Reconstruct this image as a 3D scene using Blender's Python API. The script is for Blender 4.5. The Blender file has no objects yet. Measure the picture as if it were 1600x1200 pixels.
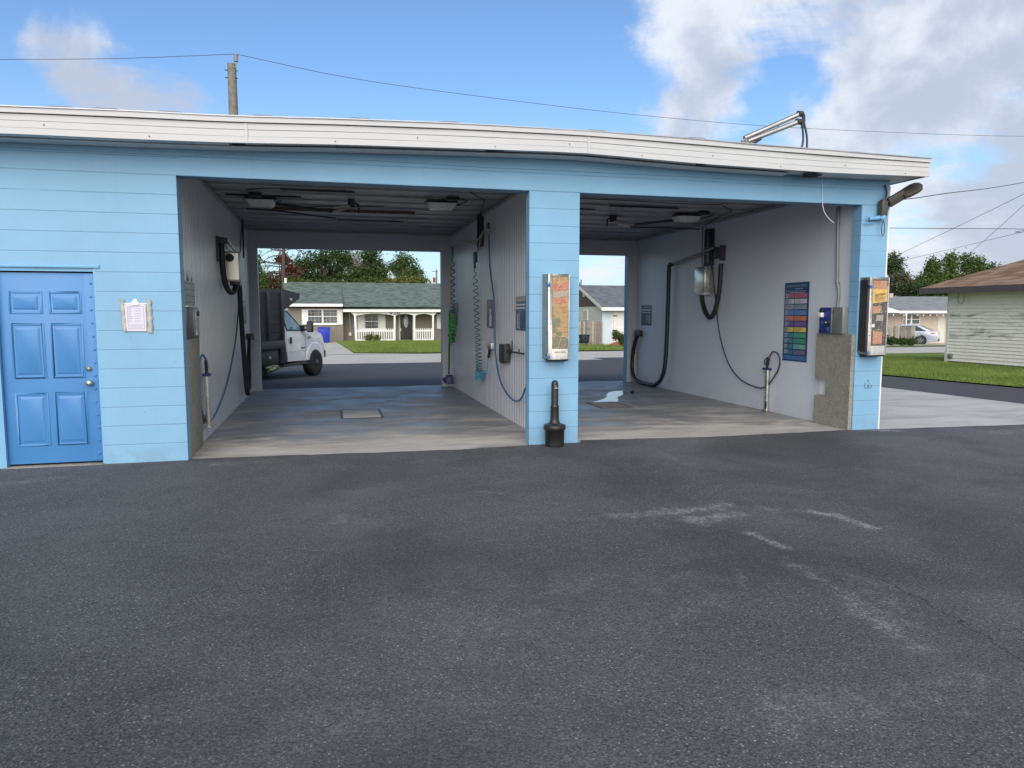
import bpy, bmesh, math, random
import numpy as np
from mathutils import Vector, Matrix, noise as mnoise
R = math.radians
SC = bpy.context.scene
COL = SC.collection

# ------------------------------------------------------------------ camera
CD, CH, CYAW, CPITCH, CF = 8.4418, 1.5999, 0.2468, -0.0966, 1133.98
CAMP = Vector((0, -CD, CH))
FW = Vector((math.sin(CYAW)*math.cos(CPITCH), math.cos(CYAW)*math.cos(CPITCH), math.sin(CPITCH)))
RT = Vector((math.cos(CYAW), -math.sin(CYAW), 0))
UP = RT.cross(FW)
cam = bpy.data.cameras.new('camera'); camo = bpy.data.objects.new('camera', cam); COL.objects.link(camo)
cam.sensor_width = 36; cam.lens = CF/1600*36; cam.clip_end = 3000; cam.clip_start = .05
M = Matrix((RT, UP, -FW)).transposed().to_4x4(); M.translation = CAMP
camo.matrix_world = M
SC.camera = camo
SC.render.resolution_x = 1024; SC.render.resolution_y = 768

def at(px, py, ax, val):
    """point of the surveyed photo pixel on the world plane ax=val"""
    v = FW + RT*((px-800)/CF) - UP*((py-600)/CF)
    i = 'xyz'.index(ax)
    t = (val-CAMP[i])/v[i]
    return CAMP + v*t
FH = Vector((math.sin(CYAW), math.cos(CYAW), 0))
def atd(px, py, D):
    """point of the pixel at horizontal distance D ahead"""
    v = FW + RT*((px-800)/CF) - UP*((py-600)/CF)
    return CAMP + v*(D/v.dot(FH))
def pdir(px, py):
    return (FW + RT*((px-800)/CF) - UP*((py-600)/CF)).normalized()

# ------------------------------------------------------------------ node helper
class NT:
    def __init__(s, tree): s.t = tree; s.n = tree.nodes; s.l = tree.links
    def new(s, typ, **kw):
        n = s.n.new(typ)
        ins = kw.pop('ins', {})
        for k, v in kw.items(): setattr(n, k, v)
        for k, v in ins.items(): s.set(n.inputs[k], v)
        return n
    def set(s, sock, v):
        if isinstance(v, bpy.types.NodeSocket): s.l.new(v, sock)
        elif isinstance(v, (tuple, list)) and len(v) == 3 and sock.type == 'RGBA': sock.default_value = (*v, 1)
        else: sock.default_value = v
    def math(s, op, a, b=None, c=None, clamp=False):
        n = s.n.new('ShaderNodeMath'); n.operation = op; n.use_clamp = clamp
        s.set(n.inputs[0], a)
        if b is not None: s.set(n.inputs[1], b)
        if c is not None: s.set(n.inputs[2], c)
        return n.outputs[0]
    def noise(s, vec, scale, detail=4, rough=.55, dist=0, dim='3D'):
        n = s.new('ShaderNodeTexNoise', noise_dimensions=dim, ins={'Scale': scale, 'Detail': detail, 'Roughness': rough, 'Distortion': dist})
        s.l.new(vec, n.inputs['Vector']); return n.outputs['Fac']
    def mapr(s, v, a, b, c=0, d=1, interp='SMOOTHSTEP'):
        n = s.new('ShaderNodeMapRange', interpolation_type=interp, ins={'Value': v, 'From Min': a, 'From Max': b, 'To Min': c, 'To Max': d})
        return n.outputs[0]
    def mix(s, f, a, b, bt='MIX'):
        n = s.n.new('ShaderNodeMix'); n.data_type = 'RGBA'; n.blend_type = bt
        s.set(n.inputs['Factor'], f); s.set(n.inputs[6], a); s.set(n.inputs[7], b)
        return n.outputs[2]
    def scale(s, vec, v3):
        n = s.n.new('ShaderNodeVectorMath'); n.operation = 'MULTIPLY'; s.l.new(vec, n.inputs[0]); n.inputs[1].default_value = v3
        return n.outputs[0]
    def sep(s, vec):
        n = s.n.new('ShaderNodeSeparateXYZ'); s.l.new(vec, n.inputs[0]); return n.outputs

# ------------------------------------------------------------------ world
W = bpy.data.worlds.new('World'); SC.world = W; W.use_nodes = True
SUN_EL, SUN_AZ = R(31), R(196)       # azimuth clockwise from +Y
wt = NT(W.node_tree); wt.n.clear()
sky = wt.new('ShaderNodeTexSky', sky_type='NISHITA', sun_disc=False, sun_elevation=SUN_EL, sun_rotation=SUN_AZ)
sky.air_density = 1.0; sky.dust_density = 0.6; sky.ozone_density = 2.0; sky.altitude = 0
geo = wt.new('ShaderNodeTexCoord').outputs['Generated']
d = wt.sep(geo)
zz = wt.math('MAXIMUM', wt.math('ADD', d[2], .12), .03)
cmb = wt.new('ShaderNodeCombineXYZ')
wt.l.new(wt.math('DIVIDE', d[0], zz), cmb.inputs[0]); wt.l.new(wt.math('DIVIDE', d[1], zz), cmb.inputs[1])
cv = cmb.outputs[0]
n1 = wt.noise(cv, 2.0, 9, .60, .35)
n2 = wt.noise(geo, 7.5, 9, .62, .3)
field = wt.math('ADD', wt.math('MULTIPLY', n1, .65), wt.math('MULTIPLY', n2, .65)); field = wt.math('SUBTRACT', field, .15)
def blob(px, py, cos_r, amp, soft=.02):
    dv = pdir(px, py)
    n = wt.n.new('ShaderNodeVectorMath'); n.operation = 'DOT_PRODUCT'; wt.l.new(geo, n.inputs[0]); n.inputs[1].default_value = dv
    return wt.mapr(n.outputs['Value'], math.cos(R(cos_r)), math.cos(R(cos_r*.25)), 0, amp)
bias = None
for b in [(1340, 110, 18, .11), (1560, 200, 14, .05), (1030, 90, 9, .12), (1700, 0, 24, .15), (195, 135, 8, .27), (255, 155, 4.5, .12), (625, 5, 4.5, .20),
          (1560, 385, 5.5, .20), (1420, 345, 4, .10), (40, 30, 6, .04), (1020, 470, 8, .05),
          (740, 130, 17, -.30), (400, 40, 12, -.26), (20, 180, 4, -.12), (100, 0, 12, -.10), (1235, 165, 4.6, -.17), (1170, 190, 3, -.12), (1470, 300, 6, -.19), (-300, 200, 14, -.15)]:
    o = blob(*b); bias = o if bias is None else wt.math('ADD', bias, o)
# unseen cloud added behind the camera to light the facade and offset the blue
back = wt.mapr(d[1], .1, -.8, 0, .16)
dens = wt.math('ADD', wt.math('ADD', field, bias), back)
cm = wt.mapr(dens, .485, .71)
def shifted(dx, dy, dz):
    n = wt.n.new('ShaderNodeVectorMath'); n.operation = 'ADD'; wt.l.new(geo, n.inputs[0]); n.inputs[1].default_value = (dx, dy, dz); return n.outputs[0]
rel = wt.math('SUBTRACT', wt.noise(geo, 7.5, 9, .62, .3), wt.noise(shifted(-.012, -.018, .022), 7.5, 9, .62, .3))
rel2 = wt.math('SUBTRACT', wt.noise(geo, 3.2, 5, .5, .2), wt.noise(shifted(-.03, -.04, .05), 3.2, 5, .5, .2))
rel = wt.math('ADD', wt.math('MULTIPLY', rel, -.5), wt.math('MULTIPLY', rel2, -.7))
shade = wt.mapr(wt.math('ADD', rel, wt.math('ADD', wt.math('MULTIPLY', wt.noise(geo, 2.6, 4, .5, .3), .5), wt.math('MULTIPLY', dens, .36))), .36, .58)
ccol = wt.mix(shade, (6.2, 6.4, 6.9), (3.8, 4.15, 5.0))
lit = wt.mapr(d[1], .25, -.75)
ccol = wt.mix(lit, ccol, wt.mix(shade, (12.5, 11.6, 10.6), (8.0, 7.6, 7.2)))  # clouds out of view made brighter and warmer, as fill light for the facade
hz = wt.mapr(d[2], .0, .30, .62, 0)
skyc = wt.mix(1.0, sky.outputs[0], (.86, 1.03, 1.20), 'MULTIPLY')
skyc = wt.mix(hz, skyc, (4.0, 5.2, 5.9))
cc = wt.mix(wt.math('MULTIPLY', cm, .93), skyc, ccol)
bg = wt.new('ShaderNodeBackground', ins={'Color': cc, 'Strength': .086})
wo = wt.new('ShaderNodeOutputWorld'); wt.l.new(bg.outputs[0], wo.inputs[0])

# ------------------------------------------------------------------ sun
sl = bpy.data.lights.new('sun', 'SUN'); sl.energy = 2.0; sl.angle = R(64); sl.color = (1, .93, .85)
so = bpy.data.objects.new('sun', sl); COL.objects.link(so)
sd = Vector((math.sin(SUN_AZ)*math.cos(SUN_EL), math.cos(SUN_AZ)*math.cos(SUN_EL), math.sin(SUN_EL)))
so.rotation_euler = sd.to_track_quat('Z', 'Y').to_euler(); so.location = (0, -20, 30)
SC.view_settings.view_transform = 'Standard'; SC.view_settings.look = 'None'
SC.view_settings.gamma = 1; SC.view_settings.use_curve_mapping = False
SC.view_settings.exposure = 0.76
SC.render.engine = 'CYCLES'
SC.cycles.max_bounces = 8; SC.cycles.diffuse_bounces = 5

# ------------------------------------------------------------------ materials
MATS = {}
def base(name):
    m = bpy.data.materials.new(name); m.use_nodes = True
    t = NT(m.node_tree); p = t.n['Principled BSDF']
    MATS[name] = m
    return m, t, p
def pm(name, col, rough=.6, metal=0, var=.12, vs=3, bump=0, bs=60, coat=0, spec=.5, dirt=None, ds=1.5, da=.4, trans=0):
    m, t, p = base(name)
    oc = t.new('ShaderNodeTexCoord').outputs['Object']
    nz = t.noise(oc, vs, 6, .6)
    lo = tuple(c*(1-var) for c in col); hi = tuple(min(1, c*(1+var)) for c in col)
    c = t.mix(t.mapr(nz, .3, .7, interp='LINEAR'), lo, hi)
    if dirt:
        c = t.mix(t.math('MULTIPLY', t.mapr(t.noise(oc, ds, 8, .65, .3), .5, .72), da), c, dirt)
    t.set(p.inputs['Base Color'], c)
    t.set(p.inputs['Roughness'], t.mapr(nz, .3, .7, max(0, rough-.07), min(1, rough+.07), 'LINEAR'))
    p.inputs['Metallic'].default_value = metal
    p.inputs['Specular IOR Level'].default_value = spec
    p.inputs['Coat Weight'].default_value = coat
    p.inputs['Transmission Weight'].default_value = trans
    if bump:
        b = t.new('ShaderNodeBump', ins={'Strength': bump, 'Distance': .01, 'Height': t.noise(oc, bs, 4, .6)})
        t.l.new(b.outputs[0], p.inputs['Normal'])
    return m

def block_mat(name, col, joints=True):
    m, t, p = base(name)
    oc = t.new('ShaderNodeTexCoord').outputs['Object']; s = t.sep(oc)
    z = t.math('ADD', s[2], t.math('MULTIPLY', t.math('SUBTRACT', t.noise(t.scale(oc, (2, 2, 6)), 1.7, 5, .7), .5), .007))
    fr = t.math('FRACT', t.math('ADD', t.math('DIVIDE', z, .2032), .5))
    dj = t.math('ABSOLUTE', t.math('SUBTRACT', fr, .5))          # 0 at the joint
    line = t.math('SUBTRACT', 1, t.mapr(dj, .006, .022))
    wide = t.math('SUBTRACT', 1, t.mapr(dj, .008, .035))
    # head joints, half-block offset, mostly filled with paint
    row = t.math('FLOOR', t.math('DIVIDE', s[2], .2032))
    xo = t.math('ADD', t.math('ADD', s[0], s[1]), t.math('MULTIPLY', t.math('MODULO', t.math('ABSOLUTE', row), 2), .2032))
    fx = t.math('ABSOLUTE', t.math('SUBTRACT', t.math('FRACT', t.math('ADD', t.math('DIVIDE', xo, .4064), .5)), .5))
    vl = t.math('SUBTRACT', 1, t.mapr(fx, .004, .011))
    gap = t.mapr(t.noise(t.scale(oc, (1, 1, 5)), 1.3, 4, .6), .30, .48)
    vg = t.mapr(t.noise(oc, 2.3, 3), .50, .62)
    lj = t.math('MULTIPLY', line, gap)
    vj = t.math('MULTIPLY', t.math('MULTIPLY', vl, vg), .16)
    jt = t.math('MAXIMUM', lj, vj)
    nz = t.noise(oc, 1.1, 7, .6)
    c = t.mix(t.mapr(nz, .3, .7, interp='LINEAR'), tuple(x*.93 for x in col), tuple(min(1, x*1.06) for x in col))
    # grime spots and chips
    sp = t.mapr(t.noise(oc, 19, 3, .5), .71, .75)
    c = t.mix(t.math('MULTIPLY', sp, .5), c, tuple(x*.45 for x in col))
    dz = t.math('MULTIPLY', t.mapr(s[2], .28, .0), t.mapr(t.noise(oc, 5, 6, .7), .42, .62))
    c = t.mix(t.math('MULTIPLY', dz, .25), c, (.16, .17, .17))
    stre = t.mapr(t.noise(t.scale(oc, (5, 5, .35)), 1.5, 5, .6), .55, .75)
    c = t.mix(t.math('MULTIPLY', stre, .2), c, (.20, .30, .36))
    if joints: c = t.mix(t.math('MULTIPLY', jt, .38), c, (.045, .09, .14))  # joint lines darkened in the colour to stand for groove shadow
    t.set(p.inputs['Base Color'], c); p.inputs['Roughness'].default_value = .55
    h = t.math('SUBTRACT', t.math('MULTIPLY', t.noise(oc, 55, 5, .65), .20), t.math('MULTIPLY', t.math('MAXIMUM', t.math('MULTIPLY', wide, t.math('ADD', t.math('MULTIPLY', gap, .7), .3)), vj), .9 if joints else 0))
    h = t.math('ADD', h, t.math('MULTIPLY', t.noise(oc, 9, 3), .25))
    b = t.new('ShaderNodeBump', ins={'Strength': .55, 'Distance': .006, 'Height': h}); t.l.new(b.outputs[0], p.inputs['Normal'])
    return m

def panel_mat(name, col, rib=.1, amp=.35, rough=.3, axis=1):
    """ribbed PVC liner board"""
    m, t, p = base(name)
    oc = t.new('ShaderNodeTexCoord').outputs['Object']; s = t.sep(oc)
    f = t.math('ABSOLUTE', t.math('SUBTRACT', t.math('FRACT', t.math('DIVIDE', s[axis], rib)), .5))
    g = t.mapr(f, .475, .495)
    nz = t.noise(t.scale(oc, (1, 1, .5)), 1.6, 6, .6)
    c = t.mix(t.mapr(nz, .3, .7, interp='LINEAR'), tuple(x*.975 for x in col), tuple(min(1, x*1.015) for x in col))
    c = t.mix(t.math('MULTIPLY', g, .30 if amp > .5 else .04), c, (.22, .22, .22))
    low = t.math('MULTIPLY', t.mapr(s[2], .35, .0), t.mapr(t.noise(oc, 3, 6, .7), .4, .65))
    c = t.mix(t.math('MULTIPLY', low, .18), c, (.30, .29, .26))
    t.set(p.inputs['Base Color'], c)
    t.set(p.inputs['Roughness'], t.mapr(nz, .3, .7, rough-.02, rough+.03, 'LINEAR'))
    h = t.math('ADD', t.math('MULTIPLY', g, -amp), t.math('ADD', t.math('MULTIPLY', t.math('COSINE', t.math('MULTIPLY', s[axis], 2*math.pi*3/rib)), (.5 if amp > .5 else .0)), t.math('MULTIPLY', t.noise(t.scale(oc, (1, 1, .3)), 1.2, 1), .25)))
    b = t.new('ShaderNodeBump', ins={'Strength': .9 if amp > .5 else .5, 'Distance': .012, 'Height': h}); t.l.new(b.outputs[0], p.inputs['Normal'])
    return m

def asphalt_mat(name, lo, hi, speck=.5, worn=True):
    m, t, p = base(name)
    oc = t.new('ShaderNodeTexCoord').outputs['Object']
    s = t.sep(oc)
    c = t.mix(t.mapr(t.noise(oc, .38, 7, .62, .5), .36, .64, interp='LINEAR'), lo, hi)
    c = t.mix(t.math('MULTIPLY', t.mapr(t.noise(oc, 1.7, 6, .65), .35, .7), .3), c, tuple(x*.72 for x in lo))
    fine = t.noise(oc, 95, 3, .7)
    c = t.mix(t.mapr(fine, .34, .66, interp='LINEAR'), t.mix(.62, c, (.012, .012, .014)), t.mix(.38, c, (.20, .20, .205)))
    v3 = t.new('ShaderNodeTexVoronoi', feature='F1', ins={'Scale': 120.0}); t.l.new(oc, v3.inputs['Vector']); r3v = t.sep(v3.outputs['Color'])
    st3 = t.math('MULTIPLY', t.math('SUBTRACT', 1, t.mapr(v3.outputs['Distance'], .25, .5)), t.mapr(r3v[0], .55, .75))
    c = t.mix(t.math('MULTIPLY', st3, speck*.55), c, (.24, .24, .245))
    v = t.new('ShaderNodeTexVoronoi', feature='F1', ins={'Scale': 62.0}); t.l.new(oc, v.inputs['Vector'])
    rnd = t.sep(v.outputs['Color'])
    st = t.math('MULTIPLY', t.math('SUBTRACT', 1, t.mapr(v.outputs['Distance'], .15, .40)), t.mapr(rnd[0], .62, .85))
    st = t.math('MULTIPLY', st, t.mapr(t.noise(oc, .8, 5, .6), .3, .62, .25, 1))
    c = t.mix(t.math('MULTIPLY', st, speck*.8), c, t.mix(rnd[1], (.18, .18, .18), (.52, .52, .53)))
    v2 = t.new('ShaderNodeTexVoronoi', feature='F1', ins={'Scale': 3.3}); t.l.new(oc, v2.inputs['Vector'])
    r2 = t.sep(v2.outputs['Color'])
    leaf = t.math('MULTIPLY', t.math('SUBTRACT', 1, t.mapr(v2.outputs['Distance'], .018, .035)), t.mapr(r2[2], .6, .65))
    c = t.mix(t.math('MULTIPLY', leaf, .7), c, (.45, .42, .36))
    if worn:
        # worn, whitish scraped patches where they lie in the lot
        def spot(x, y, rx, ry, a, ang=0):
            ca, sa = math.cos(ang), math.sin(ang)
            dx = t.math('SUBTRACT', s[0], x); dy = t.math('SUBTRACT', s[1], y)
            u = t.math('DIVIDE', t.math('ADD', t.math('MULTIPLY', dx, ca), t.math('MULTIPLY', dy, sa)), rx)
            w = t.math('DIVIDE', t.math('SUBTRACT', t.math('MULTIPLY', dy, ca), t.math('MULTIPLY', dx, sa)), ry)
            return t.math('MULTIPLY', t.mapr(t.math('ADD', t.math('MULTIPLY', u, u), t.math('MULTIPLY', w, w)), 1, 0), a)
        acc = None
        warp = t.noise(oc, 2.6, 7, .72, .6)
        def seg(p0, p1, w, a):
            A, B = at(p0[0], p0[1], 'z', 0), at(p1[0], p1[1], 'z', 0); L = (B-A).length; u = (B-A)/L
            dx = t.math('SUBTRACT', s[0], A.x); dy = t.math('SUBTRACT', s[1], A.y)
            al = t.math('ADD', t.math('MULTIPLY', dx, u.x), t.math('MULTIPLY', dy, u.y)); ac = t.math('SUBTRACT', t.math('MULTIPLY', dy, u.x), t.math('MULTIPLY', dx, u.y))
            ex = t.math('SUBTRACT', al, t.math('MINIMUM', t.math('MAXIMUM', al, 0), L))
            dd = t.math('SQRT', t.math('ADD', t.math('MULTIPLY', ex, ex), t.math('MULTIPLY', ac, ac)))
            dd = t.math('ADD', dd, t.math('MULTIPLY', t.math('SUBTRACT', warp, .5), w*4.5))
            return t.math('MULTIPLY', t.mapr(dd, w*1.35, 0), a)
        acc = None
        for path, w, a in [([(1248, 888), (1300, 918), (1350, 952), (1392, 990), (1432, 1008)], .10, .62), ([(1172, 836), (1232, 858)], .07, .9), ([(1035, 803), (1098, 797), (1140, 789)], .13, .8),
                           ([(1080, 812), (1150, 806)], .16, .7), ([(1268, 801), (1310, 807), (1362, 826)], .07, .9), ([(960, 808), (1040, 806)], .09, .55), ([(1195, 795), (1250, 800)], .10, .5),
                           ([(820, 812), (930, 812)], .08, .35), ([(1190, 1132), (1330, 1108), (1480, 1084), (1620, 1052)], .16, .34), ([(1150, 890), (1165, 925)], .05, .45), ([(1340, 900), (1400, 960)], .22, .35), ([(748, 769), (786, 772)], .03, .9),
                           ([(1030, 708), (1090, 732)], .10, .4), ([(100, 722), (260, 718)], .16, .5), ([(0, 758), (90, 748)], .14, .4), ([(330, 727), (420, 722)], .12, .4), ([(535, 812), (600, 818)], .18, .35),
                           ([(1340, 672), (1400, 673)], .14, .8), ([(1090, 690), (1180, 692)], .22, .3), ([(1560, 676), (1640, 672)], .3, .5), ([(780, 722), (810, 716)], .05, .6), ([(900, 940), (1060, 925)], .5, .28), ([(660, 930), (780, 1000)], .35, .16), ([(420, 1160), (540, 1130)], .22, .22)]:
            for p0, p1 in zip(path[:-1], path[1:]):
                o = seg(p0, p1, w, a); acc = o if acc is None else t.math('MAXIMUM', acc, o)
        wn = t.math('ADD', t.math('MULTIPLY', t.noise(oc, 8, 7, .78, .4), .55), t.math('MULTIPLY', t.noise(oc, 70, 3, .7), .58))
        wear = t.math('MULTIPLY', t.mapr(t.math('ADD', wn, t.math('MULTIPLY', acc, .07)), .585, .69), t.math('MULTIPLY', t.math('MINIMUM', acc, 1), .95))
        c = t.mix(t.math('MULTIPLY', acc, .13), c, (.20, .20, .20))
        c = t.mix(t.math('MULTIPLY', wear, .95), c, (.34, .345, .345))
        dk = t.mapr(t.noise(oc, .55, 6, .6, .6), .46, .62)
        c = t.mix(t.math('MULTIPLY', dk, .35), c, tuple(x*.62 for x in lo))
        # hairline crack running away to the right corner
        a1 = at(1340, 885, 'z', 0); a2 = at(1600, 1030, 'z', 0)
        dxv = (a2-a1).normalized(); nv = Vector((-dxv.y, dxv.x))
        wob = t.math('MULTIPLY', t.math('SUBTRACT', t.noise(oc, 2.1, 8, .7), .5), .32)
        dist = t.math('ABSOLUTE', t.math('ADD', t.math('ADD', t.math('MULTIPLY', t.math('SUBTRACT', s[0], a1.x), nv.x), t.math('MULTIPLY', t.math('SUBTRACT', s[1], a1.y), nv.y)), wob))
        along = t.math('ADD', t.math('MULTIPLY', t.math('SUBTRACT', s[0], a1.x), dxv.x), t.math('MULTIPLY', t.math('SUBTRACT', s[1], a1.y), dxv.y))
        ck = t.math('MULTIPLY', t.math('SUBTRACT', 1, t.mapr(dist, .003, .008)), t.mapr(along, -.5, .2))
        c = t.mix(t.math('MULTIPLY', ck, .6), c, (.008, .008, .009))
    t.set(p.inputs['Base Color'], c); p.inputs['Roughness'].default_value = .82; p.inputs['Specular IOR Level'].default_value = .35
    h = t.math('ADD', t.math('MULTIPLY', fine, .6), t.math('MULTIPLY', t.math('SUBTRACT', 1, v.outputs['Distance']), .6))
    b = t.new('ShaderNodeBump', ins={'Strength': .7, 'Distance': .006, 'Height': h}); t.l.new(b.outputs[0], p.inputs['Normal'])
    return m

def concrete_mat(name, lo, hi, wet=False, joint=None):
    m, t, p = base(name)
    oc = t.new('ShaderNodeTexCoord').outputs['Object']; s = t.sep(oc)
    c = t.mix(t.mapr(t.noise(oc, .9, 8, .62, .4), .28, .72, interp='LINEAR'), lo, hi)
    c = t.mix(t.math('MULTIPLY', t.mapr(t.noise(t.scale(oc, (1, 3.5, 1)), .8, 7, .65, .6), .45, .68), .5), c, tuple(x*.55 for x in lo))
    c = t.mix(t.math('MULTIPLY', t.mapr(t.noise(oc, 45, 4, .6), .4, .75), .25), c, tuple(x*.6 for x in lo))
    rough = t.mapr(t.noise(oc, 2, 6, .6), .3, .7, .6, .85, 'LINEAR')
    if wet:
        # damp concrete with rust and stains; paler at the front edge, darker further in
        st = t.mapr(t.noise(t.scale(oc, (.6, 2.2, 1)), 1.3, 8, .68, .7), .42, .60)
        fr = t.mapr(s[1], 2.6, .3)
        c = t.mix(t.math('MULTIPLY', fr, .40), c, (.52, .50, .45))
        c = t.mix(t.math('MULTIPLY', st, t.mapr(s[1], -.2, 1.6, .22, .42)), c, (.14, .135, .13))
        rust = t.math('MULTIPLY', t.mapr(t.noise(t.scale(oc, (.7, 1.6, 1)), .9, 6, .6, .3), .52, .66), t.mapr(s[1], 5.0, 1.5))
        c = t.mix(t.math('MULTIPLY', rust, .18), c, (.24, .15, .09))
        dampn = t.math('ADD', t.noise(t.scale(oc, (.9, 1.6, 1)), 1.0, 8, .68, .8), t.mapr(s[1], .1, 1.5, -.12, .09))
        damp = t.mapr(dampn, .42, .68)
        c = t.mix(t.math('MULTIPLY', damp, .62), c, (.105, .108, .115))
        rough = t.math('MULTIPLY', rough, t.math('SUBTRACT', 1, t.math('MULTIPLY', damp, .42)))
    t.set(p.inputs['Base Color'], c); t.set(p.inputs['Roughness'], rough)
    b = t.new('ShaderNodeBump', ins={'Strength': .35, 'Distance': .004, 'Height': t.noise(oc, 40, 6, .7)}); t.l.new(b.outputs[0], p.inputs['Normal'])
    return m

def grass_mat(name, lo, hi, dry):
    m, t, p = base(name)
    oc = t.new('ShaderNodeTexCoord').outputs['Object']
    c = t.mix(t.mapr(t.noise(oc, .7, 7, .65), .3, .7, interp='LINEAR'), lo, hi)
    c = t.mix(t.math('MULTIPLY', t.mapr(t.noise(oc, 2.3, 6, .65, .3), .5, .68), .5), c, dry)
    c = t.mix(t.math('MULTIPLY', t.mapr(t.noise(oc, 30, 3, .6), .35, .7), .35), c, tuple(x*.4 for x in lo))
    t.set(p.inputs['Base Color'], c); p.inputs['Roughness'].default_value = .9; p.inputs['Specular IOR Level'].default_value = .15
    b = t.new('ShaderNodeBump', ins={'Strength': .9, 'Distance': .04, 'Height': t.noise(oc, 22, 5, .7)}); t.l.new(b.outputs[0], p.inputs['Normal'])
    return m

def leaf_mat(name, lo, hi, ns=1.0):
    m, t, p = base(name)
    oc = t.new('ShaderNodeTexCoord').outputs['Object']
    n1 = t.noise(oc, ns, 5, .6); n2 = t.noise(oc, 9, 2, .5)
    c = t.mix(t.mapr(t.math('ADD', t.math('MULTIPLY', n1, .55), t.math('MULTIPLY', n2, .45)), .35, .65, interp='LINEAR'), lo, hi)
    t.set(p.inputs['Base Color'], c); p.inputs['Roughness'].default_value = .6; p.inputs['Specular IOR Level'].default_value = .25
    tr = t.new('ShaderNodeBsdfTranslucent'); t.l.new(c, tr.inputs[0])
    mx = t.new('ShaderNodeMixShader', ins={0: .3}); t.l.new(p.outputs[0], mx.inputs[1]); t.l.new(tr.outputs[0], mx.inputs[2])
    t.l.new(mx.outputs[0], t.n['Material Output'].inputs[0])
    return m

def shingle_mat(name, lo, hi, axis=1, course=.14):
    """courses run along the roof; pattern carried by slope height"""
    m, t, p = base(name)
    oc = t.new('ShaderNodeTexCoord').outputs['Object']; s = t.sep(oc)
    r = t.math('DIVIDE', s[2], course*.42)
    row = t.math('FLOOR', r); fr = t.math('FRACT', r)
    cx = t.new('ShaderNodeCombineXYZ'); t.l.new(t.math('ADD', t.math('MULTIPLY', t.math('ADD', s[0], s[1]), 3.2), t.math('MULTIPLY', row, 7.31)), cx.inputs[0]); t.l.new(row, cx.inputs[1])
    w = t.new('ShaderNodeTexWhiteNoise', noise_dimensions='2D')
    fl = t.new('ShaderNodeVectorMath'); fl.operation = 'FLOOR'; t.l.new(cx.outputs[0], fl.inputs[0]); t.l.new(fl.outputs[0], w.inputs['Vector'])
    v = t.math('ADD', t.math('MULTIPLY', w.outputs['Value'], .6), t.math('MULTIPLY', t.noise(oc, 2.2, 6, .7), .4))
    c = t.mix(t.mapr(v, .15, .85, interp='LINEAR'), lo, hi)
    c = t.mix(t.math('MULTIPLY', t.mapr(fr, .82, 1), .55), c, tuple(x*.35 for x in lo))
    t.set(p.inputs['Base Color'], c); p.inputs['Roughness'].default_value = .92; p.inputs['Specular IOR Level'].default_value = .2
    b = t.new('ShaderNodeBump', ins={'Strength': .6, 'Distance': .03, 'Height': t.math('ADD', t.math('MULTIPLY', fr, -.6), t.math('MULTIPLY', t.noise(oc, 25, 4), .5))}); t.l.new(b.outputs[0], p.inputs['Normal'])
    return m

def siding_mat():
    m, t, p = base('mouldy_siding')
    oc = t.new('ShaderNodeTexCoord').outputs['Object']; s = t.sep(oc)
    c = t.mix(t.noise(oc, 1.5, 5), (.74, .69, .575), (.84, .79, .67))
    nz = t.noise(t.scale(oc, (.6, .6, 3.0)), 1.6, 9, .72, .4)
    band = t.math('MULTIPLY', t.mapr(s[2], .35, 1.15), t.mapr(s[2], 1.95, 1.5))
    side = t.mapr(s[1], 13.5, 3.5, .15, 1)
    mo = t.mapr(t.math('ADD', nz, t.math('MULTIPLY', t.math('MULTIPLY', band, side), .13)), .60, .76)
    c = t.mix(t.math('MULTIPLY', mo, .72), c, (.15, .16, .085))
    fr = t.math('FRACT', t.math('DIVIDE', s[2], .104))
    c = t.mix(t.math('MULTIPLY', t.mapr(t.noise(oc, 4, 6, .7), .45, .7), .14), c, (.36, .37, .25))
    t.set(p.inputs['Base Color'], c); p.inputs['Roughness'].default_value = .6
    return m

BLUE = (.19, .385, .565)
M_ = MATS
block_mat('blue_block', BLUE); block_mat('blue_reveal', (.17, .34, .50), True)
pm('blue_trim', (.16, .38, .60), .5, var=.08, bump=.15)
pm('door_blue', (.055, .21, .48), .42, var=.07, vs=1.3, bump=.06, bs=25, dirt=(.06, .2, .45), ds=2.5, da=.35)
pm('white_fascia', (.50, .512, .525), .5, var=.05, vs=1.2, dirt=(.45, .45, .43), ds=1.2, da=.25)
pm('soffit_white', (.68, .69, .69), .55, var=.08, dirt=(.3, .3, .3), da=.35)
pm('drip_metal', (.36, .38, .42), .4, .5, var=.2, vs=5)
pm('roof_felt', (.18, .18, .18), .9, var=.3, bump=.3)
panel_mat('liner_panel', (.69, .715, .77), .305, .9, .24, 1)
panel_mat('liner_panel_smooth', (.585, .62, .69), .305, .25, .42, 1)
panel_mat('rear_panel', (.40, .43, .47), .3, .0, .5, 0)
pm('ceiling_metal', (.32, .335, .355), .42, .15, var=.18, vs=2, dirt=(.13, .13, .13), ds=.8, da=.6)
pm('dark_gap', (.012, .013, .015), .9)
pm('wood_dark', (.10, .065, .04), .8, var=.4, vs=8)
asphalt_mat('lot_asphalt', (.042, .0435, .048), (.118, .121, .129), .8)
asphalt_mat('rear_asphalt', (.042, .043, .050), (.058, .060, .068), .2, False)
concrete_mat('bay_concrete', (.31, .308, .30), (.44, .435, .42), True)
concrete_mat('apron_concrete', (.41, .405, .385), (.53, .52, .495))
concrete_mat('street_concrete', (.46, .43, .37), (.60, .56, .49))
grass_mat('lawn_grass', (.13, .19, .04), (.20, .26, .06), (.30, .28, .11))
grass_mat('rough_ground', (.09, .12, .04), (.14, .16, .06), (.22, .19, .12))
leaf_mat('blade_green', (.13, .20, .035), (.28, .34, .09), .5)
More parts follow.
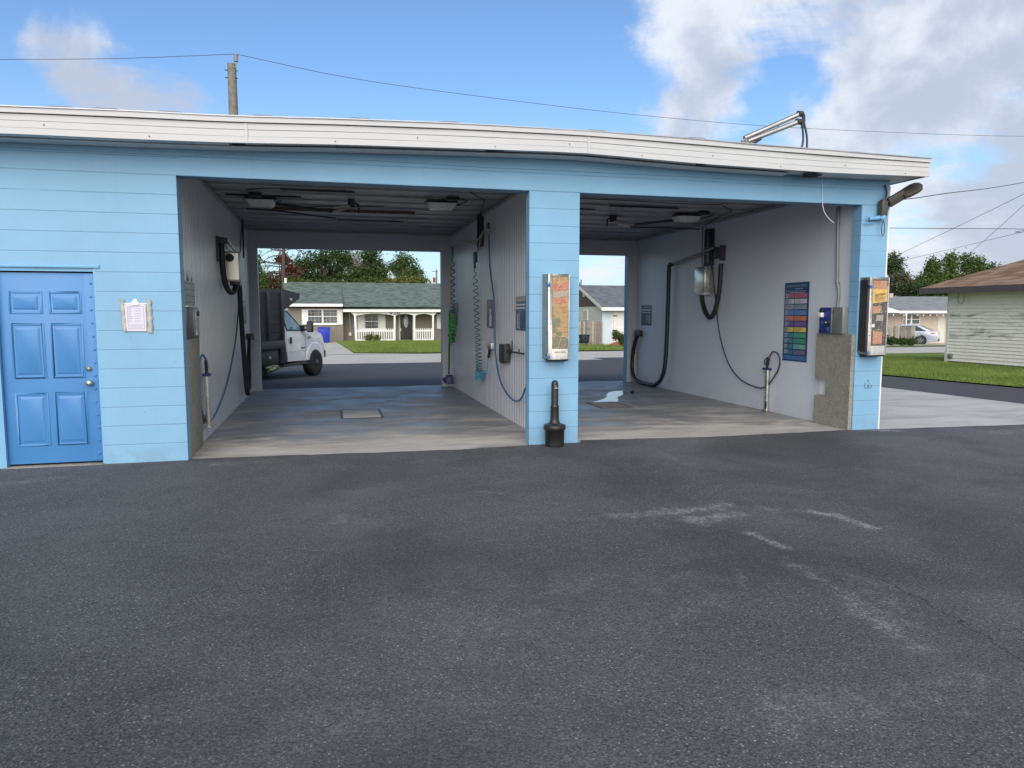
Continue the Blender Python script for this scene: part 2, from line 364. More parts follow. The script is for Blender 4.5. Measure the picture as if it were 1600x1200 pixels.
pm('stucco', (.25, .245, .215), .95, var=.28, vs=34, bump=.8, bs=40, dirt=(.15, .14, .12), ds=4, da=.5)
pm('steel', (.58, .56, .52), .28, .92, var=.15, vs=3, bump=.08, bs=18)
pm('steel_dull', (.36, .35, .33), .45, .8, var=.2, vs=4, bump=.15, bs=30)
pm('galvanised', (.50, .50, .48), .42, .6, var=.22, vs=9, dirt=(.2, .19, .17), ds=6, da=.5)
pm('black_rubber', (.012, .012, .013), .5, var=.3)
pm('black_plastic', (.018, .017, .017), .42, var=.25, bump=.25, bs=120)
pm('dark_metal', (.045, .045, .05), .55, .4, var=.3)
pm('blue_hose', (.02, .10, .24), .4, var=.15)
pm('navy_hose', (.012, .03, .085), .4, var=.15)
pm('light_blue_hose', (.045, .25, .40), .35, var=.12)
pm('green_hose', (.05, .36, .05), .4, var=.15)
pm('teal_coil', (.035, .15, .19), .4, var=.15)
pm('navy_plastic', (.01, .013, .10), .5, var=.2)
pm('lamp_lens', (.55, .56, .57), .25, var=.1, vs=8)
pm('lamp_white', (.7, .7, .68), .3, var=.1)
pm('paper', (.60, .58, .68), .6, var=.04)
pm('tape', (.40, .41, .38), .35, var=.22, vs=18, bump=.6, bs=45)
pm('ink', (.12, .12, .17), .7)
pm('faint_ink', (.20, .19, .27), .7)
pm('wood_pole', (.19, .175, .15), .9, var=.3, vs=10, bump=.5, bs=20)
pm('bronze_lamp', (.085, .078, .068), .5, .3, var=.15)
pm('glass_dark', (.025, .035, .04), .08, var=.2, spec=.8)
pm('pane', (.10, .12, .13), .12, var=.5, vs=1.5, spec=.7)
pm('white_trim', (.76, .76, .74), .5, var=.04)
pm('white_wall', (.66, .66, .63), .7, var=.07, bump=.15, bs=20)
pm('pale_wall', (.56, .55, .48), .8, var=.08, bump=.2, bs=10, dirt=(.4, .38, .3), da=.3)
pm('taupe_wall', (.205, .185, .155), .85, var=.06, bump=.2, bs=15)
pm('beige_wall', (.48, .40, .33), .85, var=.06, bump=.2)
pm('brown_gable', (.11, .075, .055), .85, var=.25, vs=4)
pm('door_black', (.014, .015, .02), .35, var=.2)
pm('oval_glass', (.5, .54, .55), .15, var=.3, vs=9)
shingle_mat('green_shingle', (.075, .105, .09), (.17, .21, .185))
shingle_mat('grey_shingle', (.11, .12, .135), (.19, .20, .22))
shingle_mat('pale_shingle', (.20, .21, .21), (.30, .31, .31))
shingle_mat('brown_shingle', (.15, .095, .062), (.31, .21, .14), course=.22)
pm('brown_fascia', (.075, .06, .055), .6, var=.15)
siding_mat()
pm('siding_trim', (.62, .63, .58), .5, var=.05)
pm('fence_wood', (.34, .31, .265), .9, var=.28, vs=6, bump=.4, bs=18, dirt=(.10, .09, .07), ds=2.4, da=.6)
def per_object(name, amt):
    m = MATS[name]; t = NT(m.node_tree); p = t.n['Principled BSDF']; src = p.inputs['Base Color'].links[0].from_socket
    oi = t.new('ShaderNodeObjectInfo')
    c = t.mix(oi.outputs['Random'], tuple(1-amt for _ in range(3)), (1.12, 1.10, 1.08)); t.set(p.inputs['Base Color'], t.mix(1.0, src, c, 'MULTIPLY'))
per_object('fence_wood', .55)
pm('bin_blue', (.006, .03, .36), .45, var=.12)
pm('bin_dark', (.02, .024, .03), .5)
pm('truck_white', (.84, .85, .86), .22, var=.03, coat=.6, dirt=(.5, .47, .42), ds=1.2, da=.2)
pm('truck_glass', (.20, .34, .42), .06, var=.5, vs=2.5, spec=1)  # pale blue base colour stands in for sky reflected in the glass
pm('bed_black', (.022, .023, .026), .6, var=.3, vs=5, dirt=(.06, .057, .055), ds=3, da=.4)
pm('bed_post', (.032, .034, .037), .55, var=.2)
pm('tyre', (.022, .021, .02), .85, var=.25, bump=.3, dirt=(.09, .075, .06), ds=5, da=.4)
pm('rim', (.10, .10, .11), .45, .6, var=.2)
pm('alloy', (.45, .46, .48), .3, .8)
pm('silver_paint', (.46, .51, .60), .25, .35, var=.03, coat=.7)
pm('red_lens', (.5, .02, .03), .15, var=.1)
pm('amber', (.6, .2, .03), .3)
pm('chrome', (.7, .7, .7), .12, .95)
pm('trunk_pale', (.24, .21, .175), .9, var=.25, vs=3)
pm('trunk_dark', (.07, .055, .045), .9, var=.3)
leaf_mat('leaf_dark', (.030, .060, .018), (.075, .125, .035), .6)
leaf_mat('leaf_mid', (.045, .085, .02), (.12, .18, .045), .6)
leaf_mat('leaf_yellow', (.085, .12, .025), (.20, .22, .06), .7)
leaf_mat('leaf_red', (.095, .032, .022), (.23, .08, .05), .7)
leaf_mat('leaf_grey', (.075, .085, .05), (.15, .15, .09), .7)
pm('mulch', (.28, .085, .05), .95, var=.3, vs=12, bump=.6)
pm('insulator', (.20, .20, .21), .5)
pm('wire_black', (.03, .03, .035), .6)
pm('conduit_grey', (.22, .22, .22), .5, .3)
pm('print_navy', (.012, .045, .13), .35, var=.25)
pm('print_white', (.62, .63, .66), .5, var=.08, vs=30)
pm('print_teal', (.04, .16, .22), .4, var=.4, vs=14)
for nm, c in dict(row_red=(.42, .09, .12), row_white=(.50, .50, .54), row_grey=(.24, .27, .31), row_blue=(.10, .20, .46), row_orange=(.55, .15, .055), row_purple=(.17, .075, .26),
                  row_yellow=(.62, .50, .09), row_green=(.07, .28, .16), row_green_deep=(.05, .27, .12), row_mint=(.15, .36, .28), row_plum=(.15, .11, .20), row_navy=(.05, .13, .30)).items():
    pm(nm, c, .35, var=.10, vs=9)
pm('padlock_blue', (.05, .12, .36), .4)
pm('meter_blue', (.012, .03, .20), .35, var=.2)
pm('meter_grey', (.25, .25, .24), .4, .5)
pm('grate_metal', (.20, .185, .165), .7, .3, var=.2, vs=6, bump=.5, bs=30)
pm('brick_print', (.20, .12, .10), .5, var=.5, vs=26)
pm('crack_line', (.62, .58, .46), .5)
pm('silt', (.16, .13, .10), .8)
def print_mat(name, stops, sc=9, dark=(.08, .07, .05)):
    m, t, p = base(name)
    oc = t.new('ShaderNodeTexCoord').outputs['Object']
    c = t.mix(t.mapr(t.noise(oc, sc, 5, .7, .5), .35, .65, interp='LINEAR'), stops[0], stops[1])
    c = t.mix(t.mapr(t.noise(oc, sc*3.1, 4, .7, .8), .52, .66), c, stops[2])
    c = t.mix(t.math('MULTIPLY', t.mapr(t.noise(oc, sc*7, 3, .7), .5, .62), .55), c, dark)
    t.set(p.inputs['Base Color'], c); p.inputs['Roughness'].default_value = .5
    return m
print_mat('print_tan', [(.38, .23, .10), (.48, .33, .17), (.30, .15, .07)], 14)
print_mat('print_olive', [(.14, .14, .09), (.22, .21, .13), (.33, .27, .16)])
print_mat('print_red', [(.42, .12, .09), (.52, .24, .16), (.58, .38, .24)], 14, (.2, .03, .02))
print_mat('print_grey', [(.30, .26, .22), (.40, .35, .29), (.52, .47, .40)], 14)
print_mat('print_orange', [(.45, .20, .12), (.52, .30, .20), (.28, .12, .08)], 12)
print_mat('print_gold', [(.62, .40, .10), (.70, .47, .16), (.48, .28, .07)], 8, (.25, .12, .04))
print_mat('print_black', [(.045, .042, .040), (.11, .10, .095), (.28, .26, .24)], 16, (.02, .02, .02))
print_mat('print_photo', [(.03, .06, .11), (.10, .16, .24), (.40, .42, .44)], 18, (.01, .015, .03))
print_mat('print_green', [(.05, .12, .07), (.12, .22, .12), (.28, .33, .25)], 16, (.02, .04, .02))

# ------------------------------------------------------------------ mesh helpers
class MB:
    def __init__(s): s.v = []; s.f = []; s.m = []; s.sm = []
    def add(s, vs, fs, mi=0, smooth=False):
        o = len(s.v); s.v += [tuple(v) for v in vs]
        for f in fs: s.f.append(tuple(i+o for i in f)); s.m.append(mi); s.sm.append(smooth)
        return s
    def box(s, x0, x1, y0, y1, z0, z1, mi=0):
        if x0 > x1: x0, x1 = x1, x0
        if y0 > y1: y0, y1 = y1, y0
        if z0 > z1: z0, z1 = z1, z0
        vs = [(x, y, z) for z in (z0, z1) for y in (y0, y1) for x in (x0, x1)]
        return s.add(vs, [(0, 2, 3, 1), (4, 5, 7, 6), (0, 1, 5, 4), (2, 6, 7, 3), (0, 4, 6, 2), (1, 3, 7, 5)], mi)
    def beam(s, a, b, w, h, mi=0, up=(0, 0, 1)):
        a = Vector(a); b = Vector(b); d = (b-a).normalized(); u = Vector(up)
        r = d.cross(u)
        if r.length < 1e-4: r = d.cross(Vector((1, 0, 0)))
        r.normalize(); u = r.cross(d).normalized()
        vs = [p + r*(sx*w/2) + u*(sz*h/2) for p in (a, b) for sz in (-1, 1) for sx in (-1, 1)]
        return s.add(vs, [(0, 1, 3, 2), (4, 6, 7, 5), (0, 4, 5, 1), (2, 3, 7, 6), (0, 2, 6, 4), (1, 5, 7, 3)], mi)
    def tube(s, pts, r, n=8, mi=0, caps=True, smooth=True):
        pts = [Vector(p) for p in pts]; k = len(pts)
        rs = r if isinstance(r, (list, tuple)) else [r]*k
        T = [(pts[min(i+1, k-1)]-pts[max(i-1, 0)]).normalized() for i in range(k)]
        u = T[0].cross(Vector((0, 0, 1)))
        if u.length < .01: u = T[0].cross(Vector((1, 0, 0)))
        u.normalize(); vs = []
        for i in range(k):
            u = (u - T[i]*u.dot(T[i])); u.normalize(); w = T[i].cross(u)
            for j in range(n):
                a = 2*math.pi*j/n; vs.append(pts[i] + (u*math.cos(a)+w*math.sin(a))*rs[i])
        fs = [(i*n+j, i*n+(j+1) % n, (i+1)*n+(j+1) % n, (i+1)*n+j) for i in range(k-1) for j in range(n)]
        s.add(vs, fs, mi, smooth)
        if caps: s.add([vs[j] for j in range(n)], [tuple(range(n-1, -1, -1))], mi); s.add([vs[(k-1)*n+j] for j in range(n)], [tuple(range(n))], mi)
        return s
    def lathe(s, prof, c=(0, 0, 0), n=24, axis='z', mi=0, smooth=True):
        c = Vector(c); vs = []
        for r, h in prof:
            for j in range(n):
                a = 2*math.pi*j/n; x, y = r*math.cos(a), r*math.sin(a)
                vs.append(c + Vector({'z': (x, y, h), 'y': (x, h, y), 'x': (h, x, y)}[axis]))
        k = len(prof)
        fs = [(i*n+j, i*n+(j+1) % n, (i+1)*n+(j+1) % n, (i+1)*n+j) for i in range(k-1) for j in range(n)]
        s.add(vs, fs, mi, smooth)
        s.add(vs[:n], [tuple(range(n-1, -1, -1))], mi); s.add(vs[-n:], [tuple(range(n))], mi)
        return s
    def prism(s, poly, ax, a0, a1, mi=0):
        n = len(poly)
        def P(q, a): return {'y': (q[0], a, q[1]), 'x': (a, q[0], q[1]), 'z': (q[0], q[1], a)}[ax]
        vs = [P(q, a0) for q in poly]+[P(q, a1) for q in poly]
        fs = [tuple(range(n)), tuple(range(2*n-1, n-1, -1))]+[(i, (i+1) % n, n+(i+1) % n, n+i) for i in range(n)]
        return s.add(vs, fs, mi)
    def hexa(s, bot, top, mi=0):
        """8 corner solid: 4 bottom pts, 4 top pts in the same order"""
        return s.add(list(bot)+list(top), [(3, 2, 1, 0), (4, 5, 6, 7), (0, 1, 5, 4), (1, 2, 6, 5), (2, 3, 7, 6), (3, 0, 4, 7)], mi)
    def build(s, name, mats, parent=None, local=False, bevel=0, seg=2, kind=None, fn=None, subdiv=0):
        if not isinstance(mats, (list, tuple)): mats = [mats]
        root = parent
        while root is not None and root.parent is not None: root = root.parent
        vs = s.v
        if fn: vs = [tuple(fn(Vector(v))) for v in vs]
        if root is not None and not local:
            iv = (Matrix.Translation(root['_loc']) @ Matrix.Rotation(root['_rz'], 4, 'Z')).inverted()
            vs = [tuple(iv @ Vector(v)) for v in vs]
        org = None
        if root is None and not local and kind is None:
            a = np.array(vs); org = Vector(((a[:, 0].min()+a[:, 0].max())/2, (a[:, 1].min()+a[:, 1].max())/2, a[:, 2].min()))
            vs = [tuple(Vector(v)-org) for v in vs]
        me = bpy.data.meshes.new(name); me.from_pydata(vs, [], s.f)
        for m in mats: me.materials.append(MATS[m])
        me.polygons.foreach_set('material_index', s.m); me.polygons.foreach_set('use_smooth', s.sm)
        bm = bmesh.new(); bm.from_mesh(me)
        if bevel or len(vs) < 60000: bmesh.ops.recalc_face_normals(bm, faces=bm.faces)
        if bevel:
            bmesh.ops.remove_doubles(bm, verts=bm.verts, dist=1e-5)
            ed = [e for e in bm.edges if len(e.link_faces) == 2 and e.calc_face_angle(0) > R(25)]
            bmesh.ops.bevel(bm, geom=ed, offset=bevel, segments=seg, affect='EDGES', profile=.5, clamp_overlap=True)
            for f in bm.faces: f.smooth = True
        bm.to_mesh(me); bm.free()
        if bevel:
            try: me.set_sharp_from_angle(angle=R(38))
            except Exception: pass
        o = bpy.data.objects.new(name, me); COL.objects.link(o)
        if parent is not None: o.parent = parent
        if org is not None: o.location = org
        if kind: o['kind'] = kind
        return o
def tag(o, label=None, cat=None, group=None, kind=None):
    if label: o['label'] = label
    if cat: o['category'] = cat
    if group: o['group'] = group
    if kind: o['kind'] = kind
    return o
def thing(name, label, cat, loc=(0, 0, 0), rz=0, group=None):
    o = bpy.data.objects.new(name, None); COL.objects.link(o); o.location = loc; o.rotation_euler = (0, 0, rz)
    o.empty_display_size = .2
    o['_loc'] = list(loc); o['_rz'] = rz
    return tag(o, label, cat, group)
def cr(pts, n=8):
    """Catmull-Rom through points"""
    P = [Vector(p) for p in pts]; P = [P[0]*2-P[1]]+P+[P[-1]*2-P[-2]]; out = []
    for i in range(1, len(P)-2):
        for k in range(n):
            t = k/n; a, b, c, d = P[i-1:i+3]
            out.append(.5*((2*b)+(c-a)*t+(2*a-5*b+4*c-d)*t*t+(3*b-a-3*c+d)*t**3))
    out.append(P[-2]); return out
def text(name, s, size, loc, xdir, ydir, mat, parent, depth=.002, local=False, align='CENTER', kern=1, xs=1):
    cu = bpy.data.curves.new('t', 'FONT'); cu.body = s; cu.size = size; cu.align_x = align; cu.align_y = 'CENTER'; cu.extrude = depth; cu.resolution_u = 2; cu.space_character = kern
    ob = bpy.data.objects.new('t', cu); COL.objects.link(ob)
    bpy.context.view_layer.update()
    me = bpy.data.meshes.new_from_object(ob.evaluated_get(bpy.context.evaluated_depsgraph_get()))
    bpy.data.objects.remove(ob); bpy.data.curves.remove(cu)
    X = Vector(xdir).normalized()*xs; Y = Vector(ydir).normalized(); Z = X.cross(Y).normalized()
    b = MB(); b.add([Vector(loc)+X*v.co.x+Y*v.co.y+Z*v.co.z for v in me.vertices], [tuple(p.vertices) for p in me.polygons])
    bpy.data.meshes.remove(me)
    return b.build(name, mat, parent, local=local)
rnd = random.Random(7)

# ------------------------------------------------------------------ terrain
def sst(a, b, x):
    t = min(1, max(0, (x-a)/(b-a))); return t*t*(3-2*t)
def gz(x, y):
    L = np.interp(y, [7.8, 14, 27.5, 46], [0, -.25, -.335, -.45])
    Rr = np.interp(y, [12, 20, 27.5, 36], [0, -.25, -.33, -.62])
    k = sst(10, 18, x); return float(L*(1-k)+Rr*k)
def ground_at(px, py):
    z = 0
    for i in range(50): p = at(px, py, 'z', z); z = .5*z+.5*gz(p.x, p.y)
    return p
def sheet(name, rows, off, mat, nx=12, step=.8, wob=0, kind='structure', seed=1):
    """rows: (y, xl, xr) ordered by y; follows the terrain"""
    b = MB(); ys = []
    for (a, c) in zip(rows[:-1], rows[1:]):
        n = max(1, min(60, int((c[0]-a[0])/step))); ys += [a[0]+(c[0]-a[0])*i/n for i in range(n)]
    ys.append(rows[-1][0]); vs = []
    for j, y in enumerate(ys):
        xl = np.interp(y, [r[0] for r in rows], [r[1] for r in rows]); xr = np.interp(y, [r[0] for r in rows], [r[2] for r in rows])
        for i in range(nx+1):
            x = xl+(xr-xl)*i/nx; yy = y
            if wob:
                if i in (0, nx): x += wob*(mnoise.noise(Vector((y*1.7, seed, i)))+.4*mnoise.noise(Vector((y*6, seed, i))))
                if j in (0, len(ys)-1): yy += wob*(mnoise.noise(Vector((x*1.7, seed+9, j)))+.4*mnoise.noise(Vector((x*6, seed+9, j))))
            vs.append((x, yy, gz(x, y)+off))
    fs = [(j*(nx+1)+i, j*(nx+1)+i+1, (j+1)*(nx+1)+i+1, (j+1)*(nx+1)+i) for j in range(len(ys)-1) for i in range(nx)]
    b.add(vs, fs, 0, True)
    return b.build(name, mat, kind=kind)
sheet('ground', [(-60, -400, 400), (7, -400, 400), (60, -400, 400), (900, -900, 900)], -.05, 'rough_ground', nx=200, step=1)

# front lot: edge against the slab wanders as in the photo
edge_pts = [(-30, .06), (-3.3, .05), (-2.35, .05), (-1.47, .07), (-.5, .03), (.6, -.05), (1.48, -.10), (2.33, -.02), (2.5, -.02), (3.0, .0), (3.05, .15), (3.9, .07), (4.7, -.02), (5.8, -.01), (6.85, .02), (7.44, -.03), (9.7, -.18), (12.4, -.3), (16, -.3)]
b = MB(); vs = []; xs = [-30+i*.5 for i in range(54)]+[-3+i*.06 for i in range(260)]+[12.6+i*.4 for i in range(10)]
ysr = [1, .97, .93, .85, .7, .5, .25, 0]
for x in xs:
    ye = np.interp(x, [p[0] for p in edge_pts], [p[1] for p in edge_pts])
    inwall = (2.3 < x < 3.02) or x < -1.5 or (6.93 < x < 7.4)
    ye += 0 if inwall else .022*mnoise.noise(Vector((x*3, 0, 0)))+.014*mnoise.noise(Vector((x*11, 3, 0)))
    for r in ysr: vs.append((x, -40+(ye+40)*r if r < 1 else ye, .006 if r > .9 else .006))
n = len(ysr)
b.add(vs, [(i*n+j, i*n+j+1, (i+1)*n+j+1, (i+1)*n+j) for i in range(len(xs)-1) for j in range(n-1)], 0, True)
b.build('asphalt_lot', 'lot_asphalt', kind='structure')
sheet('bay_floor', [(-.35, -1.58, 7.0), (7.72, -1.58, 7.0)], 0, 'bay_concrete', nx=4, step=2)
sheet('side_apron', [(-.6, 7.36, 12.3), (1.78, 7.36, 11.99), (4.9, 7.36, 11.75), (8.2, 7.36, 11.5)], -.002, 'apron_concrete', nx=6)
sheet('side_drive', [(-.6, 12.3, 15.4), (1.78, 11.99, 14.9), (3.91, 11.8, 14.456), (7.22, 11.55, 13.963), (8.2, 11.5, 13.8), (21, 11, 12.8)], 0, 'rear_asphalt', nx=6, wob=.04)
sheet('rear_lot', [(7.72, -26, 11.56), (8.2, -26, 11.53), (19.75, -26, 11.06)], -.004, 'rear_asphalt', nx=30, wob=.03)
sheet('street', [(19.55, -120, 120), (27.0, -120, 120)], -.012, 'street_concrete', nx=120, step=1.5)
lawn_a = sheet('lawn', [(27.1, 5.0, 20.5), (28.0, 1.2, 20.5), (43.9, .6, 20.5), (48, .5, 20.5)], .03, 'lawn_grass', nx=24)
sheet('driveway', [(27.0, -3.6, 4.4), (28.0, -3.2, 1.2), (43.9, -2.2, .62), (47.5, -2.0, .52)], .0, 'street_concrete', nx=8)
sheet('side_lawn', [(-40, 21.5, 60), (-.6, 15.4, 60), (3.91, 14.43, 60), (7.22, 13.94, 60), (19.6, 12.9, 60)], .03, 'lawn_grass', nx=30, wob=.03)
sheet('verge', [(27.0, 21, 70), (30, 21, 70)], .015, 'lawn_grass', nx=20)
sheet('far_drive', [(30.0, 24, 60), (44, 24, 60)], .0, 'street_concrete', nx=20)
sheet('grass_patch', [(13.0, -14, -2.1), (19.4, -14, -1.5)], .03, 'lawn_grass', nx=10, wob=.15)
# slab joint in the side apron
b = MB(); a = at(1390, 633, 'z', 0); c = at(1600, 657, 'z', 0); pts = []
for i in range(30):
    t = i/29; p = a.lerp(c, t); p.y += .03*mnoise.noise(Vector((p.x*2, 0, 0))); pts.append(p)
for p, q in zip(pts[:-1], pts[1:]):
    w = .011; b.add([(p.x, p.y-w, .0015), (q.x, q.y-w, .0015), (q.x, q.y+w, .0015), (p.x, p.y+w, .0015)], [(0, 1, 2, 3)])
b.build('pavement_joint', 'dark_gap', kind='structure')
# puddles running to the drain
def puddle(pts, seed):
    c = sum((Vector(p) for p in pts), Vector())/len(pts); b = MB()
    loop = cr([*pts, pts[0]], 6)[:-1]
    loop = [Vector((p.x+.03*mnoise.noise(p*5+Vector((seed, 0, 0))), p.y+.03*mnoise.noise(p*5+Vector((0, seed, 0))), .0035)) for p in loop]
    b.add(loop, [tuple(range(len(loop)))]); return b.build('puddle', 'water', kind='structure')
m, t, p = base('water'); p.inputs['Base Color'].default_value = (.06, .065, .07, 1); p.inputs['Roughness'].default_value = .10; p.inputs['Specular IOR Level'].default_value = .8; p.inputs['IOR'].default_value = 1.6
g = lambda px, py: at(px, py, 'z', .0035)
puddle([g(922, 629), g(945, 622), g(950, 614), g(962, 611), g(982, 611), (g(978, 615)), g(966, 620), g(962, 628)], 1)
0 and puddle([g(900, 645), g(925, 647), g(945, 651), g(925, 651.5), g(900, 648)], 3)
puddle([g(985, 612), g(992, 610), g(996, 613), g(988, 616)], 4)

# ================================================================== CAR WASH BUILDING
BLD = thing('car_wash_building', 'low sky blue painted block building with two open wash bays and white fascia', 'building', (0, 0, 0))
X0, X1, X2, X3, X4, X5 = -12.0, -1.521, 2.340, 2.968, 6.954, 7.371
OPZ = 3.048; TOPZ = 3.44
DX0, DX1, DTOP = -3.275, -2.345, 2.065
b = MB()
b.box(X0, DX0, 0, .2, -.04, TOPZ); b.box(DX0, DX1, 0, .2, DTOP, TOPZ); b.box(DX1, X1, 0, .2, -.04, TOPZ)
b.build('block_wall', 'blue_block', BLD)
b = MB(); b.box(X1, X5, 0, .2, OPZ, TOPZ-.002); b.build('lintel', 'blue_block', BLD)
# small trowel ridge running just under the soffit
b = MB()
xs = [X0+i*.35 for i in range(int((X5-X0)/.35)+1)]+[X5]
for xa, xb in zip(xs[:-1], xs[1:]):
    za = 3.245+.012*mnoise.noise(Vector((xa*.8, 0, 0)))+(.05 if xa > -1.5 else -.015); zb = 3.245+.012*mnoise.noise(Vector((xb*.8, 0, 0)))+(.05 if xb > -1.5 else -.015)
    b.hexa([(xa, -.012, za), (xb, -.012, zb), (xb, 0, zb), (xa, 0, za)], [(xa, -.006, 3.36), (xb, -.006, 3.36), (xb, 0, 3.36), (xa, 0, 3.36)])
b.build('wall_cap', 'blue_block', BLD)
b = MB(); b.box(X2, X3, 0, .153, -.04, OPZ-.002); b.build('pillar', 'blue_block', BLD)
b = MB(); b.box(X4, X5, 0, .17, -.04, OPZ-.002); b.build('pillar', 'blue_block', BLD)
# white corner bead on the far corner
b = MB(); b.box(X5, X5+.018, -.006, .05, 0, 3.30); b.build('corner_trim', 'white_trim', BLD)
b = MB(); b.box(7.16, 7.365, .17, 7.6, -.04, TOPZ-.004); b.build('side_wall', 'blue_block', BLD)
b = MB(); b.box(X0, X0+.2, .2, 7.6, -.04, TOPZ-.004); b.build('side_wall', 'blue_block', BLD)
# bay partitions with liner boards
b = MB(); b.box(-1.76, -1.567, .2, 7.4, -.04, 3.40); b.build('partition_wall', 'white_wall', BLD)
b = MB(); b.box(2.645, 2.835, .153, 7.4, -.04, 3.40); b.build('partition_wall', 'white_wall', BLD)
b = MB(); b.box(-1.563, -1.557, .2, 7.397, 0, 3.36); o = b.build('liner_board', 'liner_panel', BLD)
b = MB(); b.box(2.632, 2.641, .153, 7.397, 0, 3.36); b.build('liner_board', 'liner_panel', BLD)
b = MB(); b.box(2.838, 2.845, .153, 7.397, 0, 3.36); b.build('liner_board', 'liner_panel_smooth', BLD)
b = MB(); b.box(6.992, 7.157, .17, 7.397, 0, 3.36); b.build('liner_board', 'liner_panel_smooth', BLD)
# rear wall
b = MB(); RZ = 2.945
b.box(X0+.2, -1.39, 7.4, 7.6, -.04, TOPZ-.004); b.box(2.417, 3.05, 7.4, 7.6, -.04, RZ); b.box(6.77, 7.365, 7.402, 7.6, -.04, RZ); b.box(-1.39, 7.365, 7.402, 7.6, RZ, TOPZ-.006)
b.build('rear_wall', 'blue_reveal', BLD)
b = MB(); b.box(-1.557, -1.393, 7.392, 7.4, 0, 3.36); b.box(-1.393, 2.632, 7.392, 7.4, RZ+.003, 3.36); b.box(2.42, 2.632, 7.392, 7.4, 0, RZ+.003)
b.box(2.845, 3.047, 7.392, 7.4, 0, RZ); b.box(2.845, 6.992, 7.392, 7.4, RZ+.003, 3.36); b.box(6.773, 6.992, 7.392, 7.4, 0, RZ)
b.box(-1.40, -1.386, 7.405, 7.6, 0, RZ-.003); b.box(2.411, 2.417, 7.405, 7.6, 0, RZ-.003)
b.build('rear_lining', 'rear_panel', BLD)
# ceilings: formed metal planks with open joints and one bare joist
for cx0, cx1 in ((-1.553, 2.628), (2.848, 6.988)):
    b = MB(); y = .2; k = 0
    while y < 7.0:
        w = .305; zo = (0, .012, .004, .018)[k % 4]
        b.box(cx0, cx1, y, y+w-.012, 3.325+zo, 3.36+zo); b.box(cx0, cx1, y+.02, y+.04, 3.315+zo, 3.325+zo); y += w; k += 1
    b.build('ceiling_plank', 'ceiling_metal', BLD)
    b = MB(); b.box(cx0, cx1, .2, 7.39, 3.385, 3.40); b.box(cx0, cx1, 7.0, 7.30, 3.365, 3.38); b.build('ceiling_cavity', 'dark_gap', BLD)
    b = MB(); b.box(cx0, cx0+.03, .3, 7.38, 3.27, 3.315); b.box(cx1-.03, cx1, .3, 7.38, 3.27, 3.315); b.box(cx0, cx1, 7.355, 7.39, 3.27, 3.30); b.build('edge_trim', 'ceiling_metal', BLD)
p1 = at(425, 325, 'z', 3.315); p2 = at(650, 330, 'z', 3.315)
b = MB(); b.box(p1.x, p2.x, p1.y-.07, p1.y+.07, 3.29, 3.322); b.build('joist', 'wood_dark', BLD)
for (xa, xb, yy) in ((-1.4, -.35, 2.9), (3.2, 4.3, 3.0), (.2, 1.4, 5.4), (4.4, 5.6, 2.6), (-.6, .4, 2.25)):
    b = MB(); b.box(xa, xb, yy, yy+.06, 3.306, 3.318); b.build('ceiling_gap', 'dark_gap', BLD)
# roof slab
b = MB(); b.box(X0-.3, 7.59, -.36, 8.0, 3.455, 3.50); b.build('roof', 'roof_felt', BLD)
# fascia from surveyed heights
top = [(-500, 150), (0, 165), (180, 172), (362, 181), (545, 186), (725, 193), (900, 203), (1000, 210), (1100, 218), (1200, 227), (1300, 235), (1400, 243), (1455, 247.5)]
bot = [(-500, 195), (0, 208), (180, 216), (362, 223), (545, 226), (725, 232), (870, 237), (925, 240), (1000, 247), (1100, 256), (1200, 263), (1300, 270), (1400, 274), (1455, 276)]
YF = -.4
def zprof(lst): q = [at(px, py, 'y', YF) for px, py in lst]; return [p.x for p in q], [p.z for p in q]
tx, tz = zprof(top); bx_, bz = zprof(bot)
FX1 = 7.63
xs = [X0-.3+i*.4 for i in range(int((FX1-X0+.3)/.4)+1)]+[FX1]
def fband(name, fr0, fr1, yo, mat, th=.03, zadd=0, wav=.0):
    b = MB()
    P = []
    for x in xs:
        zt = np.interp(x, tx, tz); zb = np.interp(x, bx_, bz)
        P.append((x, zb+(zt-zb)*fr0, zb+(zt-zb)*fr1+zadd, yo+wav*mnoise.noise(Vector((x*.9, fr0*9, 0)))))
    for (xa, a0, a1, ya), (xb, b0, b1, yb) in zip(P[:-1], P[1:]):
        b.hexa([(xa, ya, a0), (xb, yb, b0), (xb, yb+th, b0), (xa, ya+th, a0)], [(xa, ya, a1), (xb, yb, b1), (xb, yb+th, b1), (xa, ya+th, a1)])
    return b.build(name, mat, BLD)
fband('fascia_board', .0, .235, YF, 'white_fascia', wav=.006)
fband('fascia_board', .25, .49, YF+.004, 'white_fascia', wav=.006)
fband('fascia_board', .505, .735, YF+.002, 'white_fascia', wav=.006)
fband('fascia_backer', .1, .95, YF+.036, 'soffit_white')
fband('upper_fascia', .765, .955, YF-.022, 'white_fascia', th=.05, wav=.010)
fband('drip_edge', .957, .998, YF-.035, 'drip_metal', th=.09, wav=.008)
for px in (385, 920):
    x = float(at(px, 220, 'y', YF).x); za, zb_ = np.interp(x, bx_, bz), np.interp(x, tx, tz)
    b = MB(); b.box(x-.012, x+.014, YF-.0095, YF+.0, za-.002, za+(zb_-za)*.735); b.build('fascia_joint', 'white_fascia', BLD)
for i, x in enumerate(np.linspace(-2.6, 7.2, 12)):
    za, zb_ = np.interp(x, bx_, bz), np.interp(x, tx, tz); z = za+(zb_-za)*(.12 if i % 2 else .37)
    b = MB(); b.lathe([(.007, 0), (.005, -.003), (.001, -.004)], (x+.05*math.sin(i*7), YF-.004, z), 7, 'y'); b.build('nail_head', 'rim', BLD)
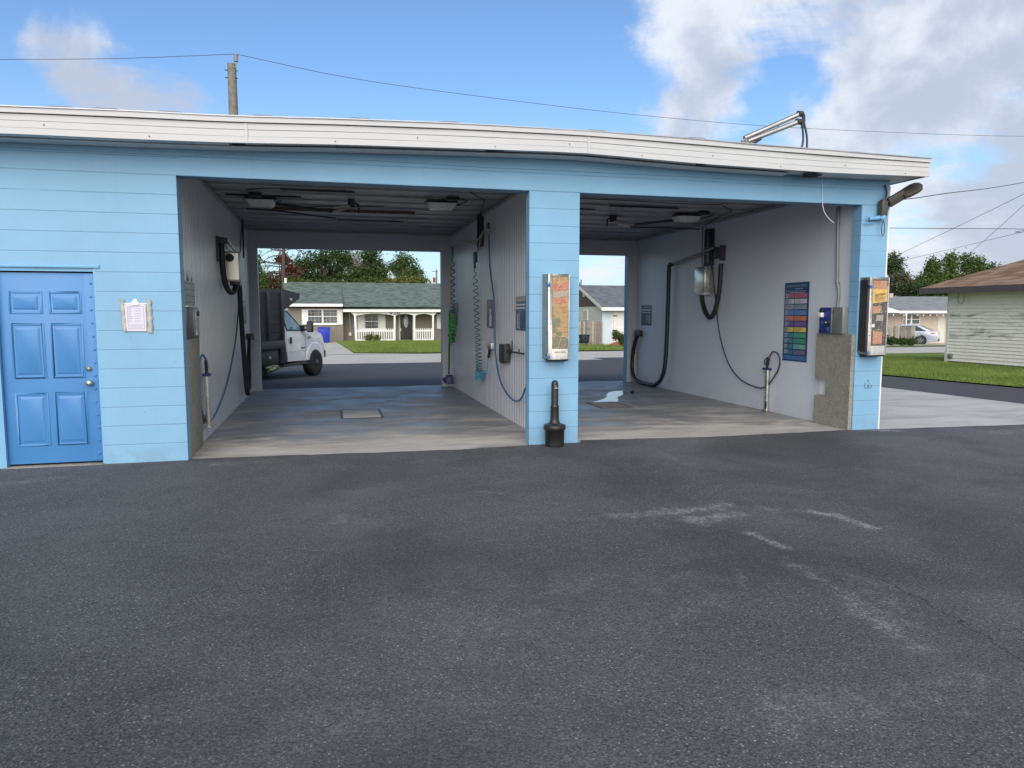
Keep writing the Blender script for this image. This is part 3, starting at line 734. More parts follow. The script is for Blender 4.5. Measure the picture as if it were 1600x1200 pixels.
# lumps of the roofing lapped over the drip edge
for px in (95, 165, 265, 410, 560, 700, 930, 1085):
    b = MB(); x = float(at(px, 190, 'y', YF).x); z = np.interp(x, tx, tz)
    b.hexa([(x-.14, YF-.03, z-.004), (x+.16, YF-.03, z-.004), (x+.16, YF+.1, z), (x-.14, YF+.1, z)], [(x-.06, YF-.02, z+.012), (x+.10, YF-.02, z+.014), (x+.09, YF+.08, z+.014), (x-.05, YF+.08, z+.014)])
    b.build('roofing_lap', 'roof_felt', BLD)
# returns at the far end
b = MB(); zt = np.interp(FX1, tx, tz); zb = np.interp(FX1, bx_, bz)
b.box(FX1-.03, FX1-.001, YF+.07, 8.0, zb+.002, zt-.05); b.build('fascia_return', 'white_fascia', BLD)
b = MB(); b.box(FX1-.04, FX1+.02, YF+.06, 8.0, zt-.045, zt-.006); b.build('drip_edge', 'drip_metal', BLD)
# soffit: whole boards at both ends, a dropped run in the middle
def soffit(xa, xb, zoff, seg, mat='soffit_white', y0=YF+.04):
    b = MB(); x = xa
    while x < xb-.01:
        xe = min(xb, x+seg)
        za, zb_ = np.interp(x, bx_, bz)+zoff, np.interp(xe-.006, bx_, bz)+zoff
        zi, zj = za+.004, zb_+.004
        b.hexa([(x, y0, za), (xe-.006, y0, zb_), (xe-.006, -.002, zj), (x, -.002, zi)], [(x, y0, za+.008), (xe-.006, y0, zb_+.008), (xe-.006, -.002, zj+.008), (x, -.002, zi+.008)])
        x = xe
    return b.build('soffit', mat, BLD)
soffit(X0-.2, -.95, .016, .33); soffit(-.95, 6.05, .026, .36, y0=YF+.04); soffit(6.05, 7.59, .010, .8)
b = MB(); b.box(7.392, 7.595, .002, 8.0, np.interp(7.5, bx_, bz)+.012, np.interp(7.5, bx_, bz)+.02); b.build('soffit', 'soffit_white', BLD)
for xa, w in ((-.93, .05), (1.75, .07), (4.35, .06)):
    b = MB(); z = np.interp(xa, bx_, bz)+.012; b.prism([(xa, -.27), (xa+w*3, -.30), (xa+w*1.4, -.24), (xa+w*.4, -.22)], 'z', z, z+.008)
    b.build('soffit_hole', 'dark_gap', BLD)
b = MB()
for xa, xb in zip(xs[:-1], xs[1:]):
    za, zb_ = np.interp(xa, bx_, bz)+.004, np.interp(xb, bx_, bz)+.004
    if xb > 6.0: continue
    b.hexa([(xa, -.19, za), (xb, -.19, zb_), (xb, -.0125, zb_-.006), (xa, -.0125, za-.006)], [(xa, -.19, za+.008), (xb, -.19, zb_+.008), (xb, -.0125, zb_+.008), (xa, -.0125, za+.008)])
b.build('frieze_board', 'soffit_white', BLD)
# torn end of the soffit near the far corner
z = np.interp(6.1, bx_, bz)+.008
b = MB(); b.add([(6.05, -.355, z+.01), (6.30, -.355, z+.012), (6.16, -.27, z+.02), (6.22, -.18, z+.008), (6.10, -.09, z+.02), (5.99, -.03, z-.02), (5.93, -.15, z-.035)], [(0, 1, 2, 6), (2, 3, 4, 6), (4, 5, 6)]); b.build('soffit_flap', 'soffit_white', BLD)
b = MB(); b.prism([(5.78, -.34), (6.06, -.35), (6.07, -.20), (5.95, -.12)], 'z', 3.345-.012, 3.345); b.build('soffit_tear', 'dark_gap', BLD)

# door
dr = MB()
dy = .045
dr.box(DX0+.02, DX1-.02, dy, dy+.045, .035, DTOP-.045)
door = dr.build('door', 'door_blue', BLD, bevel=.002)
b = MB()
W_ = DX1-DX0; cxs = (DX0+W_*.285, DX0+W_*.675)
for cx in cxs:
    for z0, z1 in ((1.60, 1.83), (.93, 1.50), (.22, .78)):
        w = .155
        # raised moulding frame with a sunk field and raised centre
        for q in ((cx-w, cx-w+.022, z0, z1), (cx+w-.022, cx+w, z0, z1), (cx-w+.022, cx+w-.022, z0, z0+.022), (cx-w+.022, cx+w-.022, z1-.022, z1)):
            b.box(q[0], q[1], dy-.006, dy, q[2], q[3])
        b.hexa([(cx-w+.04, dy, z0+.04), (cx+w-.04, dy, z0+.04), (cx+w-.04, dy, z1-.04), (cx-w+.04, dy, z1-.04)], [(cx-w+.062, dy-.010, z0+.062), (cx+w-.062, dy-.010, z0+.062), (cx+w-.062, dy-.010, z1-.062), (cx-w+.062, dy-.010, z1-.062)])
b.build('door_panel', 'door_blue', door, bevel=.003)
b = MB(); b.box(DX1-.125, DX1-.018, dy-.008, dy-.0005, .05, DTOP-.05); b.build('astragal', 'door_blue', door, bevel=.002)
for i in range(14):
    z = .12+i*.138
    if 7.4 < i < 8 or abs(z-1.02) < .03: continue
    b = MB(); b.lathe([(.013, 0), (.012, -.006), (.006, -.010), (0.001, -.011)], (DX1-.055+.006*math.sin(i), dy-.008, z), 10, 'y'); b.build('carriage_bolt', 'door_blue', door)
kx = DX1-.105
b = MB(); b.lathe([(.032, 0), (.032, -.008), (.013, -.012), (.012, -.03), (.028, -.04), (.032, -.055), (.026, -.068), (.008, -.073)], (kx, dy-.008, .875), 20, 'y'); b.build('door_knob', 'steel', door)
b = MB(); b.lathe([(.028, 0), (.027, -.014), (.018, -.018), (.017, -.024), (.004, -.025)], (kx-.005, dy-.008, 1.025), 18, 'y'); b.box(kx-.008, kx-.002, dy-.034, dy-.031, 1.015, 1.036); b.build('deadbolt', 'steel_dull', door)
b = MB(); b.box(DX0-.03, DX0+.016, -.004, .13, 0, DTOP); b.box(DX1-.014, DX1+.004, .002, .13, .0, DTOP); b.box(DX0+.016, DX1-.014, .01, .13, DTOP-.03, DTOP); b.build('door_frame', 'blue_trim', BLD)
b = MB(); b.box(DX0-.02, DX1+.05, -.016, -.001, DTOP+.005, DTOP+.035); b.build('drip_cap', 'blue_trim', BLD, bevel=.004)
b = MB(); b.box(DX0, DX1, .13, .19, 0, DTOP); b.build('door_shadow_stop', 'dark_gap', BLD)
b = MB(); b.box(DX0-.02, DX1-.005, -.03, .12, -.02, .014); b.build('threshold', 'stucco', BLD, bevel=.004)

# rendered stub walls in both bays
b = MB(); b.box(-1.557, -1.518, .20, .98, 0, 1.318); o1 = b.build('rendered_stub', 'stucco', BLD, bevel=.006)
b = MB()
nx0, nx1 = 6.900, 6.991
b.box(nx0, nx1, .171, .76, 0, .415); b.box(nx0, nx1, .171, .525, .415, .66); b.box(nx0, nx1, .171, .76, .66, 1.32)
b.box(nx0, X4-.001, .02, .171, 0, 1.32)
b.build('rendered_stub', 'stucco', BLD)
b = MB(); b.box(6.984, 6.9915, .53, .755, .42, .655); b.build('niche_lining', 'white_trim', BLD)
b = MB(); b.box(nx0+.012, nx1-.01, .526, .535, .418, .657); b.build('niche_edge', 'dark_metal', BLD)

# stamped mark on far pillar: two small scribed loops
b = MB()
for ox in (0, .062):
    q = [(7.135+ox, -.001, .655), (7.125+ox, -.002, .61), (7.13+ox, -.002, .585), (7.152+ox, -.002, .578), (7.172+ox, -.002, .59), (7.17+ox, -.002, .625)]
    b.tube(cr(q, 4), .0035, 6)
b.tube([(7.16, -.002, .67), (7.165, -.002, .69), (7.185, -.002, .685), (7.182, -.002, .665)], .003, 6)
b.build('scribed_mark', 'rim', BLD)

# drain covers (each lifts out)
def drain(x0, x1, y0, y1, label):
    t = thing('drain_cover', label, 'drain cover', ((x0+x1)/2, (y0+y1)/2, 0))
    b = MB(); b.box(x0-.03, x1+.03, y0-.03, y0, -.01, .004); b.box(x0-.03, x1+.03, y1, y1+.03, -.01, .004); b.box(x0-.03, x0, y0, y1, -.01, .004); b.box(x1, x1+.03, y0, y1, -.01, .004); b.build('frame', 'dark_metal', t)
    return t
t = drain(.18, .77, 2.90, 3.88, 'pale square drain cover set in the floor of the left bay')
b = MB(); b.box(.19, .76, 2.91, 3.87, -.01, .006); b.build('plate', 'apron_concrete', t, bevel=.003)
t = drain(4.48, 5.0, 3.05, 3.83, 'dark slotted drain grate in the wet floor of the right bay')
b = MB()
for i in range(26): b.box(4.49, 4.99, 3.06+i*.0295, 3.078+i*.0295, -.01, .005)
b.build('grate', 'grate_metal', t)
b = MB(); b.box(4.485, 4.995, 3.055, 3.825, -.012, -.006); b.build('pit', 'silt', t)

# ================================================================== THINGS ON THE FRONT
# taped notice
t = thing('posted_notice', 'printed notice in a plastic sleeve taped to the blue wall beside the door', 'notice', (-1.97, 0, 1.39))
def wavy_strip(name, pts_l, pts_r, mat, parent, y=-.010):
    b = MB(); n = len(pts_l)
    vs = []
    for i in range(n):
        for q, e in ((pts_l[i], 0), (tuple((a+c)/2 for a, c in zip(pts_l[i], pts_r[i])), 1), (pts_r[i], 0)):
            vs.append((q[0], y-.012*e-.008*mnoise.noise(Vector((q[0]*40, q[1]*22, 1))), q[1]))
    k = len(vs); vs += [(v[0], v[1]+.004, v[2]) for v in vs]
    fs = []
    for i in range(n-1):
        for j in range(2):
            a = i*3+j; fs += [(a, a+1, a+4, a+3), (k+a, k+a+3, k+a+4, k+a+1)]
        fs += [(i*3, i*3+3, k+i*3+3, k+i*3), (i*3+2, k+i*3+2, k+i*3+5, i*3+5)]
    b.add(vs, fs, 0, True); return b.build(name, mat, parent)
NL = [(-2.118+.006*math.sin(i*1.3)+i*.0012, 1.752-i*.0305) for i in range(12)]; NR = [(-2.075+.005*math.sin(i*2.1)+i*.0013, 1.75-i*.031) for i in range(12)]
wavy_strip('tape', NL, NR, 'tape', t)
NL = [(-1.865+.006*math.sin(i*1.7), 1.748-i*.031) for i in range(12)]; NR = [(-1.815+.007*math.sin(i*2.3)+i*.0006, 1.745-i*.032) for i in range(12)]
wavy_strip('tape', NL, NR, 'tape', t)
b = MB(); b.box(-2.082, -1.866, -.010, -.002, 1.412, 1.708); sl_ = b.build('sleeve', 'tape', t, bevel=.001)
b = MB(); b.box(-2.070, -1.876, -.0125, -.0105, 1.418, 1.700); pg = b.build('page', 'paper', t)
b = MB()
for x0, x1, z0, z1 in ((-2.05, -1.892, 1.672, 1.675), (-2.05, -2.047, 1.44, 1.672), (-1.894, -1.891, 1.44, 1.675), (-2.05, -1.892, 1.44, 1.443), (-2.045, -1.895, 1.483, 1.485)): b.box(x0, x1, -.0133, -.0127, z0, z1)
r3 = random.Random(3)
for i in range(9): b.box(-2.043, -2.0-r3.random()*.02, -.0133, -.0127, 1.66-i*.0185, 1.664-i*.0185)
for i in range(9): b.box(-1.985, -1.93+r3.random()*.02, -.0133, -.0127, 1.655-i*.018, 1.6575-i*.018)
for i in range(3): b.box(-2.035, -1.91, -.0133, -.0127, 1.472-i*.011, 1.474-i*.011)
b.build('writing', 'faint_ink', pg)
b = MB(); b.box(-2.005, -1.935, -.022, -.011, 1.688, 1.726); b.lathe([(.022, -.016), (.022, -.021), (.002, -.022)], (-1.97, 0, 1.73), 14, 'y'); b.build('clip', 'lamp_white', t, bevel=.002)
b = MB(); b.box(-2.09, -1.86, -.014, -.008, 1.702, 1.712); b.build('rail', 'lamp_white', t)

# vending cabinets
def cabinet(name, label, x0, x1, xb0, ztop, zbot, prints):
    """box hung on the pillar; front leans from the back plate xb0"""
    t = thing(name, label, 'vending machine', ((x0+x1)/2, -.08, zbot), group='steel vending cabinets on the pillars')
    yf = -.155
    b = MB(); b.hexa([(xb0, 0, zbot+.02), (x1, 0, zbot+.02), (x1, yf, zbot), (x0, yf, zbot)], [(xb0, 0, ztop), (x1, 0, ztop), (x1, yf, ztop-.004), (x0, yf, ztop-.004)])
    b.build('casing', 'steel_dull', t, bevel=.004)
    gx0, gx1, gz0, gz1 = x0+.052, x1-.018, zbot+.125, ztop-.035
    fr = MB(); yy = yf-.012
    for q in ((x0, gx0, zbot, ztop-.006), (gx1, x1, zbot, ztop-.006), (gx0, gx1, gz1, ztop-.006), (gx0, gx1, zbot, gz0)): fr.box(q[0], q[1], yy, yf-.0005, q[2], q[3])
    dd = fr.build('door_frame', 'galvanised', t, bevel=.0015)
    b = MB(); b.box(gx0, gx1, yf-.004, yf-.001, gz0, gz1); b.build('backing', prints[0], t)
    H = gz1-gz0; Wd = gx1-gx0; k = 0
    for (f0, f1, sl, mat, u0, u1) in prints[1]:
        z0 = gz0+H*f0; z1 = gz0+H*f1; xa = gx0+Wd*u0; xb = gx0+Wd*u1; k += 1; y_ = yf-.0045-.0004*k
        b = MB(); b.add([(xa, y_, z0), (xb, y_, z0+sl), (xb, y_, z1+sl), (xa, y_, z1)], [(0, 1, 2, 3)]); b.build('product_card', mat, t)
    # handle side hardware
    for z in (gz0+.14, gz0+.24, gz0+.30):
        b = MB(); b.lathe([(.006, 0), (.006, -.005), (.001, -.006)], (x0+.026, yy, z), 8, 'y'); b.build('lock', 'black_plastic', dd)
    for z in (ztop-.05, ztop-.2, (ztop+zbot)/2, zbot+.07):
        b = MB(); b.lathe([(.004, 0), (.003, -.003), (.001, -.0035)], ((x0+x1)/2, yy, ztop-.02) if z == ztop-.05 else (x0+.012, yy, z), 8, 'y'); b.build('screw', 'steel', dd)
    b = MB(); b.hexa([(x0+.02, -.01, zbot-.035), (x1, -.01, zbot-.035), (x1, yf+.03, zbot-.02), (x0+.02, yf+.03, zbot-.02)], [(x0+.02, -.01, zbot+.018), (x1, -.01, zbot+.018), (x1, yf+.012, zbot-.001), (x0+.02, yf+.012, zbot-.001)]); b.build('tray', 'dark_metal', t, bevel=.003)
    for z in (ztop-.125, zbot+.035):
        xa = (x0+xb0)/2 if x0 > xb0 else x0
        b = MB(); b.box(x0-.018, x0+.022, yf-.034, yf-.013, z-.022, z+.014); pk = b.build('padlock', 'padlock_blue', t, bevel=.004)
        b = MB(); b.tube(cr([(x0-.008, yf-.022, z+.012), (x0-.008, yf-.022, z+.03), (x0+.002, yf-.022, z+.036), (x0+.012, yf-.022, z+.03), (x0+.012, yf-.022, z+.012)], 3), .003, 6); b.build('shackle', 'steel', pk)
        b = MB(); b.box(x0-.03, x0+.04, yf-.011, yf+.02, z+.01, z+.022); b.build('hasp', 'dark_metal', t)
    # cracks and scratches in the cover
    return t, (gx0, gx1, gz0, gz1, yf)
t, gq = cabinet('vending_cabinet', 'shallow steel vending cabinet with faded red and tan cards on the middle pillar', 2.527, 2.793, 2.503, 2.072, 1.055,
    ('print_tan', [(.0, .235, .0, 'print_olive', 0, 1), (.17, .225, 0, 'print_tan', .0, .24), (.16, .225, 0, 'print_tan', .62, 1), (.24, .42, 0, 'print_olive', 0, .28), (.30, .42, .01, 'print_olive', .0, .5), (.80, .90, .02, 'print_red', .08, .98), (.715, .79, .01, 'print_grey', .06, .96), (.63, .70, .015, 'print_red', .12, .93), (.45, .58, .0, 'print_olive', 0, .08)]))
gx0, gx1, gz0, gz1, yf = gq
def scr(lines, t, gq, r=.0022):
    gx0, gx1, gz0, gz1, yf = gq; b = MB()
    for L in lines:
        b.tube([(gx0+(gx1-gx0)*u, yf-.011, gz0+(gz1-gz0)*v) for u, v in L], r, 5)
    return b.build('crack', 'crack_line', t)
scr([[(.42, 1), (.45, .93), (.7, .84), (.98, .79)], [(.98, .79), (.6, .745), (.25, .69)], [(.5, .9), (.2, .8)], [(0, .275), (.6, .28), (.68, .26), (.7, .20)], [(0, .205), (.25, .19), (.5, .17), (.62, .175), (1, .155)], [(.62, .17), (.4, .04), (.38, 0)], [(0, .5), (.3, .45), (.6, .37), (.95, .42)]], t, gq)
text('lettering', 'AIR', .036, ((gx0+gx1)/2, yf-.0095, gz0+(gz1-gz0)*.865), (1, 0, .09), (0, 0, 1), 'print_red', t, .0006, xs=1.3)
b = MB()
for i in range(7): b.box(gx0+.11, gx1-.012-.02*(i % 3), yf-.0092, yf-.0088, gz0+.50-.012*i, gz0+.503-.012*i)
b.build('small_print', 'print_red', t)
b = MB()
for i, x in enumerate(np.linspace(gx0+.03, gx1-.04, 9)): b.box(x, x+.012, yf-.0125, yf-.0121, gz0-.05+(i % 2)*.006, gz0-.03)
b.build('stamped_text', 'print_olive', t)
t, gq = cabinet('vending_cabinet', 'deep steel vending cabinet with orange and gold cards on the far right pillar', 6.998, 7.30, 6.978, 2.088, 1.045,
    ('print_black', [(.64, .86, .03, 'print_gold', 0, 1), (.86, .985, .0, 'print_orange', .04, .96), (.49, .595, .01, 'print_orange', .05, .62), (.38, .465, .0, 'print_grey', .32, .78), (.03, .22, .0, 'print_orange', .12, .78), (.28, .33, 0, 'print_white', .02, .22)]))
gx0, gx1, gz0, gz1, yf = gq
b = MB(); b.box(6.974, 6.979, -.15, -.01, 1.09, 2.05); b.build('side_liner', 'dark_metal', t)
text('lettering', 'ORIGINAL', .042, ((gx0+gx1)/2, yf-.0095, gz0+(gz1-gz0)*.775), (1, 0, .16), (0, 0, 1), 'print_black', t, .0006, xs=.9)
b = MB()
for i in range(5): b.box(gx0+.03, gx1-.03-.02*(i % 2), yf-.0092, yf-.0088, gz0+.66-.014*i, gz0+.663-.014*i)
b.build('small_print', 'print_black', t)
scr([[(0, .9), (.5, .87), (1, .9)], [(0, .82), (.3, .75), (.6, .72), (1, .76)], [(.4, .6), (.6, .68), (.8, .70)], [(.6, .6), (.7, .4), (.68, .2), (.9, .14)], [(0, .49), (.4, .5), (1, .52)], [(.05, .22), (.4, .245), (.66, .25)], [(.3, .12), (.45, .2), (.5, .3)]], t, gq, .0018)

# cigarette receptacle
t = thing('cigarette_receptacle', 'black plastic bottle shaped cigarette receptacle standing by the middle pillar', 'ash receptacle', (2.625, -.165, 0))
cx, cy = 2.615, -.165
b = MB(); b.lathe([(.106, 0.006), (.110, .02), (.115, .04), (.119, .205), (.129, .21), (.133, .218), (.133, .258), (.128, .268), (.085, .282), (.060, .288)], (cx, cy, 0), 32); b.build('base', 'black_plastic', t)
b = MB(); b.lathe([(.062, .284), (.062, .312), (.054, .318), (.0525, .34), (.0515, .478), (.053, .484), (.053, .492), (.045, .500), (.0435, .51), (.0430, .745), (.042, .765), (.035, .790), (.020, .803), (.004, .808)], (cx, cy, 0), 28); tb = b.build('tube', 'black_plastic', t)
b = MB(); b.lathe([(.011, 0), (.010, -.004), (.001, -.0045)], (cx, cy-.0425, .735), 12, 'y'); b.build('opening', 'insulator', tb)
b = MB(); b.box(cx-.017, cx+.023, cy-.0455, cy-.0425, .708, .722); b.build('sticker', 'print_grey', tb)

# floodlight with box at the corner
t = thing('floodlight', 'dark bronze floodlight tilted upward from a junction box under the roof corner', 'floodlight', (7.2, -.05, 2.9))
b = MB(); b.beam((7.285, -.10, 3.07), (7.48, -.14, 3.19), .13, .055, up=(0, 1, .2)); bd = b.build('driver_housing', 'bronze_lamp', t, bevel=.01)
b = MB(); b.beam((7.46, -.135, 3.165), (7.68, -.18, 3.285), .17, .045, up=(0, 1, .2)); b.lathe([(.085, -.022), (.085, .022)], (0, 0, 0), 6); hd = None
b = MB()
A = Vector((7.46, -.135, 3.168)); Bv = Vector((7.70, -.185, 3.305)); dv = (Bv-A).normalized(); up_ = Vector((-.1, -.62, .9)); up_ = (up_-dv*up_.dot(dv)).normalized(); sd_ = dv.cross(up_).normalized()
out = []
for u, w in ((0, .062), (.06, .085), (.18, .09), (.25, .075), (.285, .03)): out.append((u, w))
poly = [(u, w) for u, w in out]+[(u, -w) for u, w in reversed(out)]
vs = [A+dv*u+sd_*w+up_*h for h in (-.022, .028) for u, w in poly]; n = len(poly)
b.add(vs, [tuple(range(n)), tuple(range(2*n-1, n-1, -1))]+[(i, (i+1) % n, n+(i+1) % n, n+i) for i in range(n)]); b.build('lamp_head', 'bronze_lamp', t, bevel=.008)
vs = [A+dv*u+sd_*w+up_*h for h in (-.027, -.0225) for u, w in ((.05, .055), (.21, .06), (.21, -.06), (.05, -.055))]
b = MB(); b.add(vs, [(0, 1, 2, 3), (7, 6, 5, 4), (0, 1, 5, 4), (1, 2, 6, 5), (2, 3, 7, 6), (3, 0, 4, 7)]); b.build('lens', 'lamp_lens', t)
b = MB(); b.box(7.175, 7.265, -.115, -.03, 2.90, 3.10); b.tube([(7.22, -.07, 3.07), (7.22, -.075, 3.115)], .042, 12); b.build('junction_box', 'bronze_lamp', t, bevel=.01)
b = MB(); b.tube([(7.22, -.07, 3.10), (7.26, -.085, 3.09), (7.31, -.10, 3.085)], .022, 10); b.build('swivel', 'dark_metal', t)
b = MB(); b.tube([(7.03, -.045, 2.86), (7.16, -.05, 2.875), (7.27, -.06, 2.90)], [.024, .03, .034], 12); b.tube([(7.22, -.07, 2.91), (7.22, -.07, 2.86)], .045, 12); b.build('mount', 'blue_trim', t)
b = MB(); b.tube(cr([(7.27, -.03, 3.32), (7.285, -.05, 3.22), (7.25, -.08, 3.15), (7.225, -.085, 3.11)], 6), .012, 8); b.build('cable', 'wire_black', t)
b = MB(); b.tube(cr([(7.225, -.08, 2.83), (7.205, -.085, 2.76), (7.21, -.085, 2.67), (7.23, -.085, 2.645), (7.25, -.085, 2.68), (7.25, -.085, 2.77), (7.228, -.08, 2.84)], 6), .005, 7); b.build('cable_loop', 'wire_black', t)
b = MB(); b.tube([(6.97, -.03, 2.80), (7.06, -.04, 2.805), (7.13, -.03, 2.81)], .006, 6); b.tube([(7.01, -.04, 2.77), (7.01, -.04, 2.92)], .004, 6); b.build('wall_bracket', 'blue_trim', t)
o = MB().tube(cr([(6.32, -.006, 3.36), (6.33, -.008, 3.16), (6.335, -.01, 3.03), (6.36, -.02, 2.93), (6.42, -.03, 2.85), (6.50, -.03, 2.795)], 6), .0045, 6).build('loose_wire', 'lamp_white')
tag(o, 'thin white wire dangling from the soffit over the right bay', 'wire')

# roof boom
t = thing('roof_boom', 'pair of steel boom arms with hoses rising above the roof edge', 'boom arm', (5.7, 1.0, 3.5))
P = lambda px, py, y=1.0: at(px, py, 'y', y)
for (a, c, k, h0, yo) in (((1163, 216), (1250, 178), (1260, 240), (1256, 190), 1.0), ((1168, 221), (1248, 190), (1250, 240), (1254, 200), .93)):
    A = P(*a, yo); C = P(*c, yo); K = P(*k, yo); H = P(*h0, yo)
    b = MB(); b.tube([A, C], .034, 12); arm = b.build('arm', 'steel', t)
    b = MB(); b.tube(cr([C, P(c[0]+5, c[1]+1, yo), H], 5), .024, 10); b.lathe([(.042, -.04), (.042, .04)], C, 12, 'x'); b.build('elbow', 'dark_metal', arm)
    b = MB(); mid = (H+K)/2; mid.x += .03; b.tube(cr([H, mid, K], 6), .015, 8); b.build('hose', 'navy_hose', t)
    b = MB(); b.beam(A-Vector((.03, 0, .06)), A+Vector((.14, 0, .06)), .03, .06); b.build('hinge', 'steel_dull', arm)
    b = MB(); b.beam(A+Vector((.03, -.02, -.06)), A+Vector((.20, -.02, .045)), .03, .035); b.build('brace', 'black_plastic', arm)
b = MB(); q = P(1163, 226); b.box(q.x-.02, q.x+.02, .93, 1.0, 3.49, q.z+.06); b.build('base_post', 'steel_dull', t)

# ================================================================== LEFT BAY, LEFT WALL
LW = -1.556
t = thing('instruction_plate', 'small picture plate of trees over grey boards above the coin box', 'sign', (LW, .67, 1.71))
b = MB(); b.box(LW, LW+.008, .37, .985, 1.69, 2.10); b.build('backing', 'steel', t)
b = MB(); b.box(LW+.009, LW+.011, .375, .98, 1.975, 2.095); b.build('sky_print', 'print_white', t)
b = MB(); b.box(LW+.009, LW+.011, .375, .98, 1.695, 1.973); b.build('board_print', 'meter_grey', t)
b = MB()
for z in (1.73, 1.80, 1.87, 1.94): b.box(LW+.0112, LW+.0118, .38, .975, z, z+.008)
for y, h in ((.50, .075), (.56, .10), (.62, .05), (.78, .055), (.82, .07)): b.prism([(y-.03, 1.975), (y+.035, 1.975), (y+.02, 1.975+h*.6), (y, 1.975+h), (y-.02, 1.975+h*.6)], 'x', LW+.0112, LW+.0118)
b.build('dark_print', 'print_black', t)
t = thing('coin_box', 'brushed steel coin box on top of the rendered stub wall of the left bay', 'coin box', (-1.5, .6, 1.318))
b = MB(); b.box(-1.555, -1.510, .21, .97, 1.320, 1.672); cb = b.build('case', 'rim', t, bevel=.004)
b = MB(); b.box(-1.5095, -1.504, .60, .95, 1.34, 1.655); b.build('face_plate', 'steel_dull', t, bevel=.001)
b = MB(); b.box(-1.56, -1.49, .19, .62, 1.675, 1.688); b.build('lid_flange', 'galvanised', t)
b = MB(); b.box(-1.5035, -1.501, .70, .75, 1.53, 1.61); b.box(-1.5035, -1.501, .71, .75, 1.46, 1.50); b.prism([(.70, 1.35), (.82, 1.35), (.72, 1.43)], 'x', -1.5035, -1.501); b.build('label_print', 'print_white', t)
b = MB(); b.lathe([(.03, 0), (.03, .015), (.002, .018)], (-1.504, .86, 1.60), 14, 'x'); b.build('dial', 'black_plastic', t)

def gun_holder(name, lbl, x, y, sgn, hosepts, hmat, glabel, z0=.0, zt=.70, group='wand holders on the bay walls'):
    """steel tube pair stood on the floor against a wall; sgn=+1 if the wall is on the left"""
    t = thing(name, lbl, 'wand holder', (x, y, 0), group=group)
    tx_ = x
    b = MB(); b.tube([(tx_, y-.02, z0+.01), (tx_, y-.02, zt)], .032, 16); b.build('tube', 'steel', t)
    b = MB(); b.tube([(tx_-sgn*.02, y+.045, z0+.02), (tx_-sgn*.02, y+.045, zt)], .02, 12); b.build('tube', 'steel', t)
    b = MB(); b.box(tx_-.045, tx_+.045, y-.07, y+.08, zt-.015, zt+.015); b.build('collar', 'navy_plastic', t, bevel=.008)
    b = MB(); b.box(tx_-.038, tx_+.038, y-.06, y+.075, z0, z0+.025); b.build('foot', 'steel_dull', t, bevel=.004)
    b = MB(); b.box(tx_-.050, tx_-.035, y-.08, y-.045, z0+.06, z0+.17); b.build('tag_plate', 'black_plastic', t, bevel=.003)
    # the gun itself, standing in the tube
    g = thing('spray_gun', glabel, 'spray gun', (tx_, y, zt), group='spray guns standing in their holders')
    b = MB(); b.tube([(tx_, y, zt), (tx_, y, zt+.07)], .02, 10); b.beam((tx_, y, zt+.06), (tx_, y-.03, zt+.19), .036, .045); b.build('body', 'black_plastic', g, bevel=.006)
    b = MB(); b.tube(cr([(tx_, y+.0, zt+.07), (tx_, y+.065, zt+.08), (tx_, y+.07, zt+.14), (tx_, y+.0, zt+.19)], 5), .009, 8); b.build('trigger_guard', 'navy_plastic', g)
    b = MB(); b.tube([(tx_, y-.03, zt+.18), (tx_, y-.06, zt+.21)], .014, 10); b.build('swivel', 'steel_dull', g)
    b = MB(); b.tube(cr([(tx_, y-.055, zt+.205)]+hosepts, 8), .0115, 8); b.build('hose', hmat, g)
    return t
gun_holder('wand_holder', 'polished steel wand holder on the left wall of the left bay', -1.49, 1.25, 1,
    [(-1.50, 1.05, 1.10), (-1.53, .99, 1.0), (-1.54, .99, .85), (-1.54, 1.03, .55), (-1.54, 1.15, .36), (-1.54, 1.4, .24), (-1.54, 1.8, .195), (-1.54, 2.30, .235), (-1.54, 3.45, .53), (-1.54, 4.58, 1.07), (-1.54, 5.2, 1.61), (-1.53, 5.55, 2.3), (-1.52, 5.8, 2.9), (-1.50, 5.95, 3.31)],
    'blue_hose', 'black spray gun with a blue hose looping along the left bay wall', z0=.17, zt=.84)
# ceiling drop rod with spring
o = MB().tube([(-1.49, 5.98, 3.33), (-1.49, 5.9, 2.62)], .016, 8).build('drop_pipe', 'dark_metal')
tag(o, 'dark drop pipe hanging from the ceiling beside the steel dispenser', 'pipe')
# stainless dispenser on the left wall, with its loop of fat hose
t = thing('foam_dispenser', 'polished steel dispenser box with a fat black hose loop on the left wall', 'dispenser', (-1.45, 4.6, 2.1))
def ob(px, py, x): return at(px, py, 'x', x)
XD = -1.30
q = [ob(349, 395, XD), ob(375, 398, XD), ob(375, 440, XD), ob(349, 438, XD)]
y0, y1 = q[0].y, q[1].y
y0, y1 = 3.50, 3.74
b = MB(); b.box(LW, XD, y0, y1, 2.09, 2.55); cse = b.build('case', 'steel_dull', t, bevel=.004)
b = MB(); b.box(LW+.03, XD-.02, y0-.006, y0-.0005, 2.12, 2.52); b.build('face_plate', 'steel', cse)
b = MB(); b.lathe([(.062, -.0065), (.062, -.009), (.002, -.0095)], (-1.44, y0, 2.45), 20, 'y'); b.build('round_badge', 'dark_metal', cse)
b = MB(); b.box(-1.46, XD-.01, y0+.04, y0+.2, 2.03, 2.09); b.build('outlet', 'black_plastic', t, bevel=.006)
b = MB(); b.box(LW, LW+.03, 2.93, 3.12, 2.36, 2.72); b.box(LW, -1.40, 2.98, 3.02, 2.62, 2.70); b.build('wall_bracket', 'dark_metal', t)
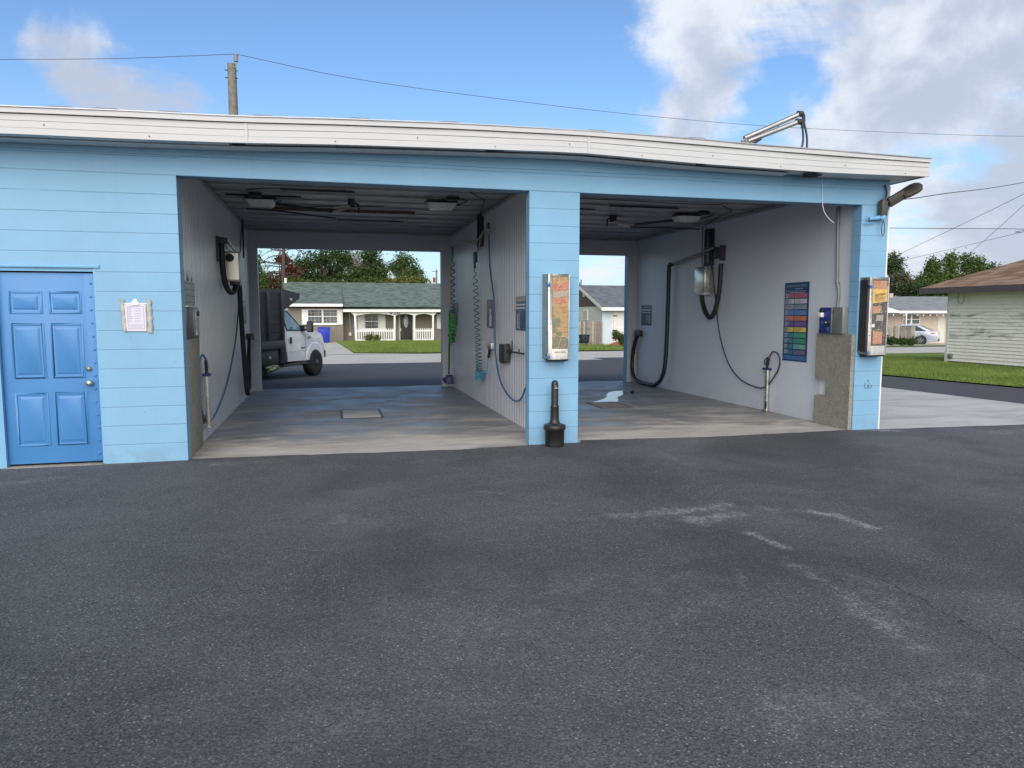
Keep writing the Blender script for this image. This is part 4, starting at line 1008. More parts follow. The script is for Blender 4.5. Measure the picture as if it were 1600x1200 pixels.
b = MB(); b.tube([(-1.42, 3.05, 2.69), (-1.40, 3.3, 2.62), (-1.36, y0+.1, 2.55)], .018, 10); b.tube([(-1.45, 3.05, 2.66), (-1.45, 3.3, 2.57), (-1.42, y0+.1, 2.54)], .013, 10); b.build('pipe', 'steel', t)
hp = [(-1.50, 3.12, 2.72), (-1.50, 3.12, 2.5), (-1.50, 3.13, 2.3), (-1.48, 3.2, 2.05), (-1.44, 3.35, 1.93), (-1.39, 3.5, 1.95), (-1.37, 3.60, 2.08)]
b = MB(); b.tube(cr(hp, 8), .042, 12); b.build('hose', 'black_rubber', t)
# fat hose of the foam brush hanging in a long loop
t = thing('foam_hose', 'fat black foam hose hanging in a narrow loop near the rear of the left wall', 'hose', (-1.5, 6, 0))
hp = [ob(374, 444, -1.46), ob(376, 480, -1.46), ob(380, 540, -1.46), ob(384, 590, -1.45), ob(386.5, 613, -1.44), ob(389, 611, -1.44), ob(389.5, 590, -1.45), ob(389, 560, -1.46), ob(390, 527, -1.48)]
b = MB(); b.tube(cr(hp, 8), .042, 12); b.build('hose', 'black_rubber', t)
q = ob(391, 526, -1.49); b = MB(); b.box(LW, -1.42, q.y-.1, q.y+.12, q.z-.06, q.z+.06); b.build('hook', 'dark_metal', t, bevel=.01)
def wall_sign(label, x, sgn, y0, y1, z0, z1, mats, group='instruction signs on the bay walls', bars=(), extra=None):
    t = thing('wall_sign', label, 'sign', (x, (y0+y1)/2, z0), group=group)
    b = MB(); b.box(x, x+sgn*.006, y0, y1, z0, z1); b.build('panel', mats[0], t, bevel=.001)
    for k, (f0, f1, u0, u1, mt) in enumerate(bars):
        xx = x+sgn*(.0065+.0004*k)
        b = MB(); b.box(xx, xx+sgn*.0008, y0+(y1-y0)*u0, y0+(y1-y0)*u1, z0+(z1-z0)*f0, z0+(z1-z0)*f1); b.build('print_block', mt, t)
    return t
wall_sign('dark green sign near the rear corner of the left wall behind the fat hose', LW, 1, 5.95, 6.62, 1.41, 1.84, ['print_photo'], bars=[(.75, .95, .1, .9, 'print_grey'), (.1, .5, .1, .9, 'print_green')])

# ================================================================== LEFT BAY, RIGHT WALL
RW = 2.631
t = thing('swing_boom', 'dark steel swing boom bracket high on the right wall of the left bay', 'boom arm', (RW-.08, 4.1, 2.5))
b = MB(); b.box(RW-.05, RW, 4.0, 4.2, 2.76, 3.33); b.build('back_plate', 'dark_metal', t, bevel=.004)
b = MB(); b.tube([(RW-.09, 4.05, 2.70), (RW-.09, 4.05, 3.30)], .018, 10); b.tube([(RW-.06, 4.22, 2.75), (RW-.06, 4.22, 3.31)], .012, 8); b.build('riser', 'dark_metal', t)
b = MB(); b.tube([(RW-.10, 4.05, 2.86), (RW-.12, 3.12, 3.00)], .014, 8); b.tube([(RW-.10, 4.05, 2.66), (RW-.11, 3.62, 2.93)], .012, 8); b.build('arm', 'steel_dull', t)
b = MB(); b.tube([(RW-.10, 4.1, 2.86), (RW-.10, 5.5, 2.98)], .012, 8); b.tube([(RW-.10, 4.1, 2.80), (RW-.12, 5.55, 3.0)], .012, 8); b.tube([(RW-.12, 5.5, 3.0), (RW-.10, 6.62, 2.95)], .011, 8); b.build('arm', 'steel_dull', t)
b = MB(); b.box(RW-.13, RW-.10, 3.06, 3.15, 2.95, 3.04); b.build('end_fitting', 'black_plastic', t, bevel=.005)
b = MB(); b.box(RW-.12, RW-.09, 6.58, 6.68, 2.80, 2.98); b.build('end_fitting', 'black_plastic', t, bevel=.005)
b = MB(); b.box(RW-.12, RW-.07, 4.2, 4.35, 2.50, 2.68); b.tube([(RW-.10, 4.30, 2.62), (RW-.10, 4.30, 2.40)], .02, 8); b.build('valve', 'dark_metal', t)
def coil(name, label, top, path_end, turns, r0, r1, rr, mat, group=None, lead=.25):
    """slack retractile hose: the turns are stretched at the top and close up lower down"""
    t = thing(name, label, 'hose', (path_end[0], path_end[1], path_end[2]), group=group)
    A = Vector(top); B = Vector(path_end); n = int(turns*16); pts = [A+Vector((0, 0, lead)), A+Vector((0, 0, lead*.5))]
    for i in range(n+1):
        s = i/n; f = 1-(1-s)**1.55
        c = A.lerp(B, f); r = r0+(r1-r0)*s
        r *= min(1, s*8+.15)
        a = 2*math.pi*turns*s
        pts.append(c+Vector((math.cos(a)*r*.8, math.sin(a)*r, 0)))
    b = MB(); b.tube(pts, rr, 6); b.build('coiled_hose', mat, t)
    return t, pts[-1]
t, e = coil('coil_hose', 'dark blue coiled air hose ending in a bright teal knot on the right wall', (RW-.10, 4.30, 2.42), (RW-.10, 3.98, .60), 22, .052, .060, .0085, 'teal_coil', lead=.15)
b = MB(); pts = []
for i in range(160):
    a = i*.75; pts.append(Vector((RW-.10+.055*math.cos(a*1.07), 3.93+.09*math.sin(a)*(.75+.25*math.sin(a*.31)), .53+.07*math.cos(a*.83+1))))
b.tube(cr(pts, 2), .010, 6); b.build('tangled_hose', 'light_blue_hose', t)
b = MB(); b.tube(cr([(RW-.12, 3.85, .60), (RW-.12, 3.55, .60), (RW-.10, 3.36, .62), (RW-.08, 3.33, .8), (RW-.07, 3.30, 1.02)], 6), .010, 7); b.build('tail_hose', 'light_blue_hose', t)
t2 = thing('blow_gun', 'small grey air nozzle hooked on the right wall at the end of the teal hose', 'air nozzle', (RW-.05, 3.2, .9))
b = MB(); b.box(RW-.09, RW, 3.05, 3.34, 1.02, 1.13); b.build('holder', 'galvanised', t2, bevel=.012)
b = MB(); b.tube([(RW-.07, 3.16, 1.08), (RW-.07, 3.24, .98), (RW-.07, 3.30, .88)], .025, 8); b.build('nozzle', 'black_plastic', t2)
t, e = coil('coil_hose', 'green coiled hose hanging at the rear of the right wall over the brush', (RW-.10, 6.63, 2.78), (RW-.11, 6.66, 1.62), 11, .062, .060, .009, 'teal_coil', lead=.15)
b = MB(); pts = []
for i in range(200):
    a = i*.62; s = i/200
    pts.append(Vector((RW-.12+.06*math.cos(a*1.05), 6.66+(.07+.05*s)*math.sin(a), 1.66-.66*s**.6+.03*math.sin(a*.7))))
b.tube(cr(pts, 2), .013, 6); b.build('green_coil', 'green_hose', t)
t = thing('foam_brush', 'navy foam brush on a black pole near the green hose of the left bay', 'brush', (RW-.15, 6.98, .1))
b = MB(); b.tube([(RW-.12, 6.95, 1.66), (RW-.14, 7.02, .30)], .017, 8); b.build('handle', 'black_plastic', t)
b = MB(); b.hexa([(RW-.22, 6.98, .10), (RW-.04, 6.96, .09), (RW-.04, 7.20, .09), (RW-.22, 7.20, .10)], [(RW-.19, 7.0, .27), (RW-.06, 6.98, .28), (RW-.06, 7.16, .28), (RW-.19, 7.16, .27)]); b.tube([(RW-.22, 7.1, .18), (RW-.26, 7.1, .19)], [.055, .03], 8); b.build('brush_head', 'navy_plastic', t, bevel=.02)
b = MB(); b.box(RW-.17, RW, 6.9, 6.97, 1.12, 1.16); b.build('hook', 'dark_metal', t)
t = thing('drop_hose', 'long blue pressure hose swinging down the right wall of the left bay', 'hose', (RW-.1, 2.2, .35))
b = MB(); b.tube(cr([(RW-.11, 3.11, 2.98), (RW-.11, 3.09, 2.8), (RW-.10, 3.03, 2.3), (RW-.09, 2.81, 1.80), (RW-.12, 2.60, 1.05), (RW-.10, 2.39, .62), (RW-.08, 2.0, .415), (RW-.07, 1.55, .36), (RW-.06, 1.2, .45), (RW-.05, .85, .8), (RW-.05, .75, 1.0)], 8), .0135, 8); b.build('hose', 'blue_hose', t)
b = MB(); b.tube([(RW-.11, 3.11, 2.98), (RW-.11, 3.10, 2.72)], .022, 8); b.build('sleeve', 'steel_dull', t)
wall_sign('green sign behind the green hose at the rear of the right wall', RW-.006, -1, 6.66, 7.2, 1.37, 1.82, ['print_green'], bars=[(.8, .95, .1, .9, 'print_grey'), (.05, .5, .1, .9, 'print_green')])
wall_sign('brown sign with a white figure on the right wall of the left bay', RW-.006, -1, 3.14, 3.71, 1.365, 1.83, ['brick_print'], bars=[(.05, .45, .35, .65, 'print_white'), (.45, .68, .42, .58, 'print_white'), (.1, .5, .7, .95, 'print_photo')])
wall_sign('dark blue striped sign nearest the front on the left bay right wall', RW-.006, -1, 1.19, 1.745, 1.365, 1.84, ['print_photo'], bars=[(.86, .98, .05, .95, 'print_grey'), (.74, .78, .05, .95, 'print_white'), (.64, .68, .05, .95, 'print_white'), (.08, .55, .04, .45, 'print_navy'), (.05, .5, .75, .80, 'print_white'), (.05, .55, .60, .64, 'print_white')])
t = thing('mat_rack', 'black slatted mat clip box angled off the right wall of the left bay', 'mat rack', (RW-.12, 2.25, .83))
b = MB(); b.prism([(2.09, .865), (2.30, .85), (2.47, .835), (2.54, .90), (2.53, 1.135), (2.09, 1.15)], 'x', RW-.075, RW-.05); pl = b.build('slatted_panel', 'black_plastic', t, bevel=.004)
b = MB()
for i in range(6):
    z = .90+i*.042; b.box(RW-.081, RW-.0752, 2.11, 2.50, z, z+.012)
b.build('slats', 'dark_metal', pl)
b = MB(); b.box(RW-.11, RW-.02, 2.035, 2.085, .885, 1.155); b.build('end_cheek', 'dark_metal', t, bevel=.012)
b = MB(); b.box(RW-.05, RW, 2.13, 2.45, .92, 1.10); b.build('wall_block', 'dark_metal', t)
t = thing('hose_rail', 'thin black rail with upright pins on the right wall near the middle pillar', 'rail', (RW-.05, 1.6, 1.03))
b = MB(); b.beam((RW-.06, 2.06, 1.045), (RW-.06, 1.1, 1.055), .018, .022); b.build('bar', 'black_plastic', t)
for y, h in ((1.95, .06), (1.76, .16), (1.36, .06)):
    b = MB(); b.tube([(RW-.06, y, 1.04), (RW-.06, y, 1.05+h)], .007, 6); b.build('pin', 'black_plastic', t)
b = MB(); b.box(RW-.06, RW, 1.98, 2.04, 1.02, 1.07); b.build('bracket', 'dark_metal', t)

# ================================================================== RIGHT BAY
WW = 6.991
t = thing('menu_board', 'tall navy wash menu board with coloured rows on the right bay wall', 'sign', (WW, 1.38, .87))
y0, y1, z0, z1 = 1.085, 1.683, .867, 2.079      # y1 is the far (left) edge
b = MB(); b.box(WW-.008, WW, y0, y1, z0, z1); b.build('board', 'print_navy', t, bevel=.001)
rows = ['row_red', 'row_white', 'row_grey', 'row_blue', 'row_orange', 'row_purple', 'row_yellow', 'row_green', 'row_green_deep', 'row_mint', 'row_plum']
zt = z0+(z1-z0)*.862; rh = (z1-z0)*.0718
for k, mt in enumerate(rows):
    a = zt-rh*k; c = a-rh*.80
    b = MB(); xx = WW-.0095
    b.add([(xx, y0+.035, a), (xx, y0+.335, a), (xx, y0+.325, (a+c)/2), (xx, y0+.345, c), (xx, y0+.035, c)], [(0, 1, 2, 3, 4)]); rw = b.build('row_field', mt, t)
    b = MB(); b.add([(xx, y0+.350, a), (xx, y1-.03, a), (xx, y1-.03, c), (xx, y0+.36, c), (xx, y0+.34, (a+c)/2)], [(0, 1, 2, 3, 4)]); r2_ = b.build('row_title', mt if k in (0, 3, 4, 5, 6) else 'print_teal' if k > 6 else mt, t)
    b = MB(); b.add([(xx-.0006, y1-.035, a-.003), (xx-.0006, y1-.12-.02*(k % 3), a-.003), (xx-.0006, y1-.10, c+.003), (xx-.0006, y1-.035, c+.003)], [(0, 1, 2, 3)]); b.build('row_tint', 'row_grey', r2_)
    r4 = random.Random(k); b = MB()
    for j in range(4):
        yy = y0+.33-.012; L = .10+.12*r4.random(); zz_ = a-.012-j*.015
        b.box(xx-.0006, xx-.0002, yy-L, yy-.005, zz_-.004, zz_)
    for j in range(2): b.box(xx-.0012, xx-.0008, y1-.16-.05*r4.random(), y1-.05, a-.022-j*.022-.006, a-.022-j*.022)
    b.build('row_writing', 'print_navy' if k in (1, 6) else 'row_navy', rw)
text('heading', 'WASH INSTRUCTIONS', .052, (WW-.0095, (y0+y1)/2, z1-.055), (0, -1, 0), (0, 0, 1), 'row_grey', t, .0006, xs=.95)
b = MB(); b.box(WW-.0100, WW-.0090, y0+.14, y0+.34, z1-.105, z1-.092); b.box(WW-.0100, WW-.0090, y0+.06, y1-.06, z1-.135, z1-.128); b.box(WW-.01, WW-.009, y0+.1, y1-.14, z1-.160, z1-.147); b.build('subheading', 'row_grey', t)
b = MB(); b.box(WW-.01, WW-.009, y0+.03, y1-.03, z0+.055, z0+.075); b.box(WW-.0095, WW-.0085, y0+.02, y1-.02, z0+.02, z0+.085); b.build('footer', 'row_navy', t)

t = thing('payment_meter', 'blue payment meter with dial beside a grey steel box on the stub wall', 'payment meter', (6.93, .42, 1.32))
b = MB(); b.box(6.86, 6.991, .395, .655, 1.323, 1.688); mb = b.build('meter_case', 'steel_dull', t, bevel=.003)
b = MB(); b.box(6.852, 6.859, .41, .645, 1.33, 1.682); b.build('face', 'meter_blue', t)
b = MB(); b.lathe([(.045, 0), (.045, -.012), (.032, -.014), (.018, -.03), (.003, -.031)], (6.851, .465, 1.475), 20, 'x'); b.build('dial', 'black_plastic', t)
b = MB(); b.lathe([(.016, 0), (.014, -.006), (.002, -.007)], (6.818, .465, 1.475), 14, 'x'); b.build('dial_cap', 'steel', t)
b = MB(); b.box(6.80, 6.851, .545, .635, 1.55, 1.615); b.build('card_reader', 'lamp_white', t, bevel=.006)
b = MB(); b.box(6.825, 6.851, .55, .62, 1.34, 1.385); b.box(6.83, 6.851, .56, .63, 1.62, 1.66); b.build('coin_tray', 'black_plastic', t, bevel=.004)
b = MB()
for z, yy, l in ((1.62, .43, .05), (1.605, .44, .03), (1.54, .55, .05), (1.49, .56, .04), (1.475, .56, .05), (1.46, .56, .045), (1.45, .56, .03), (1.40, .43, .06), (1.388, .43, .055), (1.376, .43, .06), (1.364, .43, .04), (1.352, .43, .05)): b.box(6.8505, 6.8515, yy, yy+l, z, z+.006)
b.build('face_writing', 'row_blue', t)
b = MB(); b.box(6.865, 6.991, .175, .39, 1.323, 1.690); sb = b.build('steel_box', 'meter_grey', t, bevel=.004)
b = MB(); b.box(6.861, 6.8645, .362, .372, 1.60, 1.65); b.build('latch', 'dark_metal', sb)
t = thing('conduit', 'grey conduit running down the right bay wall to the meter', 'conduit', (6.97, .45, 1.69))
b = MB(); b.tube(cr([(6.965, .50, 3.34), (6.965, .47, 2.6), (6.965, .45, 2.2), (6.965, .445, 2.05), (6.96, .40, 1.92), (6.96, .41, 1.69)], 6), .021, 10); b.build('pipe', 'conduit_grey', t)
b = MB(); b.box(6.955, 6.991, .41, .47, 2.02, 2.04); b.build('clip', 'steel_dull', t)

gun_holder('wand_holder', 'polished steel wand holder standing against the right bay wall', 6.945, 2.03, -1,
    [(6.93, 1.86, .99), (6.94, 1.74, .96), (6.95, 1.70, .86), (6.95, 1.74, .70), (6.95, 1.96, .47), (6.95, 2.12, .385), (6.95, 2.33, .37), (6.95, 2.82, .46), (6.95, 3.25, .735), (6.95, 3.57, 1.25), (6.95, 3.73, 1.83), (6.93, 3.86, 2.5), (6.92, 3.9, 2.95), (6.93, 4.1, 3.2)],
    'navy_hose', 'black spray gun with a thin dark hose sweeping up the right bay wall')
t = thing('foam_dispenser', 'scuffed steel dispenser box with a deep black hose loop on the right bay wall', 'dispenser', (6.8, 4.2, 1.97))
XF = 6.79
b = MB(); b.box(XF, WW-.002, 3.87, 4.26, 2.00, 2.475); cse = b.build('case', 'steel', t, bevel=.006)
b = MB(); b.box(XF+.01, XF+.17, 3.90, 4.2, 1.945, 2.0); b.build('outlet', 'galvanised', t, bevel=.005)
b = MB(); b.box(XF+.04, XF+.12, 3.865, 3.869, 2.07, 2.11); b.build('data_plate', 'steel_dull', cse)
hp = [ob(1096, 458, 6.84), ob(1098, 473, 6.84), ob(1103, 489, 6.85), ob(1109, 496, 6.86), ob(1115, 490, 6.87), ob(1120, 475, 6.89), ob(1124, 450, 6.90), ob(1126.5, 412, 6.92)]
b = MB(); b.tube(cr(hp, 8), .043, 12); b.build('hose', 'black_rubber', t)
b = MB(); b.box(6.90, WW, 3.50, 3.56, 2.56, 2.83); b.box(6.87, 6.93, 3.52, 3.72, 2.60, 2.80); b.build('wall_bracket', 'dark_metal', t, bevel=.006)
t = thing('control_board', 'dark weathered electrical board high on the right bay wall', 'electrical board', (6.95, 4.05, 2.5))
b = MB(); b.box(6.955, WW-.001, 3.90, 4.22, 2.50, 3.18); bd = b.build('board', 'dark_metal', t, bevel=.004)
b = MB(); b.box(6.93, 6.955, 4.02, 4.06, 2.55, 3.15); b.build('channel', 'conduit_grey', bd)
b = MB(); b.tube(cr([(6.94, 4.26, 3.25), (6.94, 4.27, 2.9), (6.94, 4.26, 2.6), (6.94, 4.2, 2.48)], 5), .008, 7); b.tube(cr([(6.93, 4.1, 3.22), (6.93, 4.0, 3.0), (6.92, 3.93, 2.7), (6.93, 3.9, 2.45)], 5), .007, 7); b.build('cable', 'wire_black', t)
t = thing('foam_hose', 'fat black foam hose drooping from a steel arm to the floor of the right bay', 'hose', (6.9, 6.2, 0))
b = MB(); b.tube(cr([(6.90, 3.60, 2.72), (6.90, 3.70, 2.80), (6.90, 3.9, 2.79), (6.90, 4.6, 2.71), (6.90, 5.5, 2.625)], 6), .022, 10); b.tube([(6.93, 4.0, 2.735), (6.93, 5.45, 2.585)], .012, 8); b.build('arm', 'steel_dull', t)
hp = [(6.90, 5.44, 2.62), (6.90, 5.54, 2.60), (6.90, 5.57, 2.45), (6.90, 5.58, 1.86), (6.90, 5.64, .65), (6.88, 5.76, .25), (6.85, 6.0, .07), (6.84, 6.3, .045), (6.84, 6.75, .05), (6.86, 7.15, .12), (6.88, 7.32, .30), (6.89, 7.34, .60), (6.90, 7.22, .95), (6.92, 7.12, 1.12)]
b = MB(); b.tube(cr(hp, 8), .043, 12); b.build('hose', 'black_rubber', t)
b = MB(); b.box(6.88, WW, 7.02, 7.24, 1.08, 1.22); b.build('holster', 'black_plastic', t, bevel=.02)
wall_sign('small navy and white sign near the rear corner of the right bay wall', WW, -1, 6.56, 7.10, 1.335, 1.79, ['print_photo'], bars=[(.88, .93, .05, .95, 'print_grey'), (.74, .80, .05, .95, 'print_white'), (.62, .66, .05, .95, 'print_white'), (.1, .5, .1, .5, 'print_grey'), (.06, .4, .28, .38, 'print_black')])

# ================================================================== CEILING THINGS
def fixture(label, px, py, rz=0, w=.46, boxoff=(-.05, -.45)):
    q = at(px, py, 'z', 3.24)
    t = thing('canopy_light', label, 'ceiling light', (q.x, q.y, 3.24), rz=rz, group='canopy lights under the bay ceilings')
    b = MB(); b.hexa([(-w/2, -.16, .035), (w/2, -.16, .035), (w/2, .16, .035), (-w/2, .16, .035)], [(-w/2+.03, -.13, .075), (w/2-.03, -.13, .075), (w/2-.03, .13, .075), (-w/2+.03, .13, .075)]); b.build('housing', 'dark_metal', t, local=True, bevel=.006)
    b = MB(); b.hexa([(-w/2+.07, -.10, -.055), (w/2-.07, -.10, -.055), (w/2-.07, .10, -.055), (-w/2+.07, .10, -.055)], [(-w/2+.005, -.155, .034), (w/2-.005, -.155, .034), (w/2-.005, .155, .034), (-w/2+.005, .155, .034)]); b.build('lens', 'lamp_lens', t, local=True, bevel=.012)
    bx, by = boxoff
    b = MB(); b.box(bx-.09, bx+.09, by-.05, by+.05, .02, .075); b.build('junction_box', 'black_plastic', t, local=True, bevel=.008)
    b = MB(); b.tube(cr([(bx+.08, by, .045), (bx+.22, by+.05, .03), (w/2-.02, -.1, .0), (w/2+.04, 0, .045)], 6), .009, 7); b.tube(cr([(bx-.08, by, .045), (-w/2+.02, by+.1, .02), (-w/2-.03, .0, .05)], 6), .009, 7); b.build('cable', 'wire_black', t, local=True)
    return t
fixture('ceiling light in the left bay nearest its left wall', 409, 317)
fixture('ceiling light in the left bay nearest its right wall', 690, 322, boxoff=(.10, -.45))
fixture('ceiling light in the right bay near the right wall', 1072, 342, boxoff=(.10, -.42))
def flood(label, px, py, ang):
    q = at(px, py, 'z', 3.22)
    t = thing('swivel_boom', label, 'boom arm', (q.x, q.y, 3.22), rz=ang, group='ceiling swivel booms')
    b = MB(); b.box(-.05, .05, -.05, .05, -.02, .10); b.build('pivot', 'dark_metal', t, local=True, bevel=.006)
    b = MB(); b.tube([(0, .03, -.01), (-.34, .14, -.085)], .020, 8); b.tube([(0, -.03, .0), (-.26, -.10, -.04)], .017, 8); b.build('brace', 'steel_dull', t, local=True)
    b = MB(); b.tube([(-.28, .08, -.08), (-1.15, .10, .02)], .022, 8); b.build('arm', 'dark_metal', t, local=True)
    b = MB(); b.tube(cr([(.02, 0, .05), (.10, 0, .02), (.11, 0, -.10)], 5), .014, 8); b.build('hose_stub', 'black_rubber', t, local=True)
    return t
flood('dark swivel boom arm folded under the left bay ceiling', 549, 322, R(-4))
t = flood('pale swivel boom arm folded under the right bay ceiling', 958, 345, R(172))
b = MB(); b.beam((-.09, -.06, -.03), (-.33, -.1, -.07), .07, .05); b.build('valve_block', 'lamp_lens', t, local=True, bevel=.006)
# feeder cables
def cable(label, pts, r=.008, mat='wire_black', name='ceiling_cable', group='cables under the bay ceilings'):
    o = MB().tube(cr(pts, 6), r, 6).build(name, mat); return tag(o, label, 'cable', group)
Z = 3.285
C_ = lambda px, py, z=Z: at(px, py, 'z', z)
cable('thin black cable along the front of the left bay ceiling, left half', [C_(385, 296), C_(420, 294), C_(470, 296), C_(540, 297)], .006)
cable('cable draped from the left bay ceiling to its right wall', [C_(735, 300), C_(748, 308, 3.26), C_(757, 316, 3.27), (RW-.07, 4.2, 3.28)], .008)
cable('cable crossing the front of the right bay ceiling', [C_(905, 310), C_(990, 314), C_(1060, 318), C_(1130, 320)], .006)
cable('cable dropping from the right bay ceiling light to the board', [C_(1130, 322), C_(1143, 330, 3.24), C_(1120, 340, 3.25), (6.90, 4.25, 3.2)], .008)
cable('black hose run under the left bay ceiling joist', [C_(385, 326, 3.27), C_(440, 330, 3.26), C_(490, 337, 3.26), C_(525, 341, 3.25)], .014)
b = MB(); q0 = C_(437, 333, 3.27); q1 = C_(905, 325, 3.28); q2 = C_(1105, 358, 3.24)
cable('dark hose run under the right bay ceiling', [C_(985, 355, 3.22), C_(1040, 356, 3.23), (6.90, 4.3, 3.2)], .014)
cable('black cable stretched between the two lights of the left bay', [C_(435, 320, 3.29), C_(470, 324, 3.27), C_(510, 322, 3.28), C_(600, 322, 3.29)], .009)

# ================================================================== UTILITY POLE AND LINES
t = thing('utility_pole', 'weathered wooden utility pole rising behind the blue building', 'utility pole', (0, 0, 0))
q = at(362, 100, 'y', 11.5); gz0 = gz(q.x, 11.5)
b = MB(); b.tube([(q.x, 11.5, gz0), (q.x, 11.5, q.z*.5), (q.x, 11.5, q.z)], [.16, .13, .105], 14); b.build('pole', 'wood_pole', t)
b = MB(); b.beam((q.x+.10, 11.45, q.z-.10), (q.x+.12, 11.45, q.z+.08), .03, .03); b.tube([(q.x+.11, 11.45, q.z+.05), (q.x+.11, 11.45, q.z+.23)], [.05, .055], 10); b.build('insulator', 'insulator', t)
for dz in (-.12, -.3):
    b = MB(); b.tube([(q.x-.16, 11.45, q.z+dz-.05), (q.x+.14, 11.45, q.z+dz-.05)], .012, 6); b.build('bolt', 'dark_metal', t)
PT = Vector((q.x+.11, 11.45, q.z+.23))
def wire(label, pts, r=.0065, n=8):
    if r > .0066: r *= .62
    o = MB().tube(cr(pts, n), r, 5).build('power_line', 'wire_black'); return tag(o, label, 'power line', 'overhead lines')
wire('overhead line running left from the pole above the roof', [at(-250, 97, 'y', 11.5), at(0, 93, 'y', 11.5), at(180, 91.5, 'y', 11.5), PT])
wire('overhead line sagging right from the pole across the clouds', [PT, at(560, 124, 'y', 12.2), at(800, 157, 'y', 13), at(1000, 180, 'y', 13.6), at(1200, 197, 'y', 14.2), at(1400, 207, 'y', 14.8), at(1600, 213, 'y', 15.4), at(1900, 214, 'y', 16)])
wire('heavy service line climbing right from the roof corner', [Vector((7.3, 1.2, 3.42)), atd(1395, 312, 12), atd(1480, 302, 16), atd(1600, 285, 21), atd(1800, 245, 30)], .014)
wire('level line crossing at the height of the far corner', [atd(1360, 356, 30), atd(1480, 357, 31), atd(1598, 358, 32), atd(1610, 362, 32), atd(1900, 340, 36)], .020)
wire('upper line rising steeply to the right over the trees', [atd(1395, 402, 60), atd(1500, 352, 48), atd(1600, 303, 40), atd(1800, 205, 30)], .022)
wire('lower line rising gently to the right over the trees', [atd(1380, 414, 60), atd(1500, 386, 48), atd(1600, 362, 40), atd(1800, 318, 34)], .018)
wire('steepest line at the right edge, above the brown roof', [atd(1500, 408, 60), atd(1540, 374, 50), atd(1600, 320, 42), atd(1720, 210, 32)], .020)
t = thing('utility_pole', 'far utility pole with a transformer seen above the green roof', 'utility pole', (0, 0, 0), group=None)
q = atd(682, 421, 75); b = MB(); b.tube([(q.x, q.y, -.5), (q.x, q.y, q.z)], [.10, .07], 8); b.build('pole', 'wood_pole', t)
b = MB(); qq = atd(678.5, 437.5, 75); b.tube([(qq.x, qq.y, qq.z-.26), (qq.x, qq.y, qq.z+.26)], .14, 10); b.build('transformer', 'mulch', t)
b = MB(); qq = atd(680, 424, 75); b.beam((qq.x-.3, qq.y, qq.z), (qq.x+.3, qq.y, qq.z-.05), .06, .06); b.build('crossarm', 'wood_pole', t)

# ================================================================== HOUSE WITH GREEN ROOF
YH = 47.0; YW = 46.1
H = thing('bungalow', 'taupe bungalow with green shingle roof, white porch and picket rails', 'house', (5, 50, -.45))
A = lambda px, py, y=YH: at(px, py, 'y', y)
zb = -.6
hx0 = A(450, 500, YW).x; hx1 = A(536, 500, YW).x; hx2 = 13.4
b = MB(); b.box(hx0, hx1, YW, YH+8, zb, 2.02); b.box(hx1, hx2, YH, YH+8, zb, A(600, 485).z+.02); b.build('wall', 'taupe_wall', H)
# roof: hip on the left, long slope
ez1 = A(500, 478, YW-.6).z; ez2 = A(600, 486, YH-1.7).z; rz = A(500, 441, YH+3.8).z; yr = YH+3.8
lx = A(446, 475, YW-.6).x; wx = A(535.5, 475, YW-.6).x; rl = A(441, 441, yr).x; rr_ = hx2+.4
def slab(vs, faces, th, name, mat, parent, mi=0):
    """roof plane with thickness"""
    b = MB(); n = len(vs); b.add([Vector(v) for v in vs]+[Vector(v)-Vector((0, 0, th)) for v in vs], [tuple(f) for f in faces]+[tuple(reversed([i+n for i in f])) for f in faces])
    return b.build(name, mat, parent)
ye1 = YW-.6; ye2 = YH-1.7
def roofz(y):      # main plane rises from ez1 at ye1 to rz at yr
    return ez1+(rz-ez1)*(y-ye1)/(yr-ye1)
b = MB()
b.add([(lx, ye1, ez1), (wx, ye1, ez1), (wx, yr, rz), (rl, yr, rz)], [(0, 1, 2, 3)])
b.add([(wx, ye2, ez2), (rr_, ye2, ez2), (rr_, yr, rz), (wx, yr, rz)], [(0, 1, 2, 3)])
b.add([(wx, ye2, ez2), (wx, yr, rz), (wx, ye1, ez1)], [(0, 1, 2)])
b.add([(lx, ye1, ez1), (rl, yr, rz), (lx, yr+4.6, ez1)], [(0, 1, 2)])
b.add([(rl, yr, rz), (rr_, yr, rz), (rr_, yr+4.6, ez1), (lx, yr+4.6, ez1)], [(0, 1, 2, 3)])
b.add([(lx, ye1, ez1-.05), (wx, ye1, ez1-.05), (rr_, ye2+.5, ez1-.1), (rr_, yr+4.6, ez1-.06), (lx, yr+4.6, ez1-.06)], [(0, 1, 2, 3, 4)])
rf = b.build('roof', 'green_shingle', H)
b = MB(); b.box(lx-.05, wx, ye1-.05, ye1+.02, A(500, 479, ye1).z, A(500, 474.6, ye1).z); b.build('fascia', 'white_trim', H)
b = MB(); b.box(wx, rr_, ye2-.05, ye2+.02, A(600, 487.4, ye2).z, A(600, 483.6, ye2).z); b.build('fascia', 'white_trim', H)
b = MB(); b.box(wx, rr_, ye2+.02, YH, A(600, 486, ye2).z, A(600, 485, ye2).z+.02); b.build('porch_ceiling', 'white_wall', H)
